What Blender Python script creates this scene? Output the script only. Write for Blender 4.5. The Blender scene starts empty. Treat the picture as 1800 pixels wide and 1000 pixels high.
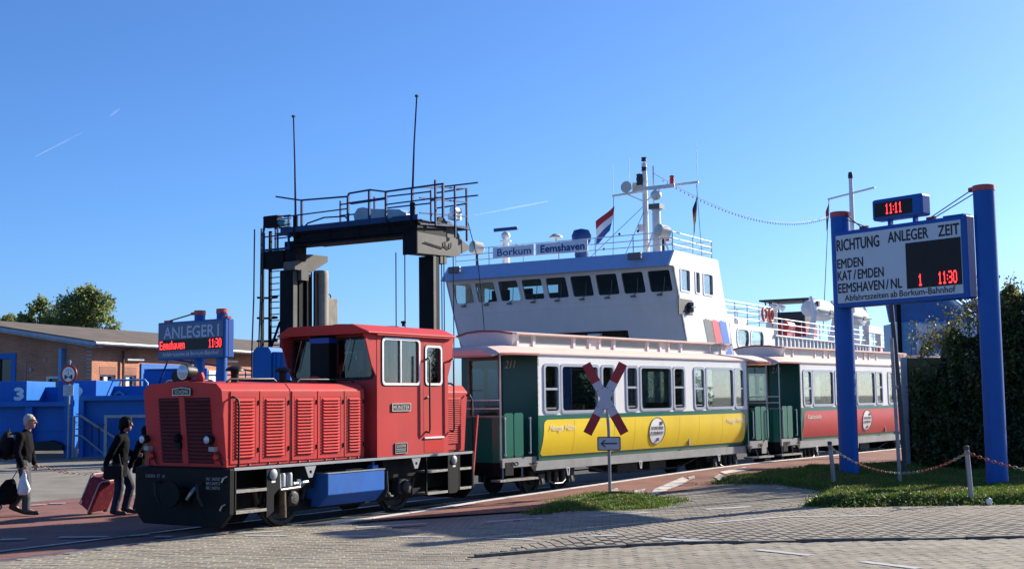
import bpy, bmesh, math, random
import numpy as np
from mathutils import Vector, Matrix

R = math.radians
PI = math.pi
SC = bpy.context.scene
COL = SC.collection
rng = random.Random(7)
nrg = np.random.default_rng(11)

# ---------------------------------------------------------------- camera
CAM_H = 1.9
PITCH, ROLL = 0.0915, -0.0127
cd = bpy.data.cameras.new('camera')
cam = bpy.data.objects.new('camera', cd)
COL.objects.link(cam)
cd.sensor_fit = 'HORIZONTAL'
cd.sensor_width = 36.0
cd.lens = 44.0
cd.clip_start = 0.1
cd.clip_end = 20000
_f = Vector((0, math.cos(PITCH), math.sin(PITCH)))
_u = Vector((0, -math.sin(PITCH), math.cos(PITCH)))
_r = Vector((1, 0, 0))
_r2 = _r * math.cos(ROLL) + _u * math.sin(ROLL)
_u2 = -_r * math.sin(ROLL) + _u * math.cos(ROLL)
cam.matrix_world = Matrix(((_r2.x, _u2.x, -_f.x, 0), (_r2.y, _u2.y, -_f.y, 0), (_r2.z, _u2.z, -_f.z, CAM_H), (0, 0, 0, 1)))
SC.camera = cam

# ---------------------------------------------------------------- sky and sun
SUN_DIR = Vector((0.81, 0.586, 0)).normalized()      # horizontal direction towards the sun
SUN_EL = R(24.5)
SKY_STRENGTH = 0.101
SUN_STRENGTH = 5.0
w = bpy.data.worlds.new('World')
SC.world = w
w.use_nodes = True
nt = w.node_tree
bg = nt.nodes['Background']
sky = nt.nodes.new('ShaderNodeTexSky')
sky.sky_type = 'NISHITA'
sky.sun_disc = False
sky.sun_elevation = SUN_EL
sky.sun_rotation = math.atan2(SUN_DIR.x, SUN_DIR.y)
sky.air_density = 0.8
sky.dust_density = 0.8
sky.ozone_density = 10.0
nt.links.new(sky.outputs[0], bg.inputs[0])
bg.inputs[1].default_value = SKY_STRENGTH
sd = bpy.data.lights.new('sun', 'SUN')
sun = bpy.data.objects.new('sun', sd)
COL.objects.link(sun)
sd.energy = SUN_STRENGTH
sd.angle = R(0.53)
sd.color = (1.0, 0.92, 0.79)
sv = Vector((SUN_DIR.x * math.cos(SUN_EL), SUN_DIR.y * math.cos(SUN_EL), math.sin(SUN_EL)))
sun.rotation_euler = sv.to_track_quat('Z', 'Y').to_euler()
SC.view_settings.view_transform = 'Standard'
SC.view_settings.look = 'None'
SC.view_settings.exposure = 0.95
SC.view_settings.gamma = 1.0
SC.view_settings.use_curve_mapping = False

# ---------------------------------------------------------------- materials
def M(name, col, rough=0.5, metal=0.0, var=0.10, scale=3.0, bump=0.0, bscale=60.0, dirt=0.0, dirtcol=(0.05, 0.04, 0.03), dscale=1.6, spec=0.5, coat=0.0, island=0.0, streak=0.45):
    m = bpy.data.materials.new(name)
    m.use_nodes = True
    n, l = m.node_tree.nodes, m.node_tree.links
    b = n['Principled BSDF']
    b.inputs['Roughness'].default_value = rough
    b.inputs['Metallic'].default_value = metal
    b.inputs['Specular IOR Level'].default_value = spec
    b.inputs['Coat Weight'].default_value = coat
    tc = n.new('ShaderNodeTexCoord')
    geo = n.new('ShaderNodeNewGeometry')
    nz = n.new('ShaderNodeTexNoise')
    nz.inputs['Scale'].default_value = scale
    nz.inputs['Detail'].default_value = 6
    l.new(geo.outputs['Position'], nz.inputs['Vector'])
    hsv = n.new('ShaderNodeHueSaturation')
    hsv.inputs['Color'].default_value = (*col, 1)
    mr = n.new('ShaderNodeMapRange')
    mr.inputs['From Min'].default_value = 0.3
    mr.inputs['From Max'].default_value = 0.7
    mr.inputs['To Min'].default_value = 1 - var
    mr.inputs['To Max'].default_value = 1 + var
    l.new(nz.outputs['Fac'], mr.inputs['Value'])
    val = mr.outputs[0]
    if island:
        m2 = n.new('ShaderNodeMapRange')
        m2.inputs['To Min'].default_value = 1 - island
        m2.inputs['To Max'].default_value = 1 + island
        oi = n.new('ShaderNodeObjectInfo')
        ad = n.new('ShaderNodeMath'); ad.operation = 'ADD'
        fr = n.new('ShaderNodeMath'); fr.operation = 'FRACT'
        l.new(geo.outputs['Random Per Island'], ad.inputs[0])
        l.new(oi.outputs['Random'], ad.inputs[1])
        l.new(ad.outputs[0], fr.inputs[0])
        l.new(fr.outputs[0], m2.inputs['Value'])
        mu = n.new('ShaderNodeMath'); mu.operation = 'MULTIPLY'
        l.new(val, mu.inputs[0]); l.new(m2.outputs[0], mu.inputs[1])
        val = mu.outputs[0]
    l.new(val, hsv.inputs['Value'])
    out = hsv.outputs[0]
    if dirt:
        d = n.new('ShaderNodeTexNoise')
        d.inputs['Scale'].default_value = dscale
        d.inputs['Detail'].default_value = 8
        d.inputs['Roughness'].default_value = 0.65
        mp = n.new('ShaderNodeMapping')
        mp.inputs['Scale'].default_value = (1, 1, streak)
        l.new(geo.outputs['Position'], mp.inputs['Vector'])
        l.new(mp.outputs[0], d.inputs['Vector'])
        r2 = n.new('ShaderNodeMapRange')
        r2.inputs['From Min'].default_value = 0.46
        r2.inputs['From Max'].default_value = 0.78
        r2.inputs['To Max'].default_value = dirt
        l.new(d.outputs['Fac'], r2.inputs['Value'])
        mx = n.new('ShaderNodeMix'); mx.data_type = 'RGBA'
        l.new(r2.outputs[0], mx.inputs['Factor'])
        l.new(out, mx.inputs[6])
        mx.inputs[7].default_value = (*dirtcol, 1)
        out = mx.outputs[2]
    l.new(out, b.inputs['Base Color'])
    if bump:
        bz = n.new('ShaderNodeTexNoise')
        bz.inputs['Scale'].default_value = bscale
        bz.inputs['Detail'].default_value = 5
        l.new(geo.outputs['Position'], bz.inputs['Vector'])
        bp = n.new('ShaderNodeBump')
        bp.inputs['Strength'].default_value = bump
        bp.inputs['Distance'].default_value = 0.02
        l.new(bz.outputs['Fac'], bp.inputs['Height'])
        l.new(bp.outputs[0], b.inputs['Normal'])
    return m

def emit(name, col, strength):
    m = bpy.data.materials.new(name)
    m.use_nodes = True
    b = m.node_tree.nodes['Principled BSDF']
    b.inputs['Base Color'].default_value = (*col, 1)
    b.inputs['Emission Color'].default_value = (*col, 1)
    b.inputs['Emission Strength'].default_value = strength
    b.inputs['Roughness'].default_value = 0.4
    return m

def glass(name, tint=(0.75, 0.82, 0.82), refl=0.12, rough=0.02):
    m = bpy.data.materials.new(name)
    m.use_nodes = True
    n, l = m.node_tree.nodes, m.node_tree.links
    n.remove(n['Principled BSDF'])
    o = n['Material Output']
    t = n.new('ShaderNodeBsdfTransparent'); t.inputs[0].default_value = (*tint, 1)
    gl = n.new('ShaderNodeBsdfGlossy'); gl.inputs['Roughness'].default_value = rough
    gl.inputs[0].default_value = (0.95, 0.95, 0.95, 1)
    lw = n.new('ShaderNodeLayerWeight'); lw.inputs[0].default_value = 0.22
    mr = n.new('ShaderNodeMapRange')
    mr.inputs['To Min'].default_value = refl
    mr.inputs['To Max'].default_value = 0.55
    l.new(lw.outputs['Fresnel'], mr.inputs['Value'])
    mx = n.new('ShaderNodeMixShader')
    l.new(mr.outputs[0], mx.inputs[0]); l.new(t.outputs[0], mx.inputs[1]); l.new(gl.outputs[0], mx.inputs[2])
    l.new(mx.outputs[0], o.inputs[0])
    return m

def brick(name, c1, c2, mortar, bw=0.21, bh=0.07, ms=0.010, bump=0.5, plane='xz', rot=0.0, dirt=0.35, rough=0.85, offset=0.5, coord='Object'):
    """brick pattern in metres on an object-space plane"""
    m = bpy.data.materials.new(name)
    m.use_nodes = True
    n, l = m.node_tree.nodes, m.node_tree.links
    b = n['Principled BSDF']
    b.inputs['Roughness'].default_value = rough
    b.inputs['Specular IOR Level'].default_value = 0.25
    tc = n.new('ShaderNodeTexCoord')
    sp = n.new('ShaderNodeSeparateXYZ'); cb = n.new('ShaderNodeCombineXYZ')
    l.new(tc.outputs[coord], sp.inputs[0])
    l.new(sp.outputs['XYZ'.index(plane[0].upper())], cb.inputs[0])
    l.new(sp.outputs['XYZ'.index(plane[1].upper())], cb.inputs[1])
    mp = n.new('ShaderNodeMapping'); mp.inputs['Rotation'].default_value = (0, 0, rot)
    l.new(cb.outputs[0], mp.inputs['Vector'])
    bt = n.new('ShaderNodeTexBrick')
    bt.offset = offset
    bt.inputs['Scale'].default_value = 1.0
    bt.inputs['Brick Width'].default_value = bw
    bt.inputs['Row Height'].default_value = bh
    bt.inputs['Mortar Size'].default_value = ms
    bt.inputs['Mortar Smooth'].default_value = 0.2
    bt.inputs['Color1'].default_value = (*c1, 1)
    bt.inputs['Color2'].default_value = (*c2, 1)
    bt.inputs['Mortar'].default_value = (*mortar, 1)
    l.new(mp.outputs[0], bt.inputs['Vector'])
    geo = n.new('ShaderNodeNewGeometry')
    nz = n.new('ShaderNodeTexNoise'); nz.inputs['Scale'].default_value = 0.9; nz.inputs['Detail'].default_value = 8
    l.new(geo.outputs['Position'], nz.inputs['Vector'])
    mr = n.new('ShaderNodeMapRange')
    mr.inputs['From Min'].default_value = 0.3; mr.inputs['From Max'].default_value = 0.75
    mr.inputs['To Min'].default_value = 1.15; mr.inputs['To Max'].default_value = 1 - dirt
    l.new(nz.outputs['Fac'], mr.inputs['Value'])
    n2 = n.new('ShaderNodeTexNoise'); n2.inputs['Scale'].default_value = 45; n2.inputs['Detail'].default_value = 4
    l.new(geo.outputs['Position'], n2.inputs['Vector'])
    m3 = n.new('ShaderNodeMapRange')
    m3.inputs['From Min'].default_value = 0.3; m3.inputs['From Max'].default_value = 0.7
    m3.inputs['To Min'].default_value = 0.8; m3.inputs['To Max'].default_value = 1.2
    l.new(n2.outputs['Fac'], m3.inputs['Value'])
    mu = n.new('ShaderNodeMath'); mu.operation = 'MULTIPLY'
    l.new(mr.outputs[0], mu.inputs[0]); l.new(m3.outputs[0], mu.inputs[1])
    hs = n.new('ShaderNodeHueSaturation')
    l.new(bt.outputs['Color'], hs.inputs['Color']); l.new(mu.outputs[0], hs.inputs['Value'])
    l.new(hs.outputs[0], b.inputs['Base Color'])
    bp = n.new('ShaderNodeBump'); bp.inputs['Strength'].default_value = bump; bp.inputs['Distance'].default_value = 0.01
    iv = n.new('ShaderNodeMath'); iv.operation = 'SUBTRACT'; iv.inputs[0].default_value = 1
    l.new(bt.outputs['Fac'], iv.inputs[1])
    l.new(iv.outputs[0], bp.inputs['Height']); l.new(bp.outputs[0], b.inputs['Normal'])
    return m

def leafmat(name, c1, c2, rough=0.55, trans=0.35, dry=None):
    m = bpy.data.materials.new(name)
    m.use_nodes = True
    n, l = m.node_tree.nodes, m.node_tree.links
    b = n['Principled BSDF']
    o = n['Material Output']
    b.inputs['Roughness'].default_value = rough
    b.inputs['Specular IOR Level'].default_value = 0.3
    geo = n.new('ShaderNodeNewGeometry')
    mx = n.new('ShaderNodeMix'); mx.data_type = 'RGBA'
    l.new(geo.outputs['Random Per Island'], mx.inputs['Factor'])
    mx.inputs[6].default_value = (*c1, 1); mx.inputs[7].default_value = (*c2, 1)
    l.new(mx.outputs[2], b.inputs['Base Color'])
    if dry:
        nz = n.new('ShaderNodeTexNoise'); nz.inputs['Scale'].default_value = 1.3; nz.inputs['Detail'].default_value = 4
        l.new(geo.outputs['Position'], nz.inputs['Vector'])
        mr = n.new('ShaderNodeMapRange'); mr.inputs['From Min'].default_value = .48; mr.inputs['From Max'].default_value = .68; mr.inputs['To Max'].default_value = .85
        l.new(nz.outputs['Fac'], mr.inputs['Value'])
        m2 = n.new('ShaderNodeMix'); m2.data_type = 'RGBA'
        l.new(mr.outputs[0], m2.inputs['Factor']); l.new(mx.outputs[2], m2.inputs[6]); m2.inputs[7].default_value = (*dry, 1)
        l.new(m2.outputs[2], b.inputs['Base Color']); mx = m2
    tr = n.new('ShaderNodeBsdfTranslucent')
    l.new(mx.outputs[2], tr.inputs[0])
    ms = n.new('ShaderNodeMixShader'); ms.inputs[0].default_value = trans
    l.new(b.outputs[0], ms.inputs[1]); l.new(tr.outputs[0], ms.inputs[2])
    l.new(ms.outputs[0], o.inputs[0])
    return m

# ---------------------------------------------------------------- mesh helpers
class MB:
    def __init__(s):
        s.v, s.f, s.mi = [], [], []
    def add(s, vs, fs, mi=0):
        o = len(s.v)
        s.v += [tuple(map(float, p)) for p in vs]
        s.f += [tuple(i + o for i in f) for f in fs]
        s.mi += [mi] * len(fs)
        return s
    def hexa(s, p, mi=0):
        return s.add(p, [(0, 3, 2, 1), (4, 5, 6, 7), (0, 1, 5, 4), (1, 2, 6, 5), (2, 3, 7, 6), (3, 0, 4, 7)], mi)
    def box(s, x0, x1, y0, y1, z0, z1, mi=0):
        if x0 > x1: x0, x1 = x1, x0
        if y0 > y1: y0, y1 = y1, y0
        if z0 > z1: z0, z1 = z1, z0
        return s.hexa([(x0, y0, z0), (x1, y0, z0), (x1, y1, z0), (x0, y1, z0), (x0, y0, z1), (x1, y0, z1), (x1, y1, z1), (x0, y1, z1)], mi)
    def bar(s, p, q, wd, ht=None, mi=0, up=(0, 0, 1)):
        ht = wd if ht is None else ht
        p, q = Vector(p), Vector(q)
        d = (q - p).normalized(); u = Vector(up)
        if abs(d.dot(u)) > 0.98: u = Vector((1, 0, 0)) if abs(d.x) < 0.9 else Vector((0, 1, 0))
        a = d.cross(u).normalized() * (wd / 2); b = a.cross(d).normalized() * (ht / 2)
        return s.hexa([p - a - b, p + a - b, p + a + b, p - a + b, q - a - b, q + a - b, q + a + b, q - a + b][0:4] + [q - a - b, q + a - b, q + a + b, q - a + b], mi)
    def tube(s, pts, r, n=8, mi=0, cap=True, closed=False):
        P = [Vector(p) for p in pts]; k = len(P)
        rs = r if isinstance(r, (list, tuple)) else [r] * k
        T = []
        for i in range(k):
            a = P[(i - 1) % k] if (i or closed) else P[i]
            b = P[(i + 1) % k] if (i < k - 1 or closed) else P[i]
            T.append((b - a).normalized())
        u = Vector((0, 0, 1)) if abs(T[0].z) < 0.9 else Vector((1, 0, 0))
        a = T[0].cross(u).normalized()
        vs = []
        for i in range(k):
            a = (a - T[i] * a.dot(T[i]))
            a = a.normalized() if a.length > 1e-6 else T[i].orthogonal().normalized()
            b = T[i].cross(a)
            for j in range(n):
                t = 2 * PI * j / n
                vs.append(P[i] + (a * math.cos(t) + b * math.sin(t)) * rs[i])
        fs = []
        for i in range(k if closed else k - 1):
            i2 = (i + 1) % k
            for j in range(n):
                fs.append((i * n + j, i * n + (j + 1) % n, i2 * n + (j + 1) % n, i2 * n + j))
        if cap and not closed:
            fs.append(tuple(range(n - 1, -1, -1))); fs.append(tuple((k - 1) * n + j for j in range(n)))
        return s.add(vs, fs, mi)
    def cyl(s, p, q, r, r2=None, n=16, mi=0):
        return s.tube([p, q], [r, r if r2 is None else r2], n, mi)
    def lathe(s, prof, c=(0, 0, 0), n=20, mi=0, axis='z'):
        vs, fs = [], []
        for (r, z) in prof:
            for j in range(n):
                t = 2 * PI * j / n
                a, b = r * math.cos(t), r * math.sin(t)
                p = {'z': (a, b, z), 'x': (z, a, b), 'y': (b, z, a)}[axis]
                vs.append((c[0] + p[0], c[1] + p[1], c[2] + p[2]))
        k = len(prof)
        for i in range(k - 1):
            for j in range(n):
                fs.append((i * n + j, i * n + (j + 1) % n, (i + 1) * n + (j + 1) % n, (i + 1) * n + j))
        fs.append(tuple(range(n - 1, -1, -1))); fs.append(tuple((k - 1) * n + j for j in range(n)))
        return s.add(vs, fs, mi)
    def prism(s, poly, d0, d1, axis='x', mi=0):
        """poly of 2D points: axis x -> (y,z); axis y -> (x,z); axis z -> (x,y)"""
        def mk(p, d): return {'x': (d, p[0], p[1]), 'y': (p[0], d, p[1]), 'z': (p[0], p[1], d)}[axis]
        n = len(poly)
        vs = [mk(p, d0) for p in poly] + [mk(p, d1) for p in poly]
        fs = [tuple(range(n - 1, -1, -1)), tuple(range(n, 2 * n))] + [(i, (i + 1) % n, n + (i + 1) % n, n + i) for i in range(n)]
        return s.add(vs, fs, mi)
    def ball(s, c, r, n=12, m=8, mi=0):
        r = (r, r, r) if not isinstance(r, (tuple, list)) else r
        vs = [(c[0], c[1], c[2] + r[2])]
        for i in range(1, m):
            t = PI * i / m
            for j in range(n):
                p = 2 * PI * j / n
                vs.append((c[0] + r[0] * math.sin(t) * math.cos(p), c[1] + r[1] * math.sin(t) * math.sin(p), c[2] + r[2] * math.cos(t)))
        vs.append((c[0], c[1], c[2] - r[2]))
        fs = [(0, 1 + j, 1 + (j + 1) % n) for j in range(n)]
        for i in range(m - 2):
            for j in range(n):
                a = 1 + i * n
                fs.append((a + j, a + n + j, a + n + (j + 1) % n, a + (j + 1) % n))
        a = 1 + (m - 2) * n; L = len(vs) - 1
        fs += [(a + j, L, a + (j + 1) % n) for j in range(n)]
        return s.add(vs, fs, mi)
    def ring(s, outer, inner, d0, d1, fn, mi=0):
        """closed ring between two outlines with equal point counts; fn(a,b,d)->xyz"""
        n = len(outer)
        vs = [fn(*p, d0) for p in outer] + [fn(*p, d0) for p in inner] + [fn(*p, d1) for p in outer] + [fn(*p, d1) for p in inner]
        fs = []
        for i in range(n):
            j = (i + 1) % n
            fs += [(i, j, n + j, n + i), (2 * n + i, 3 * n + i, 3 * n + j, 2 * n + j), (i, 2 * n + i, 2 * n + j, j), (n + i, n + j, 3 * n + j, 3 * n + i)]
        return s.add(vs, fs, mi)
    def wall(s, a0, a1, b0, b1, holes, fn, d0, d1, mi=0):
        """flat wall with rectangular holes (a0,a1,b0,b1); fn(a,b,d)->xyz"""
        A = sorted({a0, a1, *[h[0] for h in holes], *[h[1] for h in holes]})
        B = sorted({b0, b1, *[h[2] for h in holes], *[h[3] for h in holes]})
        for i in range(len(A) - 1):
            for j in range(len(B) - 1):
                ca, cb = (A[i] + A[i + 1]) / 2, (B[j] + B[j + 1]) / 2
                if any(h[0] < ca < h[1] and h[2] < cb < h[3] for h in holes): continue
                q = [(A[i], B[j]), (A[i + 1], B[j]), (A[i + 1], B[j + 1]), (A[i], B[j + 1])]
                s.hexa([fn(*p, d0) for p in q] + [fn(*p, d1) for p in q], mi)
        return s
    def mesh(s, name, smooth=False):
        me = bpy.data.meshes.new(name)
        me.from_pydata(s.v, [], s.f)
        me.polygons.foreach_set('material_index', s.mi)
        bm = bmesh.new(); bm.from_mesh(me)
        bmesh.ops.recalc_face_normals(bm, faces=bm.faces)
        bm.to_mesh(me); bm.free()
        if smooth:
            me.polygons.foreach_set('use_smooth', [True] * len(me.polygons))
            me.set_sharp_from_angle(angle=R(38))
        me.update()
        return me
    def build(s, name, mat, parent=None, smooth=False, bevel=0.0, loc=None, rot=None):
        me = s.mesh(name, smooth)
        for m in (mat if isinstance(mat, (list, tuple)) else [mat]): me.materials.append(m)
        o = link(name, me, parent, loc, rot)
        if bevel:
            b = o.modifiers.new('bevel', 'BEVEL'); b.width = bevel; b.segments = 2; b.limit_method = 'ANGLE'; b.angle_limit = R(40)
        return o

def link(name, data, parent=None, loc=None, rot=None):
    o = bpy.data.objects.new(name, data)
    COL.objects.link(o)
    if parent: o.parent = parent
    if loc is not None: o.location = loc
    if rot is not None: o.rotation_euler = rot
    return o

def tag(o, label=None, cat=None, group=None, kind=None):
    if label: o['label'] = label
    if cat: o['category'] = cat
    if group: o['group'] = group
    if kind: o['kind'] = kind
    return o

def thing(name, label, cat, loc=(0, 0, 0), rz=0.0, group=None):
    return tag(link(name, None, None, loc, (0, 0, rz)), label, cat, group)

def copy_tree(o, parent=None):
    c = o.copy(); COL.objects.link(c); c.parent = parent
    for ch in list(o.children): copy_tree(ch, c)
    return c

def rrect(a0, a1, b0, b1, r, n=5):
    pts = []
    for (ca, cb, t0) in ((a1 - r, b1 - r, 0), (a0 + r, b1 - r, 90), (a0 + r, b0 + r, 180), (a1 - r, b0 + r, 270)):
        for k in range(n):
            t = R(t0 + 90 * k / (n - 1)); pts.append((ca + r * math.cos(t), cb + r * math.sin(t)))
    return pts

def sheet(name, pts, mat, kind=None, parent=None):
    o = MB().add(pts, [tuple(range(len(pts)))]).build(name, mat, parent)
    if kind: o['kind'] = kind
    return o

def text_mesh(body, height, width=None, bold=0.0, shear=0.0, depth=0.0, spacing=1.0):
    cu = bpy.data.curves.new('t', 'FONT')
    cu.body = body; cu.size = 1.0; cu.offset = 0; cu.shear = shear; cu.extrude = depth; cu.space_character = spacing
    cu.resolution_u = 3
    to = bpy.data.objects.new('t', cu)
    COL.objects.link(to)
    bpy.context.view_layer.update()
    me = bpy.data.meshes.new_from_object(to.evaluated_get(bpy.context.evaluated_depsgraph_get()))
    bpy.data.objects.remove(to); bpy.data.curves.remove(cu)
    co = np.empty(len(me.vertices) * 3); me.vertices.foreach_get('co', co); co = co.reshape(-1, 3)
    cap = 0.70   # cap height of the built-in font at size 1
    mn, mx = co.min(0), co.max(0)
    sy = height / cap
    sx = sy if width is None else width / (mx[0] - mn[0])
    co[:, 0] = (co[:, 0] - mn[0]) * sx
    co[:, 1] *= sy
    me.vertices.foreach_set('co', co.ravel()); me.update()
    if bold:      # heavier strokes: shifted copies, each a hair behind the other
        bm = bmesh.new()
        for k, (dx, dy) in enumerate(((0, 0), (bold, 0), (-bold, 0), (0, bold), (0, -bold))):
            m2 = me.copy()
            for v in m2.vertices: v.co.x += dx * height; v.co.y += dy * height; v.co.z -= .0006 * k
            bm.from_mesh(m2); bpy.data.meshes.remove(m2)
        bm.to_mesh(me); bm.free()
    return me

def text(name, body, mat, parent, loc, rot, height, width=None, center=False, **k):
    me = text_mesh(body, height, width, **k)
    me.name = name
    me.materials.clear(); me.materials.append(mat)
    o = link(name, me, parent, loc, rot)
    if center:
        wd = max(v.co.x for v in me.vertices)
        for v in me.vertices: v.co.x -= wd / 2
    return o

def text_words(name, body, mat, parent, loc, rot, height, width, **k):
    """one object per word, together fitted to the given width (words run along local x)"""
    ws = [(t, text_mesh(t, height)) for t in body.split(' ')]
    wd = [max(v.co.x for v in m.vertices) for _, m in ws]
    for _, m in ws: bpy.data.meshes.remove(m)
    sp = .42 * height; s = width / (sum(wd) + sp * (len(ws) - 1)); x = 0
    for (t, _), w_ in zip(ws, wd):
        text(name, t, mat, parent, (loc[0] + x * s, loc[1], loc[2]), rot, height, w_ * s, **k); x += w_ + sp

FONT = {'0': '01110 10001 10001 10001 10001 10001 01110', '1': '00100 01100 00100 00100 00100 00100 01110', '3': '11110 00001 00001 01110 00001 00001 11110',
        ':': '0 0 1 0 1 0 0', ' ': '000 000 000 000 000 000 000', 'E': '11111 10000 10000 11110 10000 10000 11111', 'e': '00000 00000 01110 10001 11111 10000 01110',
        'm': '00000 00000 11010 10101 10101 10101 10101', 's': '0000 0000 0111 1000 0110 0001 1110', 'h': '1000 1000 1110 1001 1001 1001 1001',
        'a': '0000 0000 0110 0001 0111 1001 0111', 'v': '00000 00000 10001 10001 10001 01010 00100', 'n': '0000 0000 1110 1001 1001 1001 1001'}
def led(name, body, mat, parent, x0, z0, width, height, y):
    """dot-matrix lettering in the xz plane facing -y"""
    wid = [len(FONT[ch].split()[0]) for ch in body]
    px, pz = width / (sum(wid) + len(body) - 1), height / 7
    i0 = 0
    for ch, n in zip(body, wid):
        rows = FONT[ch].split(); mb = MB()
        for i in range(n):
            for j in range(7):
                if rows[j][i] == '1':
                    xa = x0 + (i0 + i) * px; za = z0 + (6 - j) * pz
                    mb.box(xa + px * .06, xa + px * .94, y - .004, y, za + pz * .06, za + pz * .94)
        mb.build(name, mat, parent)
        i0 += n + 1

def leafcloud(name, P, size, mat, parent=None, aspect=1.7, jitter=0.4, up=0.0):
    P = np.asarray(P, float); n = len(P)
    d = nrg.normal(size=(n, 3)); d[:, 2] += up; d /= np.linalg.norm(d, axis=1)[:, None]
    e = nrg.normal(size=(n, 3)); e -= d * (e * d).sum(1)[:, None]; e /= np.linalg.norm(e, axis=1)[:, None]
    s = size * (1 + jitter * nrg.uniform(-1, 1, size=(n, 1)))
    nn = np.cross(d, e)
    V = np.empty((n, 4, 3))
    V[:, 0] = P - d * s * aspect / 2
    V[:, 1] = P + e * s / 2 + nn * s * .18
    V[:, 2] = P + d * s * aspect / 2
    V[:, 3] = P - e * s / 2 + nn * s * .18
    me = bpy.data.meshes.new(name)
    me.vertices.add(n * 4); me.vertices.foreach_set('co', V.ravel())
    me.loops.add(n * 4); me.loops.foreach_set('vertex_index', np.arange(n * 4, dtype=np.int32))
    me.polygons.add(n); me.polygons.foreach_set('loop_start', np.arange(0, n * 4, 4, dtype=np.int32))
    me.update(calc_edges=True); me.validate()
    me.materials.append(mat)
    return link(name, me, parent)

def catenary(p, q, sag, n=16):
    p, q = Vector(p), Vector(q)
    return [p.lerp(q, i / n) - Vector((0, 0, 4 * sag * (i / n) * (1 - i / n))) for i in range(n + 1)]

# ================================================================ material palette
m_beige = M('paver_beige', (0.30, 0.262, 0.20), 0.9, var=.16, scale=14, bump=.2, bscale=90, dirt=.65, dirtcol=(.13, .11, .085), dscale=.6, spec=.25, island=.14)
m_beige_ramp = M('paver_ramp', (0.29, 0.25, 0.195), 0.9, var=.16, scale=14, bump=.35, bscale=90, dirt=.3, dirtcol=(.10, .09, .08), dscale=.8, spec=.25, island=.10)
m_joint = M('joint_sand', (0.075, 0.07, 0.06), 0.95, var=.3, scale=20)
m_beige_far = brick('paving_far', (.30, .27, .215), (.25, .225, .18), (.12, .11, .095), .22, .11, .008, .4, 'xy', R(4), .3)
m_red_pave = brick('brick_red_paving', (.29, .125, .09), (.22, .09, .065), (.13, .10, .08), .21, .105, .008, .5, 'xy', R(33), .35)
m_red_far = brick('brick_red_walk', (.29, .125, .10), (.23, .10, .08), (.15, .11, .09), .21, .105, .008, .5, 'xy', R(4), .3)
m_asphalt = M('asphalt', (.05, .05, .055), .9, var=.25, scale=4, bump=.5, bscale=150)
m_ballast = M('track_bed', (.055, .05, .045), .95, var=.5, scale=25, bump=.9, bscale=40)
m_paint = M('white_road_paint', (.46, .46, .46), .8, var=.2, scale=9, bump=.2, bscale=120, dirt=1.0, dirtcol=(.30, .27, .215), dscale=9)
m_paint_worn = M('worn_white_paint', (.55, .52, .48), .85, var=.3, scale=6, dirt=1.6, dirtcol=(.25, .11, .08), dscale=4)
m_kerb = M('white_kerb_stone', (.62, .60, .55), .8, var=.15, scale=4, bump=.3, dirt=.4, dirtcol=(.2, .18, .15), dscale=3)
m_steel = M('rail_steel', (.35, .34, .33), .35, 1.0, var=.2, scale=8)
m_darkiron = M('dark_iron', (.05, .047, .044), .7, .3, var=.3, scale=10, bump=.3)
m_kerbdk = M('sunken_kerb_stone', (.11, .105, .095), .9, var=.35, scale=12, bump=.4)
m_grass = leafmat('grass_blades', (.065, .13, .016), (.16, .22, .035), .5, .35, dry=(.17, .15, .05))
m_soil = M('mound_soil', (.045, .05, .022), .95, var=.4, scale=9, bump=.8, bscale=30)

# ================================================================ track geometry
LA, CA = 0.583, 0.678
LO = Vector((-4.88, 18.84, 0)); LAX = Vector((math.sin(LA), math.cos(LA), 0)); LN = Vector((math.cos(LA), -math.sin(LA), 0))
CAX = Vector((math.sin(CA), math.cos(CA), 0)); CN = Vector((math.cos(CA), -math.sin(CA), 0))
CO = LO + LAX * 6.4

def sstep(t):
    t = max(0.0, min(1.0, t)); return t * t * (3 - 2 * t)

def track_pt(s, v, z=0.0):
    """point at distance s along the line (0 = locomotive front) and v to its right"""
    t = sstep((s - 4.5) / 4.0)
    a = LO + LAX * s + LN * v
    b = CO + CAX * (s - 6.4) + CN * v
    p = a.lerp(b, t)
    return Vector((p.x, p.y, z))

def sv_of(x, y):
    d = Vector((x, y, 0)) - LO; s1, v1 = d.dot(LAX), d.dot(LN)
    d = Vector((x, y, 0)) - CO; s2, v2 = d.dot(CAX) + 6.4, d.dot(CN)
    t = sstep((s1 - 4.5) / 4.0)
    return s1 + (s2 - s1) * t, v1 + (v2 - v1) * t

def hgt(x, y):
    s, v = sv_of(x, y)
    if v < 1.02: return 0.0
    return 0.24 * sstep((s - 2) / 16) * (1 - sstep((v - 3.5) / 4))

def strip(name, s0, s1, ds, vfun, mat, z=None, dz=0.0, nv=6, kind='structure'):
    mb = MB(); n = int((s1 - s0) / ds) + 1
    for i in range(n + 1):
        s = s0 + (s1 - s0) * i / n
        va, vb = vfun(s)
        for j in range(nv + 1):
            p = track_pt(s, va + (vb - va) * j / nv)
            mb.v.append((p.x, p.y, (hgt(p.x, p.y) if z is None else z) + dz))
    for i in range(n):
        for j in range(nv):
            a = i * (nv + 1) + j
            mb.f.append((a, a + 1, a + nv + 2, a + nv + 1)); mb.mi.append(0)
    o = mb.build(name, mat)
    o['kind'] = kind
    return o

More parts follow.
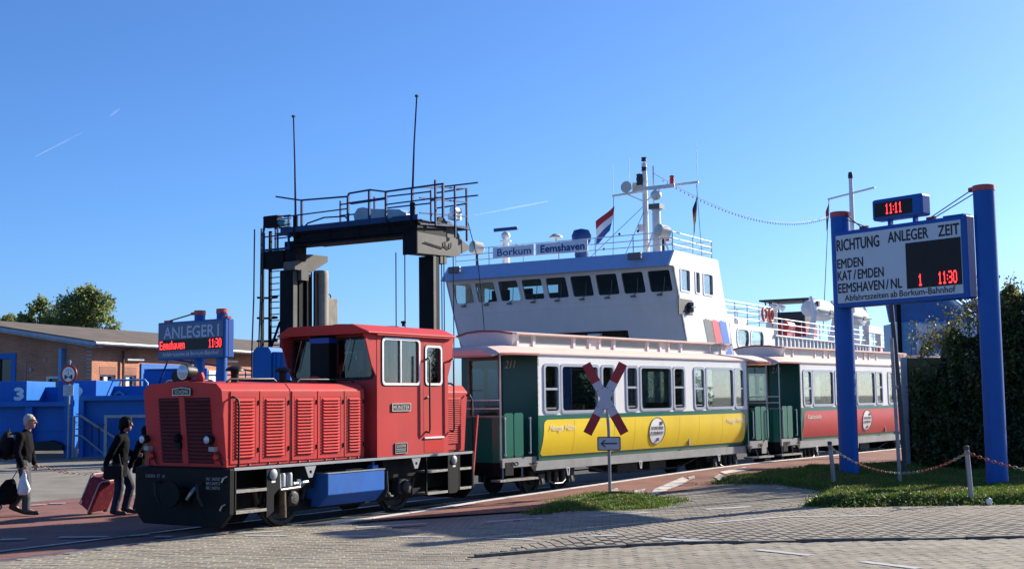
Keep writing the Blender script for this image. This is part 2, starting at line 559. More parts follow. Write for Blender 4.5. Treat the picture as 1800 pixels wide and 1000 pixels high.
# ---------------------------------------------------------------- ground sheets
MB().box(-3500, 3500, -500, 7000, -2.0, -0.08).build('ground', m_asphalt)['kind'] = 'structure'
mb = MB(); NX, NY = 110, 120
for j in range(NY + 1):
    for i in range(NX + 1):
        x = -34 + 60 * i / NX; y = 4 + 66 * j / NY
        s, v = sv_of(x, y)
        mb.v.append((x, y, (hgt(x, y) if v > 2.2 else 0) - 0.03))
for j in range(NY):
    for i in range(NX):
        a = j * (NX + 1) + i
        mb.f.append((a, a + 1, a + NX + 2, a + NX + 1)); mb.mi.append(0)
mb.build('quay_paving', m_beige_far)['kind'] = 'structure'
strip('red_brick_walkway', -14, 5, .6, lambda s: (-7.6, .55), m_red_far, z=-.018)
strip('track_bed', 1.6, 62, .6, lambda s: (-6.5 if s > 7 else -1.6, 1.08), m_ballast, z=-.012)
plat = strip('brick_platform', 1.95, 62, .4, lambda s: (1.17, 1.17 + 2.2 * sstep((s - 1.7) / 5) + (1.2 if s > 14 else 1.2 * sstep((s - 9) / 5))), m_red_pave, dz=.0)
# white edging stones of the platform, one by one
ks = 1.9; K = 0
while ks < 58:
    L = 1.0
    p0, p1 = track_pt(ks, 1.10), track_pt(ks + L - .012, 1.10)
    h0, h1 = hgt(*track_pt(ks, 1.2)[:2]) + .012, hgt(*track_pt(ks + L, 1.2)[:2]) + .012
    d = (p1 - p0).normalized(); nn = Vector((d.y, -d.x, 0)) * .065
    q = [p0 - nn, p0 + nn, p1 + nn, p1 - nn]
    z0 = -.2
    MB().hexa([(a.x, a.y, z0) for a in q] + [(q[0].x, q[0].y, h0), (q[1].x, q[1].y, h0), (q[2].x, q[2].y, h1), (q[3].x, q[3].y, h1)]).build('edging_stone', m_kerb, plat, bevel=.008)
    ks += L
# rails
for nm, v in (('rail', -.45), ('rail', .45)):
    pts = [track_pt(s, v, .0) for s in np.arange(-16, 60, 1.0)]
    mb = MB()
    for a, b in zip(pts[:-1], pts[1:]): mb.bar((a.x, a.y, -.055), (b.x, b.y, -.055), .055, .11)
    mb.build('rail', m_steel)['kind'] = 'structure'
for nm, v in (('groove', -.40), ('groove', .40)):
    pts = [track_pt(s, v, .0) for s in np.arange(-16, 4, 1.0)]
    mb = MB()
    for a, b in zip(pts[:-1], pts[1:]): mb.bar((a.x, a.y, -.010), (b.x, b.y, -.010), .04, .012)
    mb.build('rail_groove', m_darkiron)['kind'] = 'structure'

# ---------------------------------------------------------------- paving stones
KERBL = [(-.50, 15.45), (.68, 16.12), (2.18, 16.58), (4.43, 16.68), (6.7, 16.78), (9.5, 16.9)]
BTOP = [(-.30, 15.75), (.79, 17.63), (2.18, 19.48), (4.27, 21.38), (5.07, 21.93), (6.5, 22.4), (10, 22.4)]
def lerpy(poly, x):
    if x <= poly[0][0]: return None
    for (a, b), (c, d) in zip(poly[:-1], poly[1:]):
        if a <= x <= c: return b + (d - b) * (x - a) / (c - a)
    return poly[-1][1]
def zone(x, y):
    s, v = sv_of(x, y)
    if v < .62: return None
    if s > 1.9 and v < 3.45 and v > 1.0: return None
    if 1.0 >= v and s > 1.6: return None
    yk, yb = lerpy(KERBL, x), lerpy(BTOP, x)
    if yk is not None:
        if y < yk - .07: return 'C'
        if y < yk + .07: return None
        if yb is not None and y < yb: return 'B'
    return 'A'
def bump_h(x, y):
    yk, yb = lerpy(KERBL, x), lerpy(BTOP, x)
    if yk is None or yb is None or not yk < y < yb: return 0.0
    t = (y - yk) / max(.3, yb - yk)
    return .05 * math.sin(PI * min(1, t)) * sstep((x + .5) / 2)
PAV = {'A': (.235, .115, R(-4), .006), 'B': (.27, .135, math.atan2(-.99, .16), .011), 'C': (.225, .15, R(33), .006)}
def in_view(x, y, mx=.06):
    return 12.6 < y < 26 and abs(x / y) < .41 + mx
pav = {}
for zn, (L, W, ang, gap) in PAV.items():
    c, s_ = math.cos(ang), math.sin(ang); lst = []
    N = 170
    for j in range(-N * 2, N * 2):
        for i in range(-N, N):
            a = (i + (.5 if j % 2 else 0)) * L; b = j * W
            x = a * c - b * s_ + 1.0; y = a * s_ + b * c + 18.0
            if not in_view(x, y): continue
            if zone(x, y) == zn: lst.append((x, y))
    pav[zn] = lst
allp = sorted([(x * x + y * y, x, y, zn) for zn, l in pav.items() for x, y in l if abs(x / y) < .42])
near = set((x, y) for _, x, y, zn in allp[:300])
paving = MB()
gs = {}
pm = {}
def paver_verts(L, W, gap):
    a, b = L / 2 - gap / 2, W / 2 - gap / 2; e = .004
    return [(-a, -b, -.03), (a, -b, -.03), (a, b, -.03), (-a, b, -.03), (-a, -b, -e), (a, -b, -e), (a, b, -e), (-a, b, -e), (-a + e, -b + e, 0), (a - e, -b + e, 0), (a - e, b - e, 0), (-a + e, b - e, 0)]
PF = [(0, 1, 5, 4), (1, 2, 6, 5), (2, 3, 7, 6), (3, 0, 4, 7), (4, 5, 9, 8), (5, 6, 10, 9), (6, 7, 11, 10), (7, 4, 8, 11), (8, 9, 10, 11)]
surf = tag(link('stone_paving', None), kind='structure')
big = {'A': MB(), 'B': MB(), 'C': MB()}
for zn, lst in pav.items():
    L, W, ang, gap = PAV[zn]
    pv = paver_verts(L, W, gap)
    me = MB().add(pv, PF).mesh('paving_stone'); me.materials.append(m_beige_ramp if zn == 'B' else m_beige)
    for (x, y) in lst:
        z = hgt(x, y) + bump_h(x, y) + rng.uniform(-.0025, .002)
        az = ang + rng.uniform(-.02, .02); tx, ty = rng.uniform(-.006, .006), rng.uniform(-.008, .008)
        if (x, y) in near:
            link('paving_stone', me, surf, (x, y, z), (tx, ty, az))
        else:
            c, s_ = math.cos(az), math.sin(az)
            big[zn].add([(x + p[0] * c - p[1] * s_, y + p[0] * s_ + p[1] * c, z + p[2] + p[0] * tx + p[1] * ty) for p in pv], PF)
for zn, b in big.items():
    o = b.build('paving_stones', m_beige_ramp if zn == 'B' else m_beige, surf); o['kind'] = 'stuff'
    o['label'] = {'A': 'small grey beige paving stones in straight rows', 'B': 'paving stones of the ramp with wide dark joints', 'C': 'grey beige paving stones laid slantwise in the foreground'}[zn]
# joint bed below the ramp stones
mb = MB(); n = 40
for i in range(n + 1):
    x = -.25 + 10 * i / n; yk, yb = lerpy(KERBL, x), lerpy(BTOP, x)
    for j in range(9):
        y = yk + (yb - yk) * j / 8; mb.v.append((x, y, hgt(x, y) + bump_h(x, y + .001) - .016))
for i in range(n):
    for j in range(8):
        a = i * 9 + j; mb.f.append((a, a + 9, a + 10, a + 1)); mb.mi.append(0)
mb.build('joint_bed', m_joint)['kind'] = 'structure'
# kerb sunk along the foot of the ramp, in short lengths
kerb = tag(link('sunken_kerb', None), kind='structure')
tot = 0
for (a, b), (c, d) in zip(KERBL[:-1], KERBL[1:]):
    n = max(1, int(math.hypot(c - a, d - b) / .75))
    for k in range(n):
        p = Vector((a + (c - a) * (k + .01) / n, b + (d - b) * (k + .01) / n, -.02)); q = Vector((a + (c - a) * (k + .985) / n, b + (d - b) * (k + .985) / n, -.02))
        jz = rng.uniform(.012, .03); off = rng.uniform(-.012, .012)
        MB().bar(p + Vector((0, off, jz)), q + Vector((0, -off, jz)), .075, .06).build('kerb_length', m_kerbdk, kerb, bevel=.006)

# ---------------------------------------------------------------- painted marks
DASH = [(-4.17, 18.52, -3.44, 18.83), (-3.88, 18.25, -3.26, 18.18), (-2.62, 18.03, -2.02, 17.96), (-1.62, 17.84, -1.0, 17.7), (-0.38, 17.48, 0.24, 17.27), (0.82, 17.2, 1.38, 17.21), (1.96, 16.95, 2.49, 16.75), (3.0, 15.81, 3.53, 15.19), (3.97, 14.57, 4.42, 13.94), (2.85, 18.7, 4.07, 19.5), (4.07, 19.5, 5.59, 19.48), (-0.45, 19.82, 0.43, 20.17), (1.19, 20.36, 2.2, 20.82), (3.19, 21.21, 4.03, 21.63), (-2.41, 19.2, -1.37, 19.67), (-7.36, 18.14, -7.01, 18.17), (-6.6, 18.34, -5.88, 18.34), (-5.61, 18.38, -5.36, 18.58), (-5.19, 18.26, -4.93, 18.23), (-9.3, 24.22, -9.04, 24.44), (-9.02, 24.57, -8.75, 24.66)]
for (x0, y0, x1, y1) in DASH:
    d = Vector((x1 - x0, y1 - y0, 0)).normalized(); nn = Vector((-d.y, d.x, 0)) * .075
    n = 8; mb = MB()
    for i in range(n + 1):
        x, y = x0 + (x1 - x0) * i / n, y0 + (y1 - y0) * i / n
        for sg in (-1, 1):
            X, Y = x + sg * nn.x * rng.uniform(.8, 1.1), y + sg * nn.y * rng.uniform(.8, 1.1)
            mb.v.append((X, Y, hgt(X, Y) + bump_h(X, Y) + .007))
    for i in range(n): mb.f.append((2 * i, 2 * i + 1, 2 * i + 3, 2 * i + 2)); mb.mi.append(0)
    mb.build('painted_dash', m_paint)['kind'] = 'structure'
PATCH = [[(2.52, 23.65), (2.74, 24.82), (3.65, 27.45), (3.69, 26.68), (3.41, 25.67), (2.52, 23.37)], [(2.33, 24.58), (2.59, 25.0), (2.43, 23.96), (2.23, 23.84)], [(0.83, 23.1), (1.59, 24.25), (1.33, 22.75), (0.84, 22.07)], [(0.45, 22.13), (0.71, 22.59), (0.63, 21.62), (0.39, 21.66)], [(4.31, 27.32), (4.55, 28.06), (4.57, 26.7), (4.25, 26.21)], [(3.77, 27.42), (3.95, 27.78), (3.86, 27.02), (3.69, 26.68)], [(4.65, 28.67), (5.49, 30.07), (5.46, 29.15), (4.68, 28.04)], [(1.7, 24.38), (2.05, 25.26), (2.03, 24.63), (1.7, 23.94)]]
for pg in PATCH:
    cx = sum(p[0] for p in pg) / len(pg); cy = sum(p[1] for p in pg) / len(pg)
    mb = MB(); mb.v = [(cx, cy, hgt(cx, cy) + .014)] + [(x, y, hgt(x, y) + .014) for x, y in pg]
    for i in range(len(pg)): mb.f.append((0, i + 1, (i + 1) % len(pg) + 1)); mb.mi.append(0)
    mb.build('worn_paint_patch', m_paint_worn)['kind'] = 'structure'

# ---------------------------------------------------------------- grass mounds
def pin(poly, x, y):
    c = False; n = len(poly)
    for i in range(n):
        x0, y0 = poly[i]; x1, y1 = poly[(i + 1) % n]
        if (y0 > y) != (y1 > y) and x < (x1 - x0) * (y - y0) / (y1 - y0) + x0: c = not c
    return c
def edist(poly, x, y):
    m = 9e9; n = len(poly)
    for i in range(n):
        x0, y0 = poly[i]; x1, y1 = poly[(i + 1) % n]
        dx, dy = x1 - x0, y1 - y0; t = max(0, min(1, ((x - x0) * dx + (y - y0) * dy) / (dx * dx + dy * dy)))
        m = min(m, math.hypot(x - x0 - t * dx, y - y0 - t * dy))
    return m
GR1 = [(0.24, 21.08), (0.91, 21.3), (1.86, 21.28), (2.42, 21.52), (3.15, 22.83), (2.57, 23.33), (2.2, 24.5), (1.5, 24.4), (.9, 23.3)]
GR2 = [(3.75, 25.6), (4.74, 27.0), (6.66, 29.3), (9.32, 30.5), (16.5, 34), (16.5, 21.6), (8.59, 21.4), (6.66, 21.35), (5.49, 21.3), (4.95, 21.6), (5.7, 23.6), (5.9, 24.3), (5.2, 25.3)]
def mound(name, poly, top, edge, nbl, blade, label, step=.18):
    xs = [p[0] for p in poly]; ys = [p[1] for p in poly]
    nx, ny = int((max(xs) - min(xs)) / step) + 2, int((max(ys) - min(ys)) / step) + 2
    def mh(x, y):
        if not pin(poly, x, y): return hgt(x, y) - .06
        e = edist(poly, x, y)
        return hgt(x, y) * .6 + top * sstep(e / edge) + .02 * math.sin(x * 3.1 + y * 1.7) * sstep(e / .4) + .015 * math.sin(x * 7.3 - y * 5.1) * sstep(e / .3)
    mb = MB()
    for j in range(ny + 1):
        for i in range(nx + 1):
            x, y = min(xs) - .1 + i * step, min(ys) - .1 + j * step
            mb.v.append((x, y, mh(x, y)))
    for j in range(ny):
        for i in range(nx):
            a = j * (nx + 1) + i; mb.f.append((a, a + 1, a + nx + 2, a + nx + 1)); mb.mi.append(0)
    o = mb.build(name + '_bank', m_soil, smooth=True); o['kind'] = 'structure'
    P = []
    while len(P) < nbl:
        x, y = rng.uniform(min(xs) - .3, max(xs)), rng.uniform(min(ys) - .3, max(ys))
        if y > 14 and abs(x / y) > .46: continue
        if pin(poly, x, y): P.append((x, y, mh(x, y), edist(poly, x, y)))
        else:
            e = edist(poly, x, y)
            if e < .3 and rng.random() < .22 * (1 - e / .3) ** 2 and (zone(x, y) or True): P.append((x, y, hgt(x, y) + bump_h(x, y), .3))
    V, F = [], []
    for (x, y, z, e) in P:
        hgh = blade * rng.uniform(.5, 1.5) * (1.35 if e < .25 else 1); t = rng.uniform(0, 2 * PI); wd = rng.uniform(.006, .013); le = rng.uniform(.2, .8) * hgh; t2 = rng.uniform(0, 2 * PI)
        dx, dy = math.cos(t) * wd, math.sin(t) * wd; k = len(V)
        V += [(x - dx, y - dy, z - .01), (x + dx, y + dy, z - .01), (x + dx * .7 + le * .4 * math.cos(t2), y + dy * .7 + le * .4 * math.sin(t2), z + hgh * .6), (x - dx * .7 + le * .4 * math.cos(t2), y - dy * .7 + le * .4 * math.sin(t2), z + hgh * .6), (x + le * math.cos(t2), y + le * math.sin(t2), z + hgh)]
        F += [(k, k + 1, k + 2, k + 3), (k + 3, k + 2, k + 4)]
    me = bpy.data.meshes.new(name); me.from_pydata(V, [], F); me.materials.append(m_grass)
    tag(link(name, me), label, 'grass', kind='stuff')
    return mh
mh1 = mound('grass_tuft', GR1, .08, .8, 16000, .04, 'small grass mound around the crossing sign post')
mh2 = mound('grass_verge', GR2, .15, .35, 70000, .045, 'rough green grass verge under the departure board', .22)
# broad-leaved weeds along the front of the verge
P = []
for i in range(2600):
    x = rng.uniform(5.0, 9.6); y = 21.3 + rng.uniform(-.05, .4) + (.3 if x < 5.2 else 0)
    P.append((x, y, mh2(x, y) + rng.uniform(.0, .09)))
for i in range(500):
    t = rng.random(); a = GR2[9]; b = GR2[11]
    x = a[0] + (b[0] - a[0]) * t + rng.uniform(0, .2); y = a[1] + (b[1] - a[1]) * t
    P.append((x, y, mh2(x, y) + rng.uniform(0, .07)))
tag(leafcloud('weeds', P, .035, leafmat('weed_leaves', (.05, .10, .018), (.14, .19, .045)), up=.6), 'low broad leaved weeds along the verge edge', 'weeds', kind='stuff')

# ================================================================ locomotive
m_red = M('loco_red', (.55, .056, .052), .5, var=.08, scale=1.2, dirt=.65, dirtcol=(.33, .075, .06), dscale=2.4, streak=.22, bump=.03, bscale=8, spec=.12)
m_redfresh = M('fresh_red', (.55, .03, .02), .35, var=.05)
m_black = M('frame_black', (.006, .006, .0065), .6, var=.3, scale=4, bump=.08, bscale=20, dirt=.25, dirtcol=(.03, .025, .02), spec=.15)
m_blackgloss = M('gloss_black', (.008, .008, .009), .5, var=.1, spec=.25)
m_grille = M('grille_dark_red', (.16, .016, .017), .6, var=.2)
m_grilleback = M('grille_back', (.03, .006, .006), .9)
m_void = M('dark_void', (.006, .006, .006), .9)
m_chrome = M('bright_metal', (.50, .50, .49), .35, 1.0, var=.08)
m_alu = M('window_aluminium', (.75, .75, .73), .4, .6, var=.08)
m_grey = M('grey_paint', (.30, .31, .32), .5, var=.1)
m_tread = M('step_tread', (.24, .225, .20), .6, .4, var=.25, scale=20, bump=.5, bscale=80)
m_tank = M('tank_blue', (.02, .13, .46), .45, var=.08, spec=.3, dirt=.5, dirtcol=(.06, .06, .06), dscale=2.5)
m_grease = M('greasy_iron', (.035, .03, .026), .6, .2, var=.35, scale=9, bump=.5, bscale=40)
m_rust = M('rusty_iron', (.10, .065, .045), .8, .2, var=.35, scale=9, bump=.5, bscale=40)
m_whitepl = M('white_paint', (.78, .78, .77), .45, var=.05)
m_lens = M('lamp_lens', (.42, .46, .52), .15, .3, var=.1, scale=30)
m_redlens = M('red_lens', (.5, .01, .01), .15)
m_rubber = M('rubber', (.015, .015, .015), .75)
m_plate = M('plate_black', (.015, .015, .015), .4)
m_brass = M('plate_letters', (.55, .53, .45), .4, .5)
g_cab = glass('cab_glass', (.42, .46, .45), .05)
g_clear = glass('clear_glass', (.72, .78, .76), .05)
m_bluestripe = M('blue_band', (.015, .06, .35), .5)
m_interior = M('cab_interior', (.05, .05, .048), .7)

ROT_SIDE = (PI / 2, 0, 0)
ROT_FRONT = (PI / 2, 0, -PI / 2)

loco = thing('diesel_locomotive', 'red diesel locomotive with louvred hood at the head of the train', 'locomotive', LO, PI / 2 - LA)
beam = [(-1.015, .95), (1.015, .95), (1.015, .30), (.82, .11), (-.82, .11), (-1.015, .30)]
MB().prism(beam, -.12, -.03, 'x').build('buffer_beam', m_black, loco, bevel=.012)
MB().prism(beam, 5.92, 5.98, 'x').build('buffer_beam', m_black, loco, bevel=.012)
mb = MB().box(-.03, 5.92, -.50, .50, .33, .925)
mb.box(.95, 1.9, -.80, .80, .55, .925).box(3.6, 4.5, -.8, .8, .6, .925).box(2.0, 3.5, .2, .97, .3, .8)
mb.box(.9, 5.0, -.62, -.56, .2, .36).box(.9, 5.0, .56, .62, .2, .36)
mb.build('chassis', m_black, loco)
MB().box(-.03, 5.94, -1.0, 1.0, .927, .962).build('footplate', m_black, loco, bevel=.006)
for s in (-1, 1):
    MB().box(-.02, 5.94, s * 1.003, s * 1.012, .925, .966).build('footplate_edge', m_grey, loco)
# coupling, hoses and lettering at the front
mb = MB().box(-.30, -.12, -.14, .14, .48, .68).cyl((-.34, 0, .58), (-.30, 0, .58), .2, n=20)
mb.build('coupler', m_black, loco, bevel=.01)
for y0 in (-.45, .45):
    MB().tube([(-.12, y0, .75), (-.22, y0, .72), (-.25, y0 - .06, .55), (-.2, y0 - .1, .42)], .022, 8).build('brake_hose', m_rubber, loco)
MB().tube([(-.12, -.30, .66), (-.19, -.30, .60), (-.2, -.22, .50)], .03, 8).build('air_cock', m_chrome, loco)
for (y, z) in ((-.93, .80), (-.9, .40)):
    MB().tube([(-.125, y - .04, z + .05), (-.17, y - .02, z + .03), (-.17, y + .02, z - .03), (-.125, y + .04, z - .05)], .014, 6).build('lashing_eye', m_chrome, loco)
text('painted_lettering', 'DSGEN  ST  10', m_grey, loco, (-.124, .77, .80), ROT_FRONT, .045, .42)
for k, t in enumerate(('HU  240707 9', 'BR3-240713', 'BR2 240713')):
    text('painted_lettering', t, m_grey, loco, (-.124, -.54, .785 - .065 * k), ROT_FRONT, .045, .33 if k == 0 else .28)

# hood
def uf(z): return -.02 - .115 * (z - .962) / 1.15
sec = [(-.84, .964), (-.84, 2.09), (-.74, 2.19), (0, 2.235), (.74, 2.19), (.84, 2.09), (.84, .964)]
mb = MB(); n = len(sec)
mb.v = [(uf(z) if i not in () else 0, y, z) for i, (y, z) in enumerate(sec)] + [(3.07, y, z) for (y, z) in sec]
mb.f = [tuple(range(n))[::-1], tuple(range(n, 2 * n))] + [(i, (i + 1) % n, n + (i + 1) % n, n + i) for i in range(n)]
mb.mi = [0] * len(mb.f)
mb.build('hood', m_red, loco, bevel=.012)
MB().prism([(-.70, .964), (-.70, 2.02), (-.6, 2.12), (.6, 2.12), (.70, 2.02), (.70, .964)], 3.07, 3.25, 'x').build('hood_neck', m_red, loco)
for s in (-1, 1):
    MB().box(-.05, .0, s * .79, s * .86, .966, 1.09).build('hood_foot', m_red, loco, bevel=.004)
sp = MB(); sp.v = [(1.30 + d, y * 1.006, 2.1 + (z - 2.1) * 1.02 if z > 1 else z) for d in (-.008, .008) for (y, z) in sec]
sp.f = [(i, i + 1, n + i + 1, n + i) for i in range(n - 1)]; sp.mi = [0] * (n - 1)
sp.build('hood_seam', m_black, loco)
# louvred doors
LV = {}
def louvre_mesh(L, hh=.034, out=.03):
    key = (L, hh)
    if key not in LV:
        mb = MB(); a = L / 2
        mb.add([(-a, 0, hh), (a, 0, hh), (a, 0, 0), (-a, 0, 0), (-a + .01, -out, .004), (a - .01, -out, .004), (-a + .01, -out + .006, -.004), (a - .01, -out + .006, -.004)],
               [(0, 1, 5, 4), (4, 5, 7, 6), (6, 7, 2, 3), (0, 4, 6, 3), (1, 2, 7, 5), (0, 3, 2, 1)])
        me = mb.mesh('louvre'); me.materials.append(m_red); LV[key] = me
    return LV[key]
DOORS = [(.045, .62), (.64, 1.275), (1.335, 1.90), (1.92, 2.54), (2.56, 3.04)]
for side in (-1, 1):
    for (a, b) in DOORS:
        d = MB().box(a, b, side * .84, side * .856, 1.01, 2.07).build('hood_door', m_red, loco, bevel=.004)
        c = (a + b) / 2; L = min(.40, (b - a) - .2)
        fr_ = MB().ring(rrect(c - L / 2 - .05, c + L / 2 + .05, 1.06, 2.0, .02), rrect(c - L / 2 - .035, c + L / 2 + .035, 1.075, 1.985, .015), side * .856, side * .859, lambda p, q, dd: (p, dd, q))
        fr_.build('pressing', m_red, d)
        if side == -1:
            for k in range(18):
                link('louvre', louvre_mesh(round(L, 2)), d, (c, -.857, 1.10 + k * .0485))
            for zz in (1.2, 1.9):
                MB().cyl((b - .015, -.862, zz - .035), (b - .015, -.862, zz + .035), .011, n=8).build('hinge', m_black, d)
            for xx in (c - .12, c + .1):
                MB().cyl((xx, -.845, .987), (xx, -.868, .987), .012, n=8).build('bolt', m_chrome, d)
# front grille
for (y0, y1) in ((-.60, -.075), (.045, .50)):
    g = MB(); q = [(y0, 1.02), (y1, 1.02), (y1, 1.985), (y0, 1.985)]
    g.hexa([(uf(z) - .004, y, z) for y, z in q] + [(uf(z) + .01, y, z) for y, z in q])
    go = g.build('grille', m_grilleback, loco)
    me = MB().add([(0, -.5, .022), (0, .5, .022), (0, .5, -.014), (0, -.5, -.014), (-.026, -.5, -.008), (-.026, .5, -.008)], [(0, 1, 5, 4), (4, 5, 2, 3), (0, 4, 3), (1, 2, 5), (0, 3, 2, 1)]).mesh('slat')
    me.materials.append(m_grille)
    for k in range(17):
        z = 1.05 + k * .0562
        o = link('slat', me, go, (uf(z) - .006, (y0 + y1) / 2, z)); o.scale = (1, (y1 - y0), 1)
g = MB(); q = [(-.075, 1.0), (.045, 1.0), (.045, 2.0), (-.075, 2.0)]
g.hexa([(uf(z) - .02, y, z) for y, z in q] + [(uf(z), y, z) for y, z in q]); g.build('grille_bar', m_red, loco)
# works plate on the front
pl = MB().prism([(-.24, 2.02), (.15, 2.02), (.15, 2.12), (-.045, 2.145), (-.24, 2.12)], -.168, -.13, 'x').build('works_plate', m_plate, loco)
MB().ring([(-.24, 2.02), (.15, 2.02), (.15, 2.12), (-.045, 2.145), (-.24, 2.12)], [(-.225, 2.033), (.135, 2.033), (.135, 2.11), (-.045, 2.133), (-.225, 2.11)], -.175, -.168, lambda a, b, d: (d, a, b)).build('plate_rim', m_brass, pl)
text('plate_letters', 'SCHÖMA', m_brass, pl, (-.171, .10, 2.045), ROT_FRONT, .058, .29)
# lamps
for (y) in (.80, -.60):
    h = MB().lathe([(.035, .06), (.062, .03), (.072, -.06), (.066, -.07)], (uf(1.37) - .05, y, 1.37), 18, axis='x').build('headlight', m_blackgloss, loco, smooth=True)
    MB().lathe([(.056, .0), (.054, -.010), (.025, -.018)], (uf(1.37) - .118, y, 1.37), 18, axis='x').build('lens', m_lens, h, smooth=True)
    MB().box(uf(1.25) - .10, uf(1.25), y - .10, y - .0, 1.20, 1.27).build('connector_box', m_grey, loco, bevel=.008)
    t = MB().lathe([(.06, 0), (.058, -.05), (.04, -.075)], (uf(1.12), y - .10, 1.12), 16, axis='x').build('tail_lamp', m_redlens, loco, smooth=True)
    MB().tube([(uf(1.2) - .03, y - .13, 1.2), (uf(1.1) - .05, y - .17, 1.08), (uf(1) - .03, y - .2, 1.0)], .014, 6).build('cable', m_rubber, loco)
mb = MB().lathe([(.05, .02), (.07, -.03), (.055, -.10), (.03, -.12)], (uf(1.39) - .01, .08, 1.39), 14, axis='x').box(uf(1.3) - .07, uf(1.3), .03, .13, 1.24, 1.33)
mb.build('jumper_socket', m_black, loco, smooth=True)
h = MB().lathe([(.02, .16), (.09, .13), (.12, .02), (.125, -.08), (.105, -.085)], (-.02, .0, 2.37), 22, axis='x').build('headlight', m_blackgloss, loco, smooth=True)
MB().lathe([(.10, .0), (.098, -.012), (.04, -.03)], (-.105, .0, 2.37), 22, axis='x').build('lens', m_lens, h, smooth=True)
MB().ring(rrect(-.115, .115, 2.255, 2.485, .114, 6), rrect(-.098, .098, 2.272, 2.468, .097, 6), -.115, -.10, lambda a, b, d: (d, a, b)).build('lamp_rim', m_chrome, h)
MB().prism([(-.30, 2.20), (.30, 2.20), (.30, 2.28), (.26, 2.36), (.18, 2.36), (.14, 2.26), (-.14, 2.26), (-.18, 2.36), (-.26, 2.36), (-.30, 2.28)], .02, .06, 'x').build('lamp_bracket', m_red, loco)
hn = MB().lathe([(.085, -.10), (.05, -.02), (.03, .06), (.03, .18)], (.04, .22, 2.31), 16, axis='x').build('horn', m_blackgloss, loco, smooth=True)
# handrails and pipes
def rail(pts, name='handrail', m=m_blackgloss, r=.017): return MB().tube(pts, r, 8).build(name, m, loco, smooth=True)
for s in (-1, 1):
    rail([(.07, s * .84, 1.985), (.07, s * .90, 1.985), (.12, s * .93, 1.95), (.13, s * .94, 1.85), (.13, s * .94, .97)])
    rail([(.13, s * .68, 2.21), (.20, s * .68, 2.255), (1.10, s * .68, 2.262), (1.16, s * .68, 2.22)])
    rail([(1.62, s * .68, 2.215), (1.70, s * .68, 2.258), (2.92, s * .68, 2.262), (3.0, s * .68, 2.22)])
    rail([(5.98, s * .84, 1.99), (6.02, s * .90, 1.99), (6.05, s * .93, 1.9), (6.05, s * .94, .97)])
for (x, y) in ((.62, .34), (1.66, .34)):
    e = MB().lathe([(.06, 2.2), (.06, 2.36), (.065, 2.38)], (x, -y, 0), 16).build('exhaust_stack', m_blackgloss, loco, smooth=True)
    MB().lathe([(.065, 2.38), (.145, 2.385), (.135, 2.42), (.08, 2.455), (.02, 2.465)], (x, -y, 0), 20).build('rain_cap', m_blackgloss, e, smooth=True)
MB().lathe([(.05, 2.2), (.05, 2.27), (.10, 2.28), (.08, 2.32), (.02, 2.33)], (2.55, -.2, 0), 16).build('vent_cap', m_red, loco, smooth=True)

# cab
def cabside(a, b, d): return (a, d, b)
SW = [(3.42, 4.38, 2.21, 2.93), (4.61, 5.02, 2.21, 2.83)]
for s in (-1, 1):
    MB().wall(3.25, 5.25, .966, 3.02, SW, cabside, s * .93, s * .97).build('cab_side', m_red, loco)
    for (a0, a1, b0, b1), mt in zip(SW, (m_alu, m_alu)):
        f = MB().ring(rrect(a0 - .045, a1 + .045, b0 - .045, b1 + .045, .08), rrect(a0 - .004, a1 + .004, b0 - .004, b1 + .004, .06), s * .965, s * .985, cabside).build('window_frame', mt, loco)
        MB().ring(rrect(a0 - .06, a1 + .06, b0 - .06, b1 + .06, .09), rrect(a0 - .04, a1 + .04, b0 - .04, b1 + .04, .075), s * .964, s * .976, cabside).build('window_rubber', m_rubber, f)
        MB().box(a0, a1, s * .945, s * .951, b0, b1).build('window_pane', g_cab, f)
    mbw = MB().box(3.87, 3.90, s * .955, s * .98, 2.21, 2.93).build('window_bar', m_alu, loco)
    dr = MB().ring(rrect(4.52, 5.11, .985, 2.95, .02), rrect(4.535, 5.095, 1.0, 2.935, .02), s * .968, s * .972, cabside).build('door_seam', m_grille, loco)
    MB().box(4.53, 5.10, s * .97, s * .995, 1.235, 1.265).build('door_step_edge', m_whitepl, loco)
    MB().box(4.54, 5.10, s * .9705, s * .974, 1.0, 1.235).build('repainted_patch', m_redfresh, loco)
    MB().box(4.60, 4.68, s * .97, s * 1.0, 1.955, 1.975).build('door_handle', m_brass, loco)
    for xx in (4.60, 5.32):
        rail([(xx - .02, s * .96, 2.60), (xx - .01, s * 1.04, 2.66), (xx, s * 1.05, 2.6), (xx, s * 1.05, 1.4), (xx - .01, s * 1.04, 1.34), (xx - .02, s * .96, 1.36)])
    # gutter and cheeks of the roof visor
    MB().box(3.2, 5.32, s * .97, s * 1.03, 3.005, 3.035).build('gutter', m_red, loco)
    MB().prism([(2.93, 3.02), (3.25, 3.02), (3.25, 2.30), (3.12, 2.50)], s * .94, s * .965, 'y').build('visor_cheek', m_red, loco)
    MB().prism([(5.44, 3.04), (5.25, 3.02), (5.25, 2.30), (5.38, 2.62)], s * .94, s * .965, 'y').build('visor_cheek', m_red, loco)
FW = [(-.86, -.10, 2.31, 2.95), (.38, .90, 2.31, 2.95)]
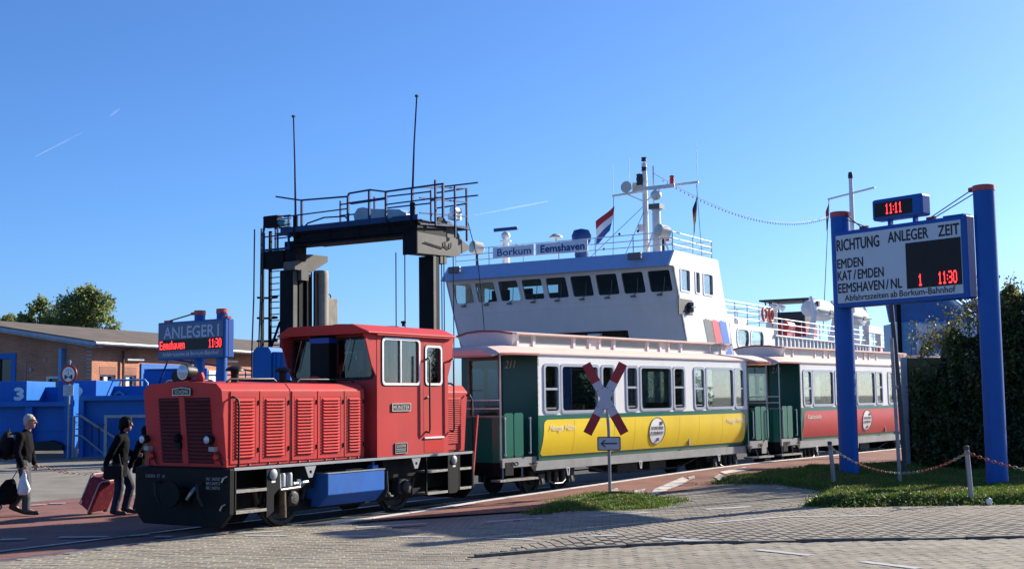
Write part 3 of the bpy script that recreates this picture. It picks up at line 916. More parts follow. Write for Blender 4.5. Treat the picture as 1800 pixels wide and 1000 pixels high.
for x in (3.25, 5.21):
    MB().wall(-.929, .929, .966, 3.02, FW, lambda a, b, d: (d, a, b), x, x + .04).build('cab_end', m_red, loco)
    for (a0, a1, b0, b1) in FW:
        f = MB().ring(rrect(a0 - .05, a1 + .05, b0 - .05, b1 + .05, .09), rrect(a0, a1, b0, b1, .07), x - .008, x + .005, lambda a, b, d: (d, a, b)).build('window_rubber', m_rubber, loco)
        MB().box(x + .012, x + .018, a0, a1, b0, b1).build('window_pane', g_cab, f)
        c = (a0 + a1) / 2
        if x < 4: MB().tube([(x - .05, c + .05, 2.97), (x - .06, c + .16, 2.6), (x - .05, c + .22, 2.42)], .008, 5).build('wiper', m_chrome, loco)
rf = [(-1.04, 3.03), (-1.04, 3.055), (-.72, 3.19), (.72, 3.19), (1.04, 3.055), (1.04, 3.03)]
mb = MB(); n = len(rf)
mb.v = [(2.95 if z < 3.1 else 2.9, y, z) for y, z in rf] + [(5.42 if z < 3.1 else 5.46, y, z) for y, z in rf]
mb.f = [tuple(range(n))[::-1], tuple(range(n, 2 * n))] + [(i, (i + 1) % n, n + (i + 1) % n, n + i) for i in range(n)]; mb.mi = [0] * len(mb.f)
mb.build('cab_roof', m_red, loco, bevel=.008)
MB().lathe([(.20, 3.19), (.20, 3.215), (.16, 3.235), (.02, 3.24)], (3.5, .0, 0), 24).build('roof_hatch', m_black, loco, smooth=True)
MB().lathe([(.24, 3.19), (.24, 3.22), (.2, 3.24), (.02, 3.245)], (4.6, -.1, 0), 24).build('roof_hatch', m_black, loco, smooth=True)
MB().lathe([(.03, 3.24), (.03, 3.30), (.05, 3.30), (.05, 3.33), (.01, 3.34)], (4.75, -.35, 0), 12).build('beacon', m_black, loco, smooth=True)
MB().box(3.05, 3.245, -.08, .36, 2.22, 3.02).build('exhaust_duct', m_black, loco, bevel=.02)
MB().box(3.046, 3.245, -.084, .364, 2.90, 2.985).build('duct_band', m_bluestripe, loco)
# cab interior
mb = MB().box(3.3, 5.2, -.92, .92, .97, 1.02).box(3.3, 3.75, -.9, .9, 1.02, 2.22)
mb.build('control_desk', m_interior, loco)
MB().box(4.6, 5.0, -.6, -.1, 1.02, 1.5).box(4.98, 5.06, -.6, -.1, 1.45, 2.1).build('driver_seat', m_rubber, loco, bevel=.03)
# plates on the cab side
pl = MB().box(3.63, 4.14, -.985, -.972, 1.725, 1.86).build('name_plate', m_plate, loco, bevel=.004)
MB().ring(rrect(3.63, 4.14, 1.725, 1.86, .01), rrect(3.645, 4.125, 1.738, 1.847, .01), -.991, -.985, cabside).build('plate_rim', m_brass, pl)
text('plate_letters', 'MÜNSTER', m_brass, pl, (3.665, -.988, 1.757), ROT_SIDE, .068, .44)
pl = MB().box(3.71, 4.04, -.985, -.972, 1.01, 1.19).build('works_plate', m_plate, loco, bevel=.004)
MB().ring(rrect(3.71, 4.04, 1.01, 1.19, .01), rrect(3.722, 4.028, 1.022, 1.178, .01), -.991, -.985, cabside).build('plate_rim', m_grey, pl)
text('plate_letters', 'SCHÖMA', m_brass, pl, (3.75, -.988, 1.115), ROT_SIDE, .045, .25)
for k in range(2): MB().box(3.745, 4.0, -.988, -.985, 1.05 + .03 * k, 1.06 + .03 * k).build('plate_line', m_grey, pl)

# rear hood
sec2 = [(-.82, .964), (-.82, 2.05), (-.70, 2.17), (.70, 2.17), (.82, 2.05), (.82, .964)]
mb = MB(); n = len(sec2)
mb.v = [(5.25, y, z) for y, z in sec2] + [(5.95 + .12 * (z - .96) / 1.2, y, z) for y, z in sec2]
mb.f = [tuple(range(n))[::-1], tuple(range(n, 2 * n))] + [(i, (i + 1) % n, n + (i + 1) % n, n + i) for i in range(n)]; mb.mi = [0] * len(mb.f)
mb.build('rear_hood', m_red, loco, bevel=.012)
d = MB().box(5.36, 5.84, -.834, -.82, 1.0, 2.0).build('hood_door', m_red, loco)
for k in range(24): link('louvre', louvre_mesh(.42, .026, .022), d, (5.6, -.835, 1.12 + k * .0345))
rail([(5.3, -.6, 2.16), (5.36, -.6, 2.21), (5.85, -.6, 2.21), (5.92, -.6, 2.17)])

# steps, plates and running gear
for s in (-1, 1):
    for (a, b, zz) in ((.02, .64, .64), (.02, .64, .34), (4.58, 5.17, .68), (4.58, 5.17, .30), (5.54, 5.90, .68), (5.54, 5.90, .33)):
        MB().box(a, b, s * .72, s * 1.0, zz - .035, zz).build('step', m_tread, loco, bevel=.004)
        MB().box(a, b, s * 1.0005, s * 1.008, zz - .04, zz + .004).build('step_edge', m_tread, loco)
    MB().prism([(.64, .926), (.93, .926), (.93, .62), (.80, .52), (.80, .28), (.66, .20), (.64, .2)], s * .96, s * 1.0, 'y').build('step_plate', m_black, loco, bevel=.005)
    MB().prism([(5.22, .926), (5.52, .926), (5.52, .30), (5.44, .24), (5.22, .24)], s * .96, s * 1.0, 'y').build('step_plate', m_black, loco, bevel=.005)
    for xx in (4.55, 5.19, 5.53, 5.9, .0): MB().box(xx, xx + .028, s * .965, s * 1.002, .3, .926).build('step_hanger', m_black, loco)
    for xx in (.78, 5.37):
        c = MB().lathe([(.08, -.0), (.078, s * -.0 + .012), (.05, .03), (.01, .036)], (0, 0, 0), 18).build('axle_cap', m_grey, loco, smooth=True, loc=(xx, s * 1.002, .83), rot=(-s * PI / 2, 0, 0))
        MB().box(xx - .035, xx + .045, s * 1.001, s * 1.004, .705, .735).build('cap_label', m_whitepl, loco)
    for xx in (1.60, 4.27):
        MB().ring([(xx - .13, .922), (xx + .13, .922), (xx + .04, .735), (xx - .04, .735)], [(xx - .03, .845), (xx + .03, .845), (xx + .025, .80), (xx - .025, .80)], s * .985, s * 1.0, cabside).build('lifting_eye', m_grey, loco)
    MB().prism([(s * .30, .765), (s * .97, .765), (s * .97, .43), (s * .78, .245), (s * .30, .245)], 2.03, 3.44, 'x').build('fuel_tank', m_tank, loco, bevel=.012)
MB().box(2.02, 3.45, -.98, -.3, .765, .778).build('tank_lid_edge', m_grey, loco)
MB().box(2.55, 2.95, -.9, -.6, .778, .81).build('tank_cover', m_rust, loco)
MB().box(3.22, 3.36, -.9, -.78, .778, .84).cyl((3.29, -.84, .84), (3.29, -.84, .90), .03).build('tank_filler', m_tank, loco)
for k, xx in enumerate((1.06, 1.21)):
    MB().lathe([(.02, .62), (.06, .63), (.062, .80), (.05, .83), (.02, .835)], (xx, -.90, 0), 14).build('air_filter', m_grey, loco, smooth=True)
MB().tube([(.98, -.93, .85), (.98, -.95, .62), (1.0, -.95, .585), (1.42, -.95, .60)], .014, 6).build('pipe', m_alu, loco)
MB().tube([(1.30, -.92, .66), (1.62, -.92, .67)], .022, 8).cyl((1.42, -.92, .62), (1.42, -.92, .72), .03, n=8).build('valve', m_alu, loco)
MB().cyl((1.1, -.88, .58), (1.14, -.86, .16), .055, n=12).build('sand_pipe', m_rust, loco, smooth=True)
MB().tube([(3.55, -.92, .72), (3.56, -.93, .40), (3.5, -.93, .32), (3.7, -.93, .3)], .022, 8).ball((3.58, -.93, .33), .05, 8, 6).build('drain_valve', m_grease, loco)
for ax in (1.42, 4.25):
    for s in (-1, 1):
        wl = MB().lathe([(.05, s * -.06), (.41, s * -.06), (.44, s * -.05), (.44, s * -.01), (.40, s * .0), (.395, s * .05), (.33, s * .055), (.30, s * .02), (.13, s * .02), (.12, s * .07), (.03, s * .075)], (ax, s * .52, .40), 32, axis='y').build('wheel', m_grease, loco, smooth=True)
        MB().box(ax - .17, ax + .17, s * .60, s * .76, .30, .58).lathe([(.12, s * .0), (.12, s * .05), (.08, s * .08), (.02, s * .085)], (ax, s * .76, .42), 16, axis='y').build('axle_box', m_grease, loco, bevel=.012)
        MB().prism([(ax - .45, .62), (ax + .45, .62), (ax + .40, .56), (ax + .12, .52), (ax - .12, .52), (ax - .40, .56)], s * .66, s * .74, 'y').build('leaf_spring', m_black, loco)
        for dx in (-.55, .55):
            MB().bar((ax + dx, s * .5, .55), (ax + dx * .82, s * .5, .22), .09, .06).build('brake_shoe', m_rust, loco)
    MB().cyl((ax, -.5, .40), (ax, .5, .40), .07, n=12).build('axle', m_grease, loco)
# shunter's pole rack and rear coupling bar
MB().bar((6.0, -.95, .35), (6.14, -.99, 1.62), .035).build('signal_staff', M('staff_red', (.42, .03, .03), .5), loco)
MB().box(5.98, 6.35, -.1, .1, .5, .64).build('coupler', m_black, loco)

# ================================================================ coaches
m_green = M('coach_green', (.004, .135, .085), .35, var=.08, scale=1.5, dirt=.2, dirtcol=(.01, .05, .035))
m_green_dk = M('coach_end_green', (.004, .085, .06), .28, var=.08, scale=1.5)
m_yellow = M('coach_yellow', (.93, .65, .015), .4, var=.05, scale=1.2, dirt=.2, dirtcol=(.55, .36, .05), dscale=2, streak=.2)
m_redpanel = M('coach_red', (.58, .045, .045), .4, var=.05, scale=1.2, dirt=.2, dirtcol=(.35, .06, .05), dscale=2, streak=.2)
m_white = M('coach_white', (.80, .79, .76), .45, var=.03, scale=1.5, dirt=.22, dirtcol=(.52, .48, .41), dscale=2.5, streak=.15)
m_roofpink = M('roof_terracotta', (.72, .50, .42), .65, var=.06, scale=2, dirt=.3, dirtcol=(.62, .5, .44), dscale=2)
m_rooflight = M('clerestory_white', (.80, .72, .68), .55, var=.08, scale=2)
m_roofedge = M('roof_edge_red', (.33, .07, .07), .5, var=.1)
m_clerpane = M('clerestory_pane', (.33, .35, .31), .35, var=.08)
m_sole = M('sole_bar_grey', (.26, .26, .255), .6, var=.15, scale=3, dirt=.4, dirtcol=(.1, .09, .08))
m_frame = M('window_frame_grey', (.40, .43, .50), .4, .3, var=.06)
m_wood = M('varnished_wood', (.17, .075, .03), .4, var=.25, scale=6)
m_seat = M('wood_seat', (.35, .22, .12), .5, var=.15)
m_floor = M('coach_floor', (.12, .10, .08), .7)
m_inner = M('coach_inner', (.30, .29, .25), .6)
m_goldtext = M('cream_lettering', (.82, .76, .60), .5)
m_silvertext = M('silver_lettering', (.50, .50, .47), .45, .2)
m_logo = M('logo_white', (.82, .81, .78), .4)
m_ink = M('logo_ink', (.05, .05, .06), .5)
m_logopurple = M('logo_purple', (.16, .03, .16), .5)
m_bogie = M('bogie_iron', (.035, .032, .03), .65, .3, var=.3, scale=8, bump=.4, dirt=.4, dirtcol=(.10, .075, .055))
m_bolt = M('pale_steel', (.20, .19, .17), .5, .5, var=.2)

m_seam = M('panel_seam', (.25, .17, .05), .6)
CWIN = [(1.93, 2.37), (2.50, 3.76), (3.94, 4.34), (4.87, 5.26), (5.43, 6.67), (6.82, 7.24), (7.74, 8.15), (8.30, 9.56), (9.68, 10.09)]
CZ = (1.66, 2.56)
def tum(z):
    """half width of the body at height z (the lower side curves inward)"""
    if z >= 1.35: return 1.0
    t = (1.35 - z) / .70
    return 1.0 - .15 * t ** 2.2
def coach(name, label, panel_mat, number, title, pos, group, detail=True):
    c = thing(name, label, 'railway coach', pos, PI / 2 - CA, group)
    side = lambda a, b, d: (a, d, b)
    holes = [(a, b, *CZ) for a, b in CWIN]
    zs = [.67, .75, .85, .95, 1.05, 1.15, 1.25, 1.35, 1.58]
    for s in (-1, 1):
        mb = MB().wall(1.7, 10.3, 1.58, 2.80, holes, side, s * .965, s * 1.0)
        mb.build('upper_side', m_white, c)
        mb = MB()
        for a, b in zip(zs[:-1], zs[1:]):
            mb.hexa([(1.7, s * tum(a), a), (10.3, s * tum(a), a), (10.3, s * (tum(a) - .04), a), (1.7, s * (tum(a) - .04), a), (1.7, s * tum(b), b), (10.3, s * tum(b), b), (10.3, s * (tum(b) - .04), b), (1.7, s * (tum(b) - .04), b)])
        mb.build('lower_side', m_green, c)
        # painted panel with rounded corners, following the curve of the side
        mb = MB(); nz = 16; z0, z1, r = .775, 1.49, .10
        for k in range(nz + 1):
            z = z0 + (z1 - z0) * k / nz
            e = 0
            dz = min(z - z0, z1 - z)
            if dz < r: e = r - math.sqrt(max(0, r * r - (r - dz) ** 2))
            flare = -.06 * ((z1 - z) / (z1 - z0)) ** 2
            for u in (1.88 + e + flare, 3.5, 6.0, 8.5, 10.12 - e - flare):
                mb.v.append((u, s * (tum(z) + .004), z))
        for k in range(nz):
            for j in range(4):
                a = k * 5 + j; mb.f.append((a, a + 1, a + 6, a + 5)); mb.mi.append(0)
        pn = mb.build('painted_panel', panel_mat, c, smooth=True)
        if s == -1:
            for us_ in (2.9, 4.35, 5.15, 7.0, 7.9, 9.0):
                sm = MB()
                for k in range(9): z = .80 + .66 * k / 8; sm.v += [(us_, -(tum(z) + .0065), z), (us_ + .007, -(tum(z) + .0065), z)]
                for k in range(8): sm.f.append((2 * k, 2 * k + 1, 2 * k + 3, 2 * k + 2)); sm.mi.append(0)
                sm.build('panel_seam', m_seam, pn)
        for i, (a, b) in enumerate(CWIN):
            wide = b - a > 1
            f = MB().ring(rrect(a - .055, b + .055, CZ[0] - .055, CZ[1] + .055, .10), rrect(a + .005, b - .005, CZ[0] + .005, CZ[1] - .005, .07), s * .985, s * 1.016, side).build('window_frame', m_frame, c)
            MB().box(a, b, s * .975, s * .979, *CZ).build('window_pane', g_clear, f)
            if not wide:
                zm = 2.13 if i % 2 else 2.10
                MB().box(a, b, s * .98, s * 1.008, zm - .022, zm + .022).build('window_bar', m_frame, f)
                MB().box(a + .02, b - .02, s * .982, s * .996, CZ[0] + .04, CZ[0] + .07).build('window_catch', m_bolt, f)
        MB().box(1.7, 10.3, s * .90, s * .92, .50, .64).box(1.7, 10.3, s * .86, s * .92, .64, .672).build('sole_bar', m_sole, c)
        # lettering and emblem
        if s == -1:
            lz = 1.16; lu = 6.05
            y = -(tum(lz) + .012)
            mbd = MB(); nr = 14
            for k in range(nr + 1):
                th = -PI / 2 + PI * k / nr; zz = lz + .30 * math.sin(th); hw = max(.002, .33 * math.cos(th))
                mbd.v += [(lu - hw, -(tum(zz) + .012), zz), (lu + hw, -(tum(zz) + .012), zz)]
            for k in range(nr): mbd.f.append((2 * k, 2 * k + 1, 2 * k + 3, 2 * k + 2)); mbd.mi.append(0)
            o = mbd.build('emblem', m_logo, c, smooth=True)
            ro = [(lu + .335 * math.cos(t), lz + .305 * math.sin(t)) for t in np.linspace(0, 2 * PI, 33)[:-1]]
            ri = [(lu + .32 * math.cos(t), lz + .29 * math.sin(t)) for t in np.linspace(0, 2 * PI, 33)[:-1]]
            MB().ring(ro, ri, 0, .006, lambda a, b, d: (a, -(tum(b) + .011 + d), b)).build('emblem_ring', m_ink, o)
            def ctext(nm, t, m, u, z, h, wd, **kw):
                tm = text(nm, t, m, o if nm == 'emblem_letters' else c, (u, -(max(tum(z), tum(z + h)) + .016), z), ROT_SIDE, h, wd, **kw)
            ctext('emblem_letters', 'BORKUMER', m_ink, lu - .25, lz + .03, .07, .5, bold=.03)
            ctext('emblem_letters', 'KLEINBAHN', m_ink, lu - .26, lz - .08, .07, .5, bold=.03)
            for (du, dz) in ((.10, .17), (.0, -.19)):
                for k in range(3):
                    MB().prism([(lu + du + .035 * k, lz + dz - .035), (lu + du + .025 + .035 * k, lz + dz - .035), (lu + du + .035 + .035 * k, lz + dz + .035), (lu + du + .01 + .035 * k, lz + dz + .035)], -(tum(lz + dz) + .024), -(tum(lz + dz) + .006), 'y').build('emblem_mark', (m_ink, m_logopurple, m_ink)[k], o)
            if title: ctext('lettering', title, m_goldtext, 2.06, 1.27, .115, .86, shear=.3, bold=.02)
            if title: ctext('lettering', title, m_goldtext, 9.2, 1.27, .115, .80, shear=.3, bold=.02)
    # floor and interior
    MB().box(.6, 11.4, -.86, .86, .70, .78).build('floor', m_floor, c)
    for u in (2.42, 3.35, 4.6, 5.6, 6.9, 7.5, 8.6, 9.6):
        for s in (-1, 1):
            MB().box(u - .02, u + .02, s * .30, s * .93, 1.1, 1.78).box(u - .22, u + .22, s * .30, s * .93, 1.08, 1.13).build('bench', m_seat, c)
    MB().box(4.60, 4.64, -.96, -.4, .78, 2.75).box(4.60, 4.64, .4, .96, .78, 2.75).box(7.48, 7.52, -.96, -.4, .78, 2.75).box(7.48, 7.52, .4, .96, .78, 2.75).build('partition', m_inner, c)
    MB().box(1.72, 10.28, -.96, .96, 2.76, 2.795).build('ceiling', m_inner, c)
    # roof with clerestory
    rs = [(-1.03, 2.785), (-1.03, 2.815), (-.93, 2.87), (-.72, 2.95), (.72, 2.95), (.93, 2.87), (1.03, 2.815), (1.03, 2.785)]
    mb = MB(); n = len(rs)
    us = [(.35, -.10), (.5, -.03), (.9, 0), (11.1, 0), (11.5, -.03), (11.65, -.10)]
    for (u, dz) in us:
        for y, z in rs: mb.v.append((u, y * (1 if -.01 < dz else (.985 if dz > -.05 else .93)), z + dz * (1 if z > 2.8 else .35)))
    for k in range(len(us) - 1):
        for i in range(n): mb.f.append((k * n + i, k * n + (i + 1) % n, (k + 1) * n + (i + 1) % n, (k + 1) * n + i)); mb.mi.append(0)
    mb.f += [tuple(range(n))[::-1], tuple(range((len(us) - 1) * n, len(us) * n))]; mb.mi += [0, 0]
    mb.build('roof', m_roofpink, c)
    for s in (-1, 1):
        MB().box(.5, 1.72, s * 1.031, s * 1.04, 2.765, 2.80).build('eave_edge', m_roofedge, c)
        MB().box(10.3, 11.5, s * 1.031, s * 1.04, 2.765, 2.80).build('eave_edge', m_roofedge, c)
    CW = [(1.55, 1.93), (2.10, 3.30), (3.47, 3.86), (4.42, 4.78), (4.98, 6.14), (6.33, 6.70), (7.24, 7.60), (7.80, 8.98), (9.15, 9.5)]
    cl = MB().box(1.42, 9.85, -.66, .66, 2.95, 3.20).build('clerestory', m_rooflight, c)
    for s in (-1, 1):
        for (a, b) in CW: MB().box(a, b, s * .66, s * .668, 3.02, 3.16).build('clerestory_pane', m_clerpane, cl)
        for a in (1.48, 2.0, 3.38, 3.95, 4.32, 4.88, 6.24, 6.78, 7.14, 7.70, 9.06, 9.62): MB().box(a - .035, a + .035, s * .661, s * .685, 2.96, 3.195).build('clerestory_post', m_rooflight, cl)
    MB().prism([(-.76, 3.19), (-.76, 3.215), (-.4, 3.26), (0, 3.275), (.4, 3.26), (.76, 3.215), (.76, 3.19)], 1.35, 9.92, 'x').build('clerestory_roof', m_roofpink, cl)
    for (ub, ut, nm) in ((1.36, 1.12, 0), (9.9, 10.15, 1)):
        mb = MB(); q = [(-.62, 2.97), (.62, 2.97), (.74, 3.19), (.4, 3.245), (0, 3.265), (-.4, 3.245), (-.74, 3.19)]
        bulge = [0, 0, .0, .6, 1, .6, 0]
        mb.v = [(ub + (ut - ub) * ((z - 2.97) / .3 * .6 + .4 * bl), y, z) for (y, z), bl in zip(q, bulge)] + [(ub + (.1 if ub > ut else -.1), y, z) for y, z in q]
        k = len(q); mb.f = [tuple(range(k)), tuple(range(k, 2 * k))[::-1]] + [(i, (i + 1) % k, k + (i + 1) % k, k + i) for i in range(k)]; mb.mi = [0] * len(mb.f)
        eo = mb.build('clerestory_end', m_whitepl, cl, smooth=True)
        pts = [(ub + (ut - ub) * ((z - 2.97) / .3 * .6 + .4 * bl), y, z + .005) for (y, z), bl in list(zip(q, bulge))[2:]]
        MB().tube(pts, .022, 6).build('end_trim', m_roofedge, cl)
    # platforms at both ends
    for e in (0, 1):
        X = (lambda u: u) if e == 0 else (lambda u: 12.0 - u)
        bd = MB().wall(-1.0, 1.0, .70, 2.80, [(-.02, .77, 1.58, 2.70)], lambda a, b, d: (d, a, b), X(1.69), X(1.74)).build('bulkhead', m_green_dk, c)
        MB().ring([(-.08, 1.50), (.83, 1.50), (.83, 2.76), (-.08, 2.76)], [(-.01, 1.58), (.76, 1.58), (.76, 2.70), (-.01, 2.70)], X(1.66), X(1.70), lambda a, b, d: (d, a, b)).build('door_frame', m_wood, bd)
        MB().box(X(1.71), X(1.715), -.01, .76, 1.58, 2.70).build('window_pane', g_clear, bd)
        if e == 0 and number: text('coach_number', number, m_silvertext, bd, (X(1.685), -.17, 2.53), ROT_FRONT, .155, .28, shear=.3)
        # dash panel with rounded corners
        poly = [(X(.95), -.94), (X(.70), -.94), (X(.60), -.88), (X(.555), -.76), (X(.54), 0), (X(.555), .76), (X(.60), .88), (X(.70), .94), (X(.95), .94)]
        inn = [(X(.95), -.91), (X(.71), -.91), (X(.63), -.86), (X(.59), -.75), (X(.575), 0), (X(.59), .75), (X(.63), .86), (X(.71), .91), (X(.95), .91)]
        k = len(poly); mb = MB()
        mb.v = [(p[0], p[1], z) for z in (.70, 1.56) for p in poly] + [(p[0], p[1], z) for z in (.70, 1.56) for p in inn]
        for i in range(k - 1): mb.f += [(i, i + 1, k + i + 1, k + i), (2 * k + i, 3 * k + i, 3 * k + i + 1, 2 * k + i + 1), (k + i, k + i + 1, 3 * k + i + 1, 3 * k + i)]
        mb.f += [(0, k, 3 * k, 2 * k), (k - 1, 3 * k - 1, 4 * k - 1, 2 * k - 1)]; mb.mi = [0] * len(mb.f)
        # keep only the part forward of the gates
        mb.build('dash_panel', m_green, c, smooth=False)
        rim = [(p[0], p[1], 1.575) for p in poly]
        MB().tube(rim, .022, 6).build('dash_rail', m_sole, c)
        mb = MB(); sk = [(p[0], p[1] * 1.02) for p in poly]
        mb.v = [(p[0], p[1], z) for z in (.45, .70) for p in sk]
        for i in range(k - 1): mb.f.append((i, i + 1, k + i + 1, k + i))
        mb.f.append(tuple(range(k))); mb.mi = [0] * len(mb.f)
        mb.build('end_skirt', m_black if e == 0 else m_sole, c)
        for zz in (1.73, 1.89): MB().tube([(X(.60), -.93, zz), (X(.565), -.72, zz), (X(.555), .72, zz), (X(.60), .93, zz)], .013, 6).build('end_bar', m_whitepl, c)
        for s in (-1, 1):
            MB().cyl((X(.58), s * .95, .75), (X(.58), s * .95, 2.80), .017, n=8).build('corner_post', m_chrome, c)
            for (a, b) in ((.68, .95), (.98, 1.26)):
                gt = MB().prism(rrect(min(X(a), X(b)), max(X(a), X(b)), .80, 1.64, .05), s * .945, s * .965, 'y').build('gate_leaf', m_green, c)
            MB().box(X(.62), X(1.69), s * .84, s * .955, .60, .78).build('platform_edge', m_sole, c)
            MB().prism([(X(1.72), .66), (X(1.42), .66), (X(1.62), .47)], s * .88, s * .955, 'y').build('corner_gusset', m_black, c)
            for uu, z0, z1 in ((.66, .84, 1.53), (1.44, .86, 1.53)):
                MB().tube([(X(uu), s * .955, z1), (X(uu), s * 1.0, z1 - .01), (X(uu), s * 1.0, z0 + .01), (X(uu), s * .955, z0)], .014, 6).build('grab_rail', m_chrome, c)
                MB().ball((X(uu), s * .99, z1), .026, 8, 6).ball((X(uu), s * .99, z0), .026, 8, 6).build('rail_end', m_chrome, c)
            # foot board
            MB().box(X(.45), X(1.62), s * .80, s * 1.04, .345, .385).build('foot_board', m_tread, c)
            for uu in (.66, 1.25): MB().bar((X(uu), s * .93, .62), (X(uu - .06), s * .98, .38), .03, .02).build('board_hanger', m_sole, c)
            # two small rings (maker's mark) on the platform edge
            for du in (-.07, .05):
                t = [(X(1.0) + du + .05 * math.cos(a), s * .957, .665 + .035 * math.sin(a)) for a in np.linspace(0, 2 * PI, 13)[:-1]]
                MB().tube(t, .007, 5, closed=True).build('edge_ring', m_black, c)
        MB().box(X(.10), X(.60), -.09, .09, .48, .62).lathe([(.13, -.02), (.13, .02)], (X(.14), 0, .55), 16, axis='x').build('coupler', m_black, c)
    # running gear
    MB().box(1.2, 10.8, -.12, .12, .50, .70).box(1.2, 10.8, -.7, -.62, .55, .66).box(1.2, 10.8, .62, .7, .55, .66).build('underframe', m_bogie, c)
    for s in (-1, 1):
        MB().tube([(3.4, s * .72, .55), (4.6, s * .72, .28), (7.4, s * .72, .28), (8.6, s * .72, .55)], .018, 6).build('truss_rod', m_bogie, c)
    for (a, b) in ((4.9, 5.7), (6.2, 6.9)): MB().box(a, b, -.68, .1, .28, .56).build('battery_box', m_bogie, c, bevel=.02)
    MB().cyl((7.0, .3, .42), (7.9, .3, .42), .17, n=16).build('brake_cylinder', m_bogie, c, smooth=True)
    for uu in (2.75, 5.45, 8.9):
        t = [(uu - .045, -.93, .50), (uu + .045, -.93, .50), (uu + .02, -.935, .36), (uu - .02, -.935, .36)]
        MB().tube(t, .012, 5, closed=True).build('hanging_loop', m_whitepl, c)
    for b in (2.55, 9.45):
        bo = MB()
        for s in (-1, 1):
            bo.prism([(b - .75, .48), (b + .75, .48), (b + .70, .34), (b + .25, .26), (b - .25, .26), (b - .70, .34)], s * .62, s * .70, 'y')
        bo.box(b - .2, b + .2, -.62, .62, .32, .48)
        bo.build('bogie_frame', m_bogie, c)
        for ax in (b - .5, b + .5):
            for s in (-1, 1):
                MB().lathe([(.05, s * -.05), (.28, s * -.05), (.30, s * -.01), (.27, s * .0), (.265, s * .05), (.20, s * .05), (.18, s * .01), (.08, s * .01), (.07, s * .06), (.02, s * .06)], (ax, s * .47, .27), 24, axis='y').build('wheel', m_bogie, c, smooth=True)
                MB().box(ax - .10, ax + .10, s * .70, s * .80, .20, .42).build('axle_box', m_bogie, c, bevel=.012)
                MB().prism([(ax - .045, .34), (ax + .045, .34), (ax, .22)], s * .80, s * .815, 'y').build('axle_cover', m_bolt, c)
            MB().cyl((ax, -.47, .27), (ax, .47, .27), .05, n=10).build('axle', m_bogie, c)
        for dx in (-.25, 0, .25):
            MB().cyl((b + dx, -.76, .24), (b + dx, -.76, .44), .055, n=10).build('spring', m_bogie, c)
        MB().tube([(b - .28, -.80, .26), (b - .15, -.82, .20), (b + .15, -.82, .20), (b + .28, -.80, .26)], .016, 6).build('brake_rigging', m_bolt, c)
    return c
coach('passenger_coach', 'yellow panelled coach numbered 211 right behind the red locomotive', m_yellow, '211', 'Hooge Hörn', CO, 'coaches of the train')
coach('passenger_coach', 'red panelled coach numbered 212, second in the train', m_redpanel, '212', 'Kiebitzdelle', CO + CAX * 11.55, 'coaches of the train')
coach('passenger_coach', 'third coach of the train, half hidden behind the hedge', m_yellow, None, None, CO + CAX * 23.1, 'coaches of the train')

# ================================================================ ferry ramp gantry
GA = 0.541
GAX = Vector((math.sin(GA), math.cos(GA), 0)); GN = Vector((math.cos(GA), -math.sin(GA), 0))
m_gblack = M('gantry_black', (.007, .007, .009), .65, var=.25, scale=2, dirt=.25, dirtcol=(.03, .03, .03), dscale=2.5, bump=.1, spec=.12)
m_ggrey = M('gantry_sunlit_grey', (.10, .093, .083), .75, var=.2, scale=2, dirt=.4, dirtcol=(.05, .05, .05), dscale=2)  # sunlit sides of the black steel, painted as a separate grey
m_gblue = M('gantry_blue', (.014, .042, .12), .6, spec=.2, var=.15, scale=3, dirt=.2, dirtcol=(.05, .06, .08))
m_pile = M('pile_grey', (.26, .24, .21), .8, var=.2, scale=2, dirt=.6, dirtcol=(.35, .25, .12), dscale=1.3)
m_box = M('counterweight_concrete', (.30, .27, .23), .85, var=.2, scale=3, dirt=.4, bump=.3)
m_winch = M('winch_pale_blue', (.30, .42, .50), .5, var=.1)
m_motor = M('motor_teal', (.03, .16, .22), .5)
m_cable = M('wire_rope', (.03, .03, .03), .6, .3)
gan = thing('ramp_gantry', 'black steel lifting gantry with blue railings over the ferry ramp', 'gantry', (-3.42, 45.0, 0), PI / 2 - GA)
# local x: towards the ship, local y: to the left
def gp(name, mb, m, **k): return mb.build(name, m, gan, **k)
def gbar(name, p, q, w_, m=m_gblue, h=None): return gp(name, MB().bar(p, q, w_, h), m)
# right tower
gp('tower', MB().box(.97, 1.12, .0, .62, 0, 7.2), m_gblack, bevel=.01)
gp('tower_lit_strip', MB().box(1.0, 1.16, -.03, -.002, 0, 7.2), m_ggrey)  # grey strip standing in for sunlight on the tower side
gp('tower', MB().box(1.2, 1.48, .03, .6, 0, 7.2), m_gblack, bevel=.02)
gp('tower_head', MB().prism([(0, 7.21), (2.42, 7.29), (3.44, 7.66), (3.44, 7.83), (2.95, 7.99), (0, 7.99)], -.02, .62, 'y'), m_ggrey, bevel=.015)
gp('head_plate', MB().box(-.03, -.002, -.02, .62, 7.18, 8.02), m_gblack)
gp('head_foot', MB().box(1.5, 1.92, 0, .35, 6.98, 7.24), m_ggrey)
for (a, b) in ((.4, 1.7), (1.7, 2.1)): gp('hydraulic_pipe', MB().tube([(a, -.06, 7.65), (b - .1, -.06, 7.55), (b, -.06, 7.62), (b + .02, -.06, 7.8)], .022, 6), m_gblack)
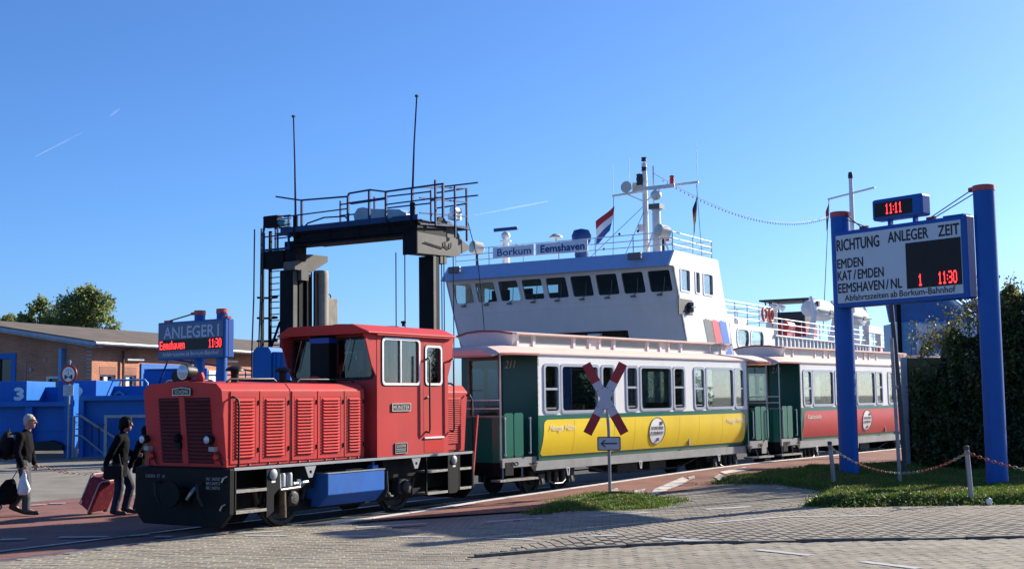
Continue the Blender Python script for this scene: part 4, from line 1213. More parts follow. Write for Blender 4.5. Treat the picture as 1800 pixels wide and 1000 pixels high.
# left tower
Y0 = 5.75
gp('tower', MB().box(.0, .30, Y0 + .15, Y0 + .78, 0, 7.0), m_gblack, bevel=.02)
gp('tower_lit_strip', MB().box(.03, .26, Y0 + .11, Y0 + .148, 0, 6.95), m_ggrey)  # left tower's sunlit side, put on as a grey strip
gp('tower', MB().box(.36, .62, Y0 + .1, Y0 + .6, 0, 6.95), m_gblack)
gp('tower_head', MB().prism([(-.05, 6.98), (.95, 6.94), (1.95, 7.45), (1.95, 7.68), (.85, 7.65), (-.05, 7.3)], Y0 - .02, Y0 + .55, 'y'), m_ggrey, bevel=.015)
gp('head_platform', MB().box(-.05, .35, Y0 + .56, Y0 + 1.6, 7.1, 7.78), m_gblack)
gp('head_block', MB().box(.0, .6, Y0 - .05, Y0 + .54, 7.35, 8.1), m_gblack)
gp('head_foot', MB().box(.3, .72, Y0 - .06, Y0 + .1, 6.6, 7.0), m_ggrey)
gp('pile', MB().lathe([(.30, 0), (.30, 6.95), (.29, 7.05), (.27, 7.08)], (1.72, Y0 + .15, 0), 24), m_pile, smooth=True)
gp('counterweight', MB().box(1.95, 2.6, Y0 + .0, Y0 + .4, 3.6, 6.02), m_box, bevel=.03)
gp('lifting_ring', MB().tube([(2.3 + .09 * math.cos(t), Y0 + .2, 6.1 + .09 * math.sin(t)) for t in np.linspace(0, 2 * PI, 12)[:-1]], .025, 6, closed=True), m_gblack)
gp('guide_channel', MB().box(.8, 1.15, Y0 + .12, Y0 + .4, 0, 6.9), m_gblack)
for k in range(3): gp('chain_run', MB().cyl((.95 + .22 * k, Y0 - .03, 0), (.93 + .2 * k, Y0 - .03, 6.95), .03, n=6), m_gblack)
# cross beam with walkway
gp('cross_beam', MB().box(.0, .55, .6, Y0 + .1, 8.0, 8.32), m_gblack, bevel=.01)
gp('beam_flange', MB().box(-.08, .63, .5, Y0 + .1, 7.88, 7.95), m_gblack)
gp('beam_flange', MB().box(-.06, .62, -.1, Y0 + .3, 8.32, 8.40), m_gblack)
gp('cross_beam', MB().box(1.5, 1.9, .6, Y0 + .1, 8.05, 8.35), m_gblack, bevel=.01)
gp('beam_end', MB().box(.0, 1.9, -.02, .6, 7.99, 8.36), m_gblack)
for yy in (1.2, 2.6, 4.0): gp('beam_plate', MB().box(-.1, -.06, yy, yy + .03, 7.9, 8.4), m_gblack)
gp('walkway', MB().box(-.15, 2.2, -.15, Y0 + .9, 8.41, 8.45), m_gblue)
gp('toe_board', MB().box(-.18, -.15, 1.2, Y0 + .6, 8.42, 8.62), m_gblue)
gp('toe_board', MB().box(-.18, -.15, -.15, 1.0, 8.42, 8.60), m_gblue)
# railings: top rail follows photograph: raised in two places
TOP = [(6.6, 9.88), (5.35, 9.62), (3.05, 9.55), (3.0, 9.66), (2.0, 9.70), (1.3, 9.56), (-1.3, 9.60)]
for (a, za), (b, zb) in zip(TOP[:-1], TOP[1:]):
    gbar('top_rail', (-.15, a, za), (-.15, b, zb), .06)
for (y, z) in ((5.3, 9.6), (3.05, 9.58), (2.05, 9.68), (1.28, 9.54), (.1, 9.55), (-1.25, 9.55)):
    gbar('rail_post', (-.15, y, 8.4), (-.15, y, z), .075)
for zz, a, b in ((9.05, 6.2, 3.05), (9.3, 3.05, 1.3), (9.08, 1.3, -1.25), (9.25, 2.9, 1.3)): gbar('mid_rail', (-.15, a, zz), (-.15, b, zz + .04), .045)
BK = 2.2
for (a, b, zz) in ((5.3, 3.6, 9.75), (5.3, 3.4, 9.3), (3.0, .9, 9.85), (3.0, .9, 9.4), (.9, -1.25, 9.98), (.9, -1.25, 9.5)): gbar('back_rail', (BK, a, zz), (BK, b, zz), .05)
for y in (5.3, 3.6, .9, -.2): gbar('rail_post', (BK, y, 8.4), (BK, y, 9.9), .06)
# end cage at the right tower
for (x, y) in ((-.15, -1.25), (3.0, -1.25)): pass
for (x, y, z0) in ((.9, -.2, 8.3), (2.28, -.15, 8.0), (3.08, -.15, 7.95)): gbar('rail_post', (x, y, z0), (x, y, 10.0), .07)
for zz in (10.0, 9.45, 8.9, 8.5): gbar('end_rail', (-.1, -.2, zz - .42 if zz > 9.6 else zz - .25), (3.1, -.15, zz), .05)
gbar('end_rail', (3.1, -.15, 10.0), (3.1, 1.3, 9.95), .05); gbar('end_rail', (3.1, -.15, 9.4), (3.1, 1.3, 9.35), .05)
gp('grating', MB().box(1.9, 3.3, -.2, 1.3, 8.40, 8.44), m_gblue)
gp('motor', MB().cyl((2.5, .1, 9.1), (2.9, .1, 9.1), .16, n=14).box(2.45, 2.95, .0, .3, 8.75, 8.98), m_alu, smooth=True)
gp('sheave', MB().lathe([(.30, -.05), (.34, -.05), (.31, 0), (.34, .05), (.30, .05)], (1.9, .25, 8.45), 24, axis='y'), m_gblack, smooth=True)
gp('sheave_bracket', MB().prism([(1.6, 8.0), (3.0, 8.0), (2.5, 8.45), (2.2, 8.62), (1.7, 8.6)], .02, .08, 'y'), m_ggrey)
# winch on the beam
gp('winch_cover', MB().prism([(3.15, 8.72), (1.0, 8.62), (.75, 8.62), (.75, 8.78), (1.05, 8.95), (2.3, 9.08), (2.75, 9.18), (3.0, 9.16), (3.2, 8.92)], .35, .95, 'x'), m_winch, bevel=.02)
gp('winch_base', MB().box(.4, .9, .9, 3.0, 8.45, 8.72), M('winch_green', (.05, .12, .07), .6))
gp('cable_loop', MB().tube([(.1, 5.7, 8.4), (.1, 5.2, 8.75), (.1, 4.4, 8.9), (.1, 3.4, 8.86), (.1, 3.2, 8.7)], .03, 6), m_gblack)
gp('cable_loop', MB().tube([(-.2, 1.25, 8.5), (-.25, .9, 8.25), (-.25, .3, 7.95)], .025, 6), m_gblack)
# whip aerials
for (y, zt, lean) in ((5.65, 12.95, .12), (.12, 12.95, -.22)):
    gp('aerial', MB().tube([(-.1, y, 8.35), (-.1, y, 9.3), (-.1, y + lean * .4, 11.2), (-.1, y + lean, zt)], [.06, .045, .032, .028], 8), m_gblue, smooth=True)
    gp('aerial_foot', MB().cyl((-.1, y, 8.2), (-.1, y, 9.05), .10, n=12), m_gblack, smooth=True)
    gp('aerial_tip', MB().box(-.15, -.05, y + lean - .05, y + lean + .05, zt - .03, zt + .05), m_gblack)
# cage, ladder and hoses at the left tower
for (x, y) in ((-.1, 7.25), (-.1, 6.55), (.5, 6.5), (-.1, 6.0), (.5, 7.2)): gbar('rail_post', (x, y, 7.75), (x, y, 9.1), .055)
for zz in (8.35, 8.75, 9.1):
    gbar('cage_rail', (-.1, 7.3, zz), (-.1, 5.9, zz), .045); gbar('cage_rail', (.5, 7.25, zz), (.5, 6.4, zz), .045)
gp('hose_reel', MB().box(-.2, .1, 6.5, 7.2, 8.7, 9.15), m_gblack); gp('reel_motor', MB().cyl((-.05, 6.5, 8.85), (-.05, 6.15, 8.8), .13, n=12), m_motor, smooth=True)
gbar('cage_base', (-.12, 7.35, 7.82), (-.12, 5.9, 7.82), .08)
for yy in (7.15, 7.55): gp('ladder_rail', MB().bar((.15, yy, 0), (.15, yy, 8.6), .10), m_gblack)
for k in range(16): gp('rung', MB().cyl((.15, 6.68, 3.4 + k * .24), (.15, 7.14, 3.4 + k * .24), .022, n=6), m_gblack)
for zz in (6.0, 5.2, 4.3):
    t = [(.1 + .4 * math.sin(a) * .8, 7.25 + .42 * math.cos(a), zz) for a in np.linspace(-.4, PI + .4, 12)]
    gp('ladder_hoop', MB().tube(t, .045, 6), m_gblack)
for yy in (7.75, 7.4, 7.3): gp('hanging_cable', MB().tube([(-.1, yy, 8.7), (-.1, yy + .02, 6), (-.1, yy + .1, 4), (-.1, yy + .12, 1)], .03, 6), m_cable)
gbar('brace', (.0, 7.35, 3.2), (.0, 6.5, 5.0), .07, m_gblack)
# ropes at the right tower
for (x, y) in ((.0, .95), (.0, .55), (1.6, .02), (1.72, .0), (2.35, .0)): gp('lifting_rope', MB().cyl((x, y, 3.0), (x, y, 7.3), .022, n=6), m_cable)
gp('lifting_rope', MB().tube([(3.15, -.15, 8.7), (3.6, -.3, 7.3), (3.9, -.35, 5.0), (4.0, -.35, 3.8)], .018, 6), m_cable)

# ================================================================ ferry
m_ship = M('ship_white', (.66, .66, .67), .5, var=.03, scale=.8, dirt=.30, dirtcol=(.50, .44, .36), dscale=1.1, streak=.12, bump=.12, bscale=.9)
m_shipvis = M('ship_visor_blue', (.30, .40, .60), .45, var=.03)
m_shipdk = M('ship_dark', (.02, .02, .022), .6)
m_shipgrey = M('ship_grey', (.10, .105, .11), .5)
m_shipred = M('ship_red', (.62, .05, .05), .45)
m_shipblue = M('ship_blue', (.015, .12, .50), .45)
m_funred = M('funnel_red', (.38, .02, .025), .5)
m_rail = M('ship_rail', (.66, .66, .66), .45)
m_bridge = M('bridge_interior', (.16, .16, .155), .7)
g_ship = glass('bridge_glass', (.62, .72, .72), .08)
m_cover = M('blue_tarp', (.012, .06, .22), .7, var=.2, scale=4)
m_signblue = M('sign_letter_blue', (.004, .03, .20), .5)
m_signface = M('sign_white', (.66, .68, .74), .45)
m_beige_mush = M('antenna_beige', (.55, .53, .45), .5)
SA = 0.541
SO = Vector((7.66, 58.6, 0))
ship = thing('car_ferry', 'white car ferry with raked wheelhouse moored behind the train', 'ferry', SO, PI / 2 - SA)
def sp_(name, mb, m, parent=None, **k): return mb.build(name, m, parent or ship, **k)
WL = 12.9      # width of the wheelhouse
# front wall: raked, the upper part leans forward (towards -x)
def fx(z):
    return -.12 + (8.06 - z) * .40 if z > 0 else 0
fw = lambda a, b, d: (fx(b) + d, a, b)
NW = 9; pitch = (WL - .55) / NW
FWH = []
for k in range(NW):
    a = .24 + k * (WL - .35) / NW
    FWH.append((a, a + 1.16, 6.9, 7.9))
for nm, z0, z1, holes in (('front_wall', 5.25, 8.1, FWH),):
    sp_(nm, MB().wall(0, WL, z0, z1, holes, fw, 0, .12), m_ship)
sp_('front_wall_lower', MB().wall(0, WL, 1.2, 5.25, [(3.0, 9.6, 1.2, 5.2)], fw, 0, .12), m_ship)
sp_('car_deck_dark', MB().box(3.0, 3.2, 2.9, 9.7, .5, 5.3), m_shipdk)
sp_('deck_lamp', MB().box(1.2, 1.4, 4.6, 5.3, 5.0, 5.1), m_ship)
for (a0, a1, b0, b1) in FWH:
    f = sp_('window_frame', MB().ring(rrect(a0 - .07, a1 + .07, b0 - .07, b1 + .07, .16), rrect(a0 + .01, a1 - .01, b0 + .01, b1 - .01, .10), -.025, .03, fw), m_ship)
    sp_('window_pane', MB().wall(a0, a1, b0, b1, [], fw, .05, .06), g_ship, f)
    c = (a0 + a1) / 2 - .1
    sp_('wiper', MB().tube([fw(c + .25, 6.78, -.06), fw(c - .02, 6.95, -.05), fw(c - .2, 7.6, -.03)], .018, 5).box(*sum([(fx(6.78) - .12, fx(6.78) - .02), (c + .1, c + .35), (6.72, 6.8)], ())), m_shipgrey, f)
for yy in (2.1, 4.3, 6.5, 8.7, 10.9): sp_('plate_seam', MB().wall(yy, yy + .02, 5.3, 6.7, [], fw, -.006, .0), m_ship)
for zz in (5.75,): sp_('plate_seam', MB().wall(.1, WL - .1, zz, zz + .02, [], fw, -.006, 0), m_ship)
sp_('bead', MB().box(fx(6.42) - .03, fx(6.42) + .02, .1, WL, 6.40, 6.44), m_ship)
# visor along the top of the front
sp_('visor', MB().prism([(-.62, 8.05), (-.12, 8.05), (.3, 8.1), (.3, 8.82), (.06, 8.82)], .1, WL - .1, 'y'), m_shipvis)
# side walls
PR = [(fx(1.2), 1.2), (9.4, 1.2), (7.0, 4.9), (5.5, 8.82), (.06, 8.82), (-.62, 8.05), (-.12, 8.05)]
SIDEW = [(.70, 1.75, 6.97, 7.96), (2.50, 2.98, 6.97, 7.96), (3.52, 4.66, 6.97, 7.96)]
for y0, y1 in ((0, .1), (WL - .1, WL)):
    mb = MB(); ys = (y0, y1)
    # upper strip with windows, then the sloping rest
    fn = lambda a, b, d: (a, d, b)
    mb.wall(.45, 5.2, 6.9, 8.05, SIDEW, fn, y0, y1)
    mb.prism([(5.2, 6.9), (6.22, 6.9), (5.78, 8.05), (5.2, 8.05)], y0, y1, 'y')
    mb.prism([(fx(6.9), 6.9), (.45, 6.9), (.45, 8.05), (fx(8.05), 8.05)], y0, y1, 'y')
    mb.prism([(-.62, 8.05), (5.78, 8.05), (5.5, 8.82), (.06, 8.82)], y0, y1, 'y')
    mb.prism([(fx(1.2), 1.2), (8.8, 1.2), (7.4, 4.2), (6.22, 6.9), (fx(6.9), 6.9)], y0, y1, 'y')
    sp_('side_wall', mb, m_ship)
for (a0, a1, b0, b1) in SIDEW:
    f = sp_('window_frame', MB().ring(rrect(a0 - .09, a1 + .09, b0 - .07, b1 + .07, .12), rrect(a0, a1, b0, b1, .08), -.03, .02, fn), m_ship)
    sp_('window_pane', MB().box(a0, a1, .05, .06, b0, b1), g_ship, f)
sp_('roof_deck', MB().box(.1, 5.5, .1, WL - .1, 8.70, 8.80), m_ship)
sp_('bridge_floor', MB().box(.6, 6.2, .1, WL - .1, 6.5, 6.6), m_bridge)
sp_('aft_wall', MB().wall(.1, WL - .1, 6.6, 8.7, [(9.2, 12.4, 7.2, 8.1)], lambda a, b, d: (d, a, b), 5.3, 5.4), m_bridge)
sp_('console', MB().box(1.0, 1.7, 1.0, 9.0, 6.6, 7.25), m_bridge)
for yy in (10.3, 10.9, 8.9): sp_('bridge_chair', MB().box(1.6, 2.0, yy, yy + .5, 6.6, 7.15).box(1.95, 2.1, yy, yy + .5, 7.1, 7.65), m_shipdk, bevel=.05)
# navigation light box and funnel stripes on the side
nv = sp_('nav_light_box', MB().box(.35, 2.0, -.02, .02, 5.82, 6.56), m_shipdk)
for zz in (6.0, 6.28): sp_('nav_lamp', MB().lathe([(.08, 0), (.16, .03), (.16, .2), (.08, .23)], (1.6, -.1, zz - .06), 12), m_shipgrey, nv, smooth=True)
sp_('nav_shelf', MB().box(1.3, 1.9, -.25, 0, 6.18, 6.21), m_shipdk, nv)
for (u0, u1, m) in ((3.35, 4.35, m_shipgrey), (4.42, 5.30, m_shipred), (5.38, 6.32, m_shipblue)):
    top = []
    for k in range(7):
        t = k / 6; top.append((u0 + (u1 - u0) * t, 5.72 + .05 * ((k * 37) % 5 - 2) / 2))
    poly = [(u0 + .62, 4.3), (u1 + .62, 4.3)] + top[::-1]
    if m is m_shipblue: poly = [(u0 + 1.0, 3.6), (u1 + 1.0, 3.6)] + top[::-1]
    if m is m_shipred: poly = [(u0 + .75, 4.0), (u1 + .75, 4.0)] + top[::-1]
    sp_('stripe', MB().prism(poly, -.012, 0, 'y'), m)
# superstructure aft of the wheelhouse
AWIN = [(7.9, 9.6, 4.55, 5.42), (9.95, 11.85, 4.55, 5.42)]
sp_('deckhouse_side', MB().wall(6.9, 13.6, 1.2, 5.68, AWIN, fn, .0, .1), m_ship)
for (a0, a1, b0, b1) in AWIN:
    f = sp_('window_frame', MB().ring(rrect(a0 - .08, a1 + .08, b0 - .08, b1 + .08, .34), rrect(a0 + .02, a1 - .02, b0 + .02, b1 - .02, .28), -.03, .03, fn), m_ship)
    sp_('window_pane', MB().box(a0, a1, .06, .07, b0, b1), g_ship, f)
    for zz in (4.85, 5.1): sp_('blind', MB().box(a0, a1, .5, .55, zz, zz + .1), m_ship, f)
sp_('deckhouse_inner', MB().box(7.0, 13.4, 1.6, 1.7, 1.2, 5.6), m_bridge)
sp_('sun_deck', MB().box(5.6, 13.6, .1, WL, 5.60, 5.66), m_ship)
sp_('bulwark', MB().box(13.6, 60, .0, .06, 1.2, 5.25), m_ship)
for k in range(44): sp_('bulwark_rib', MB().box(14 + k * .72, 14.08 + k * .72, -.10, 0, 3.0, 5.2), m_ship)
sp_('bulwark_cap', MB().box(13.6, 60, -.14, .12, 5.25, 5.33), m_ship)
sp_('boat_deck', MB().box(13.6, 60, .1, WL, 5.0, 5.06), m_ship)
def rails(pts, zb, hs, posts, name='deck_rail', r=.025, pname='rail_stanchion'):
    for (p, q) in zip(pts[:-1], pts[1:]):
        for h in hs: sp_(name, MB().cyl((*p, zb + h), (*q, zb + h), r, n=6), m_rail)
        L = math.hypot(q[0] - p[0], q[1] - p[1]); n = max(1, int(L / posts))
        for k in range(n + 1):
            t = k / n; sp_(pname, MB().cyl((p[0] + (q[0] - p[0]) * t, p[1] + (q[1] - p[1]) * t, zb), (p[0] + (q[0] - p[0]) * t, p[1] + (q[1] - p[1]) * t, zb + max(hs)), r * 1.2, n=6), m_rail)
rails([(.4, WL - .3), (.4, .25), (5.3, .25), (5.3, 4)], 8.8, (.35, .65, .95), 1.9)
rails([(6.1, .1), (13.4, .1), (13.4, 4)], 5.66, (.35, .7, 1.0, 1.2), 1.55)
rails([(13.6, .1), (40, .1)], 5.3, (.35, .7, 1.0), 1.7)
# route boards on the roof rail
for (a, b, t, bold) in ((10.25, 7.80, 'Borkum', .02), (7.68, 4.75, 'Eemshaven', .05)):
    bd = sp_('route_board', MB().box(.30, .36, b, a, 9.14, 9.70), m_signface, bevel=.01)
    text('board_letters', t, m_signblue, bd, (.29, a - .28, 9.24), ROT_FRONT, .36, (a - b) - .45, bold=bold)
# masts and antennas (x aft, y left)
def mast(name, mb, m=m_rail, **k): return sp_(name, mb, m, smooth=True, **k)
mx, my = 2.2, 2.45
mast('mast', MB().tube([(mx, my, 8.8), (mx, my, 12.9), (mx, my, 13.6)], [.16, .13, .07], 10))
mast('mast_ladder', MB().cyl((mx + .1, my - .42, 8.8), (mx + .1, my - .42, 13.4), .04, n=6))
for zz in (13.15, 13.35, 13.65): mast('mast_lantern', MB().lathe([(.05, 0), (.14, .01), (.12, .14), (.14, .2), (.05, .21)], (mx, my + .02, zz), 12), m_shipdk if zz != 13.35 else m_rail)
mast('mast_lantern', MB().lathe([(.14, 0), (.16, .02), (.14, .15), (.17, .3), (.14, .45), (.16, .55), (.05, .58)], (mx - .15, my + .22, 12.45), 12), m_shipdk)
mast('mast_lantern', MB().lathe([(.16, 0), (.17, .03), (.14, .2), (.17, .35), (.06, .38)], (mx - .15, my + .22, 10.1), 12), m_rail)
mast('yard', MB().cyl((mx - .1, my + 1.75, 12.05), (mx - .1, my, 12.15), .06, n=8)); mast('yard', MB().cyl((mx - .1, my, 12.25), (mx - .1, my - 2.9, 12.3), .06, n=8))
mast('yard_stay', MB().cyl((mx - .1, my + .9, 12.05), (mx, my, 11.6), .035, n=6)); mast('yard_stay', MB().cyl((mx - .1, my - .9, 12.2), (mx, my, 11.6), .035, n=6))
mast('ship_horn', MB().lathe([(.30, -.30), (.26, -.28), (.14, -.1), (.08, .2)], (mx - .3, my + .75, 12.35), 16, axis='x').box(mx - .2, mx + .3, my + .1, my + .6, 12.15, 12.6), m_beige_mush)
for (yy, zt) in ((my + 1.72, 13.7), (my + .8, 13.9), (my - 2.85, 14.2)): mast('whip_antenna', MB().cyl((mx - .1, yy, 12.05), (mx - .1, yy, zt), .014, n=5))
for (p, q) in (((mx, my + .1, 11.4), (.6, my + 2.3, 8.85)), ((mx, my, 11.3), (.8, my + .5, 8.85)), ((mx, my - .1, 11.3), (3.6, my - 1.3, 8.85)), ((mx - .1, my + 1.7, 12.0), (.9, my + 1.2, 8.85)), ((mx - .1, my - 2.8, 12.2), (4.0, my - 2.2, 8.85))):
    mast('stay_wire', MB().cyl(p, q, .014, n=5), m_cable)
for (p) in ((mx - .75, my + 1.1, 10.0), (mx - 1.2, my + 1.75, 9.25), (mx - .5, my + .2, 10.1)): mast('stay_insulator', MB().ball(p, .07, 8, 6), m_shipdk)
rx, ry = 1.4, 1.50
mast('radar_post', MB().tube([(rx, ry, 8.8), (rx, ry, 11.2)], [.22, .20], 12))
mast('radar_gear', MB().ball((rx, ry, 11.75), (.28, .28, .25), 12, 8).cyl((rx, ry, 11.9), (rx, ry, 12.05), .08))
sp_('radar_collar', MB().box(rx - .28, rx + .28, ry - .3, ry + .3, 11.05, 11.3), m_shipgrey)
sp_('radar_scanner', MB().box(rx - .06, rx + .06, ry - 1.0, ry + 1.0, 12.03, 12.22), m_rail, bevel=.03)
for s in (-1, 1): mast('radar_strut', MB().cyl((rx, ry, 10.4), (rx + .6 * s * .3, ry + s * .75, 8.8), .05, n=6))
mast('signal_light', MB().lathe([(.12, 0), (.13, .1), (.10, .2), (.13, .3), (.10, .4), (.13, .5), (.04, .55)], (mx + .5, my - 1.25, 12.35), 12), m_funred)
mast('signal_light', MB().lathe([(.12, 0), (.13, .15), (.10, .3), (.13, .45), (.10, .6), (.04, .65)], (rx + .4, ry - .35, 9.5), 12), m_funred)
# small radar at the left
lx, ly = 1.2, 10.0
mast('radar_post', MB().tube([(lx, ly, 8.8), (lx, ly, 10.1)], [.2, .16], 10)); mast('radar_gear', MB().ball((lx, ly, 10.4), (.24, .24, .22), 12, 8).lathe([(.3, 0), (.3, .06)], (lx, ly, 10.08), 14))
sp_('radar_scanner', MB().box(lx - .05, lx + .05, ly - .72, ly + .72, 10.65, 10.83), M('scanner_blue', (.01, .03, .16), .4), bevel=.02)
mast('dome', MB().ball((lx + .3, ly - .5, 9.75), .22, 14, 10))
mast('gps_mushroom', MB().lathe([(.03, 9.0), (.05, 10.0), (.35, 10.03), (.33, 10.1), (.15, 10.22), (.02, 10.25)], (1.0, 6.9, 0), 18), m_beige_mush)
sp_('covered_compass', MB().lathe([(.3, 8.8), (.36, 9.1), (.3, 9.5), (.46, 9.75), (.50, 10.05), (.38, 10.32), (.05, 10.4)], (1.2, 5.55, 0), 16), m_cover, smooth=True)
for (y, x, zz) in ((.95, .9, 9.85), (11.6, .9, 9.85)):
    s = sp_('searchlight', MB().lathe([(.30, -.32), (.33, -.30), (.33, .25), (.18, .36)], (0, 0, 0), 20, axis='x'), m_beige_mush, smooth=True, loc=(x, y, zz), rot=(0, R(8), R(-25)))
    mast('light_post', MB().cyl((x, y, 8.8), (x, y, zz - .3), .07, n=8), m_shipdk)
for y in (WL - .9, 1.75): sp_('floodlight', MB().box(-.75, -.55, y - .35, y + .35, 8.4, 8.75), m_shipgrey, bevel=.04)
# flags
def flag(name, top, cols, hang, wdt, parent=None):
    me = MB(); n, r = 8, 9
    for j in range(r + 1):
        for i in range(n + 1):
            u, v = i / n, j / r
            me.v.append((top[0] + .06 * math.sin(5 * u + 4 * v), top[1] + wdt * u * (.35 + .65 * (1 - .3 * v)) + .25 * v * wdt, top[2] - hang * v - .75 * u * hang * .75))
    for j in range(r):
        for i in range(n):
            a = j * (n + 1) + i; me.f.append((a, a + 1, a + n + 2, a + n + 1)); me.mi.append(min(len(cols) - 1, j * len(cols) // r))
    return sp_(name, me, cols, smooth=True)
m_fr = M('flag_red', (.45, .02, .03), .7); m_fw = M('flag_white', (.75, .75, .76), .7); m_fb = M('flag_blue', (.03, .08, .30), .7)
flag('flag', (mx - .12, my + 1.65, 11.55), [m_fr, m_fw, m_fb], 1.25, 1.05)
flag('flag', (mx - .12, my - 2.8, 11.7), [m_shipdk, m_fr, M('flag_gold', (.7, .45, .03), .7), M('flag_green', (.02, .15, .05), .7)], 1.3, .22)
# funnel, boats and deck gear aft
fu = sp_('funnel', MB().box(28.6, 31.0, 3.0, 5.5, 5.0, 7.6), m_shipred if False else m_shipdk)
sp_('funnel_band', MB().box(28.55, 31.05, 2.95, 5.55, 5.9, 6.7), m_funred, fu)
sp_('funnel_band', MB().box(28.55, 31.05, 2.95, 5.55, 5.0, 5.9), m_ship, fu)
sp_('funnel_top', MB().box(28.0, 31.6, 2.5, 6.0, 8.35, 8.47), m_shipdk, fu)
for k in range(7):
    for yy in (2.9, 5.6): sp_('funnel_brace', MB().bar((28.5 + k * .42, yy, 7.5), (28.5 + (k + (1 if k % 2 else -1)) * .45, yy, 8.4), .07), m_shipdk, fu)
for (x, y) in ((24.8, .55), (32.6, .55)):
    lb = sp_('lifeboat', MB().lathe([(.1, -2.3), (.5, -2.1), (.66, -1.2), (.70, 0), (.66, 1.2), (.5, 2.1), (.1, 2.3)], (x, y + .3, 7.35), 20, axis='x'), m_ship, smooth=True)
    sp_('boat_window', MB().box(x - 1.9, x - 1.5, y - .28, y - .1, 7.5, 7.8), m_shipdk, lb)
    sp_('boat_window', MB().box(x + .1, x + .7, y - .43, y - .3, 7.1, 7.35), m_shipdk, lb)
    sp_('rubbing_strake', MB().box(x - 2.2, x + 2.2, y - .42, y - .3, 7.2, 7.26), m_shipgrey, lb)
    sp_('davit', MB().tube([(x - 2.2, y + .3, 5.2), (x - 2.2, y - .1, 7.0), (x - 2.2, y + .1, 8.1)], [.2, .18, .1], 8), m_ship, lb, smooth=True)
    sp_('davit', MB().tube([(x + 2.2, y + .3, 5.2), (x + 2.2, y - .1, 7.0), (x + 2.2, y + .1, 8.1)], [.2, .18, .1], 8), m_ship, lb, smooth=True)
for k, (x, z0, h) in enumerate(((7.2, 5.66, .6), (9.2, 5.66, .7), (11.2, 5.66, .5))):
    sp_('deck_locker', MB().box(x, x + 1.5, 1.2, 2.2, z0, z0 + h), m_ship, bevel=.05)
for (x) in (12.2, 13.3):
    t = [(x + .33 * math.cos(a), .02, 6.4 + .33 * math.sin(a)) for a in np.linspace(0, 2 * PI, 17)[:-1]]
    sp_('life_ring', MB().tube(t, .07, 8, closed=True), M('life_ring_orange', (.6, .10, .04), .6))
for x in (15.0, 16.2): sp_('deck_vent', MB().tube([(x, .8, 5.1), (x, .8, 6.9), (x, .5, 7.1), (x, .25, 6.95)], [.14, .14, .14, .2], 10), m_ship, smooth=True)
sp_('deck_winch', MB().cyl((17.2, .6, 6.0), (18.4, .6, 6.0), .3, n=14).box(17.1, 18.5, .4, .9, 5.1, 5.9), m_funred)
sp_('boarding_portal', MB().box(33, 33.3, -.1, .3, 4.2, 6.6).box(36, 36.3, -.1, .3, 4.2, 6.6).box(32.8, 36.5, -.15, .3, 6.2, 6.7), m_ship)
sp_('fire_box', MB().box(35.3, 35.6, -.2, -.1, 4.7, 5.2), m_shipred)
# second mast far aft
a2 = (44.5, 4.0)
mast('mast', MB().tube([(a2[0], a2[1], 5.0), (a2[0], a2[1], 19.2)], [.3, .16], 10)); mast('mast_lantern', MB().lathe([(.18, 0), (.2, .2), (.16, .5), (.05, .55)], (a2[0], a2[1], 19.1), 10), m_shipdk)
mast('yard', MB().cyl((a2[0], a2[1] + 1.9, 17.6), (a2[0], a2[1] - 1.9, 18.2), .08, n=8))
mast('mast_ring', MB().tube([(a2[0] + .75 * math.cos(t), a2[1] + .75 * math.sin(t), 14.6) for t in np.linspace(0, 2 * PI, 15)[:-1]], .05, 6, closed=True))
mast('stay_wire', MB().cyl((a2[0], a2[1] + 1.8, 17.6), (26, 1, 6.0), .03, n=5), m_cable)
flag('flag', (a2[0], a2[1] - 1.0, 14.8), [m_shipdk, m_fr, M('flag_gold2', (.7, .45, .03), .7)], 1.9, .5)
flag('flag', (a2[0], a2[1] + 1.8, 17.5), [m_fr, m_shipdk], 1.6, .3)
# festoon of bulbs between the masts
pts = catenary((mx, my - .5, 13.0), (a2[0], a2[1] + 1.9, 16.2), 1.3, 60)
sp_('festoon_wire', MB().tube(pts, .018, 5), m_cable)
for p in pts[2:-1:1]: sp_('bulb', MB().ball((p.x, p.y, p.z - .12), .055, 6, 5), m_lens)
# hull
sp_('hull', MB().prism([(1.5, -2), (60, -2), (60, 1.2), (1.5, 1.2)], .0, WL, 'y'), m_shipdk)
# crew in the wheelhouse are only dark chair shapes here

# ================================================================ signs and posts on the right
m_signpost = M('post_blue', (.005, .088, .36), .5, var=.07, scale=2, bump=.06, bscale=6, spec=.3, dirt=.2, dirtcol=(.02, .05, .17))
m_cap = M('cap_red', (.42, .06, .05), .5)
m_face = M('board_face', (.46, .55, .60), .35, var=.03, scale=2)
m_ledbg = M('led_glass', (.014, .009, .007), .3, var=.3, scale=2, spec=.2)
m_led = emit('led_red', (1.0, .03, .03), 2.2)
m_letters = M('black_letters', (.012, .012, .014), .5)
m_galv = M('galvanised', (.28, .29, .31), .5, .5, var=.15, scale=6)
m_dkpost = M('dark_post', (.06, .06, .065), .55, .3, var=.2)
m_crossred = M('reflective_red', (.36, .015, .02), .45, var=.04)
m_crosswhite = M('reflective_white', (.50, .52, .58), .4, var=.04)

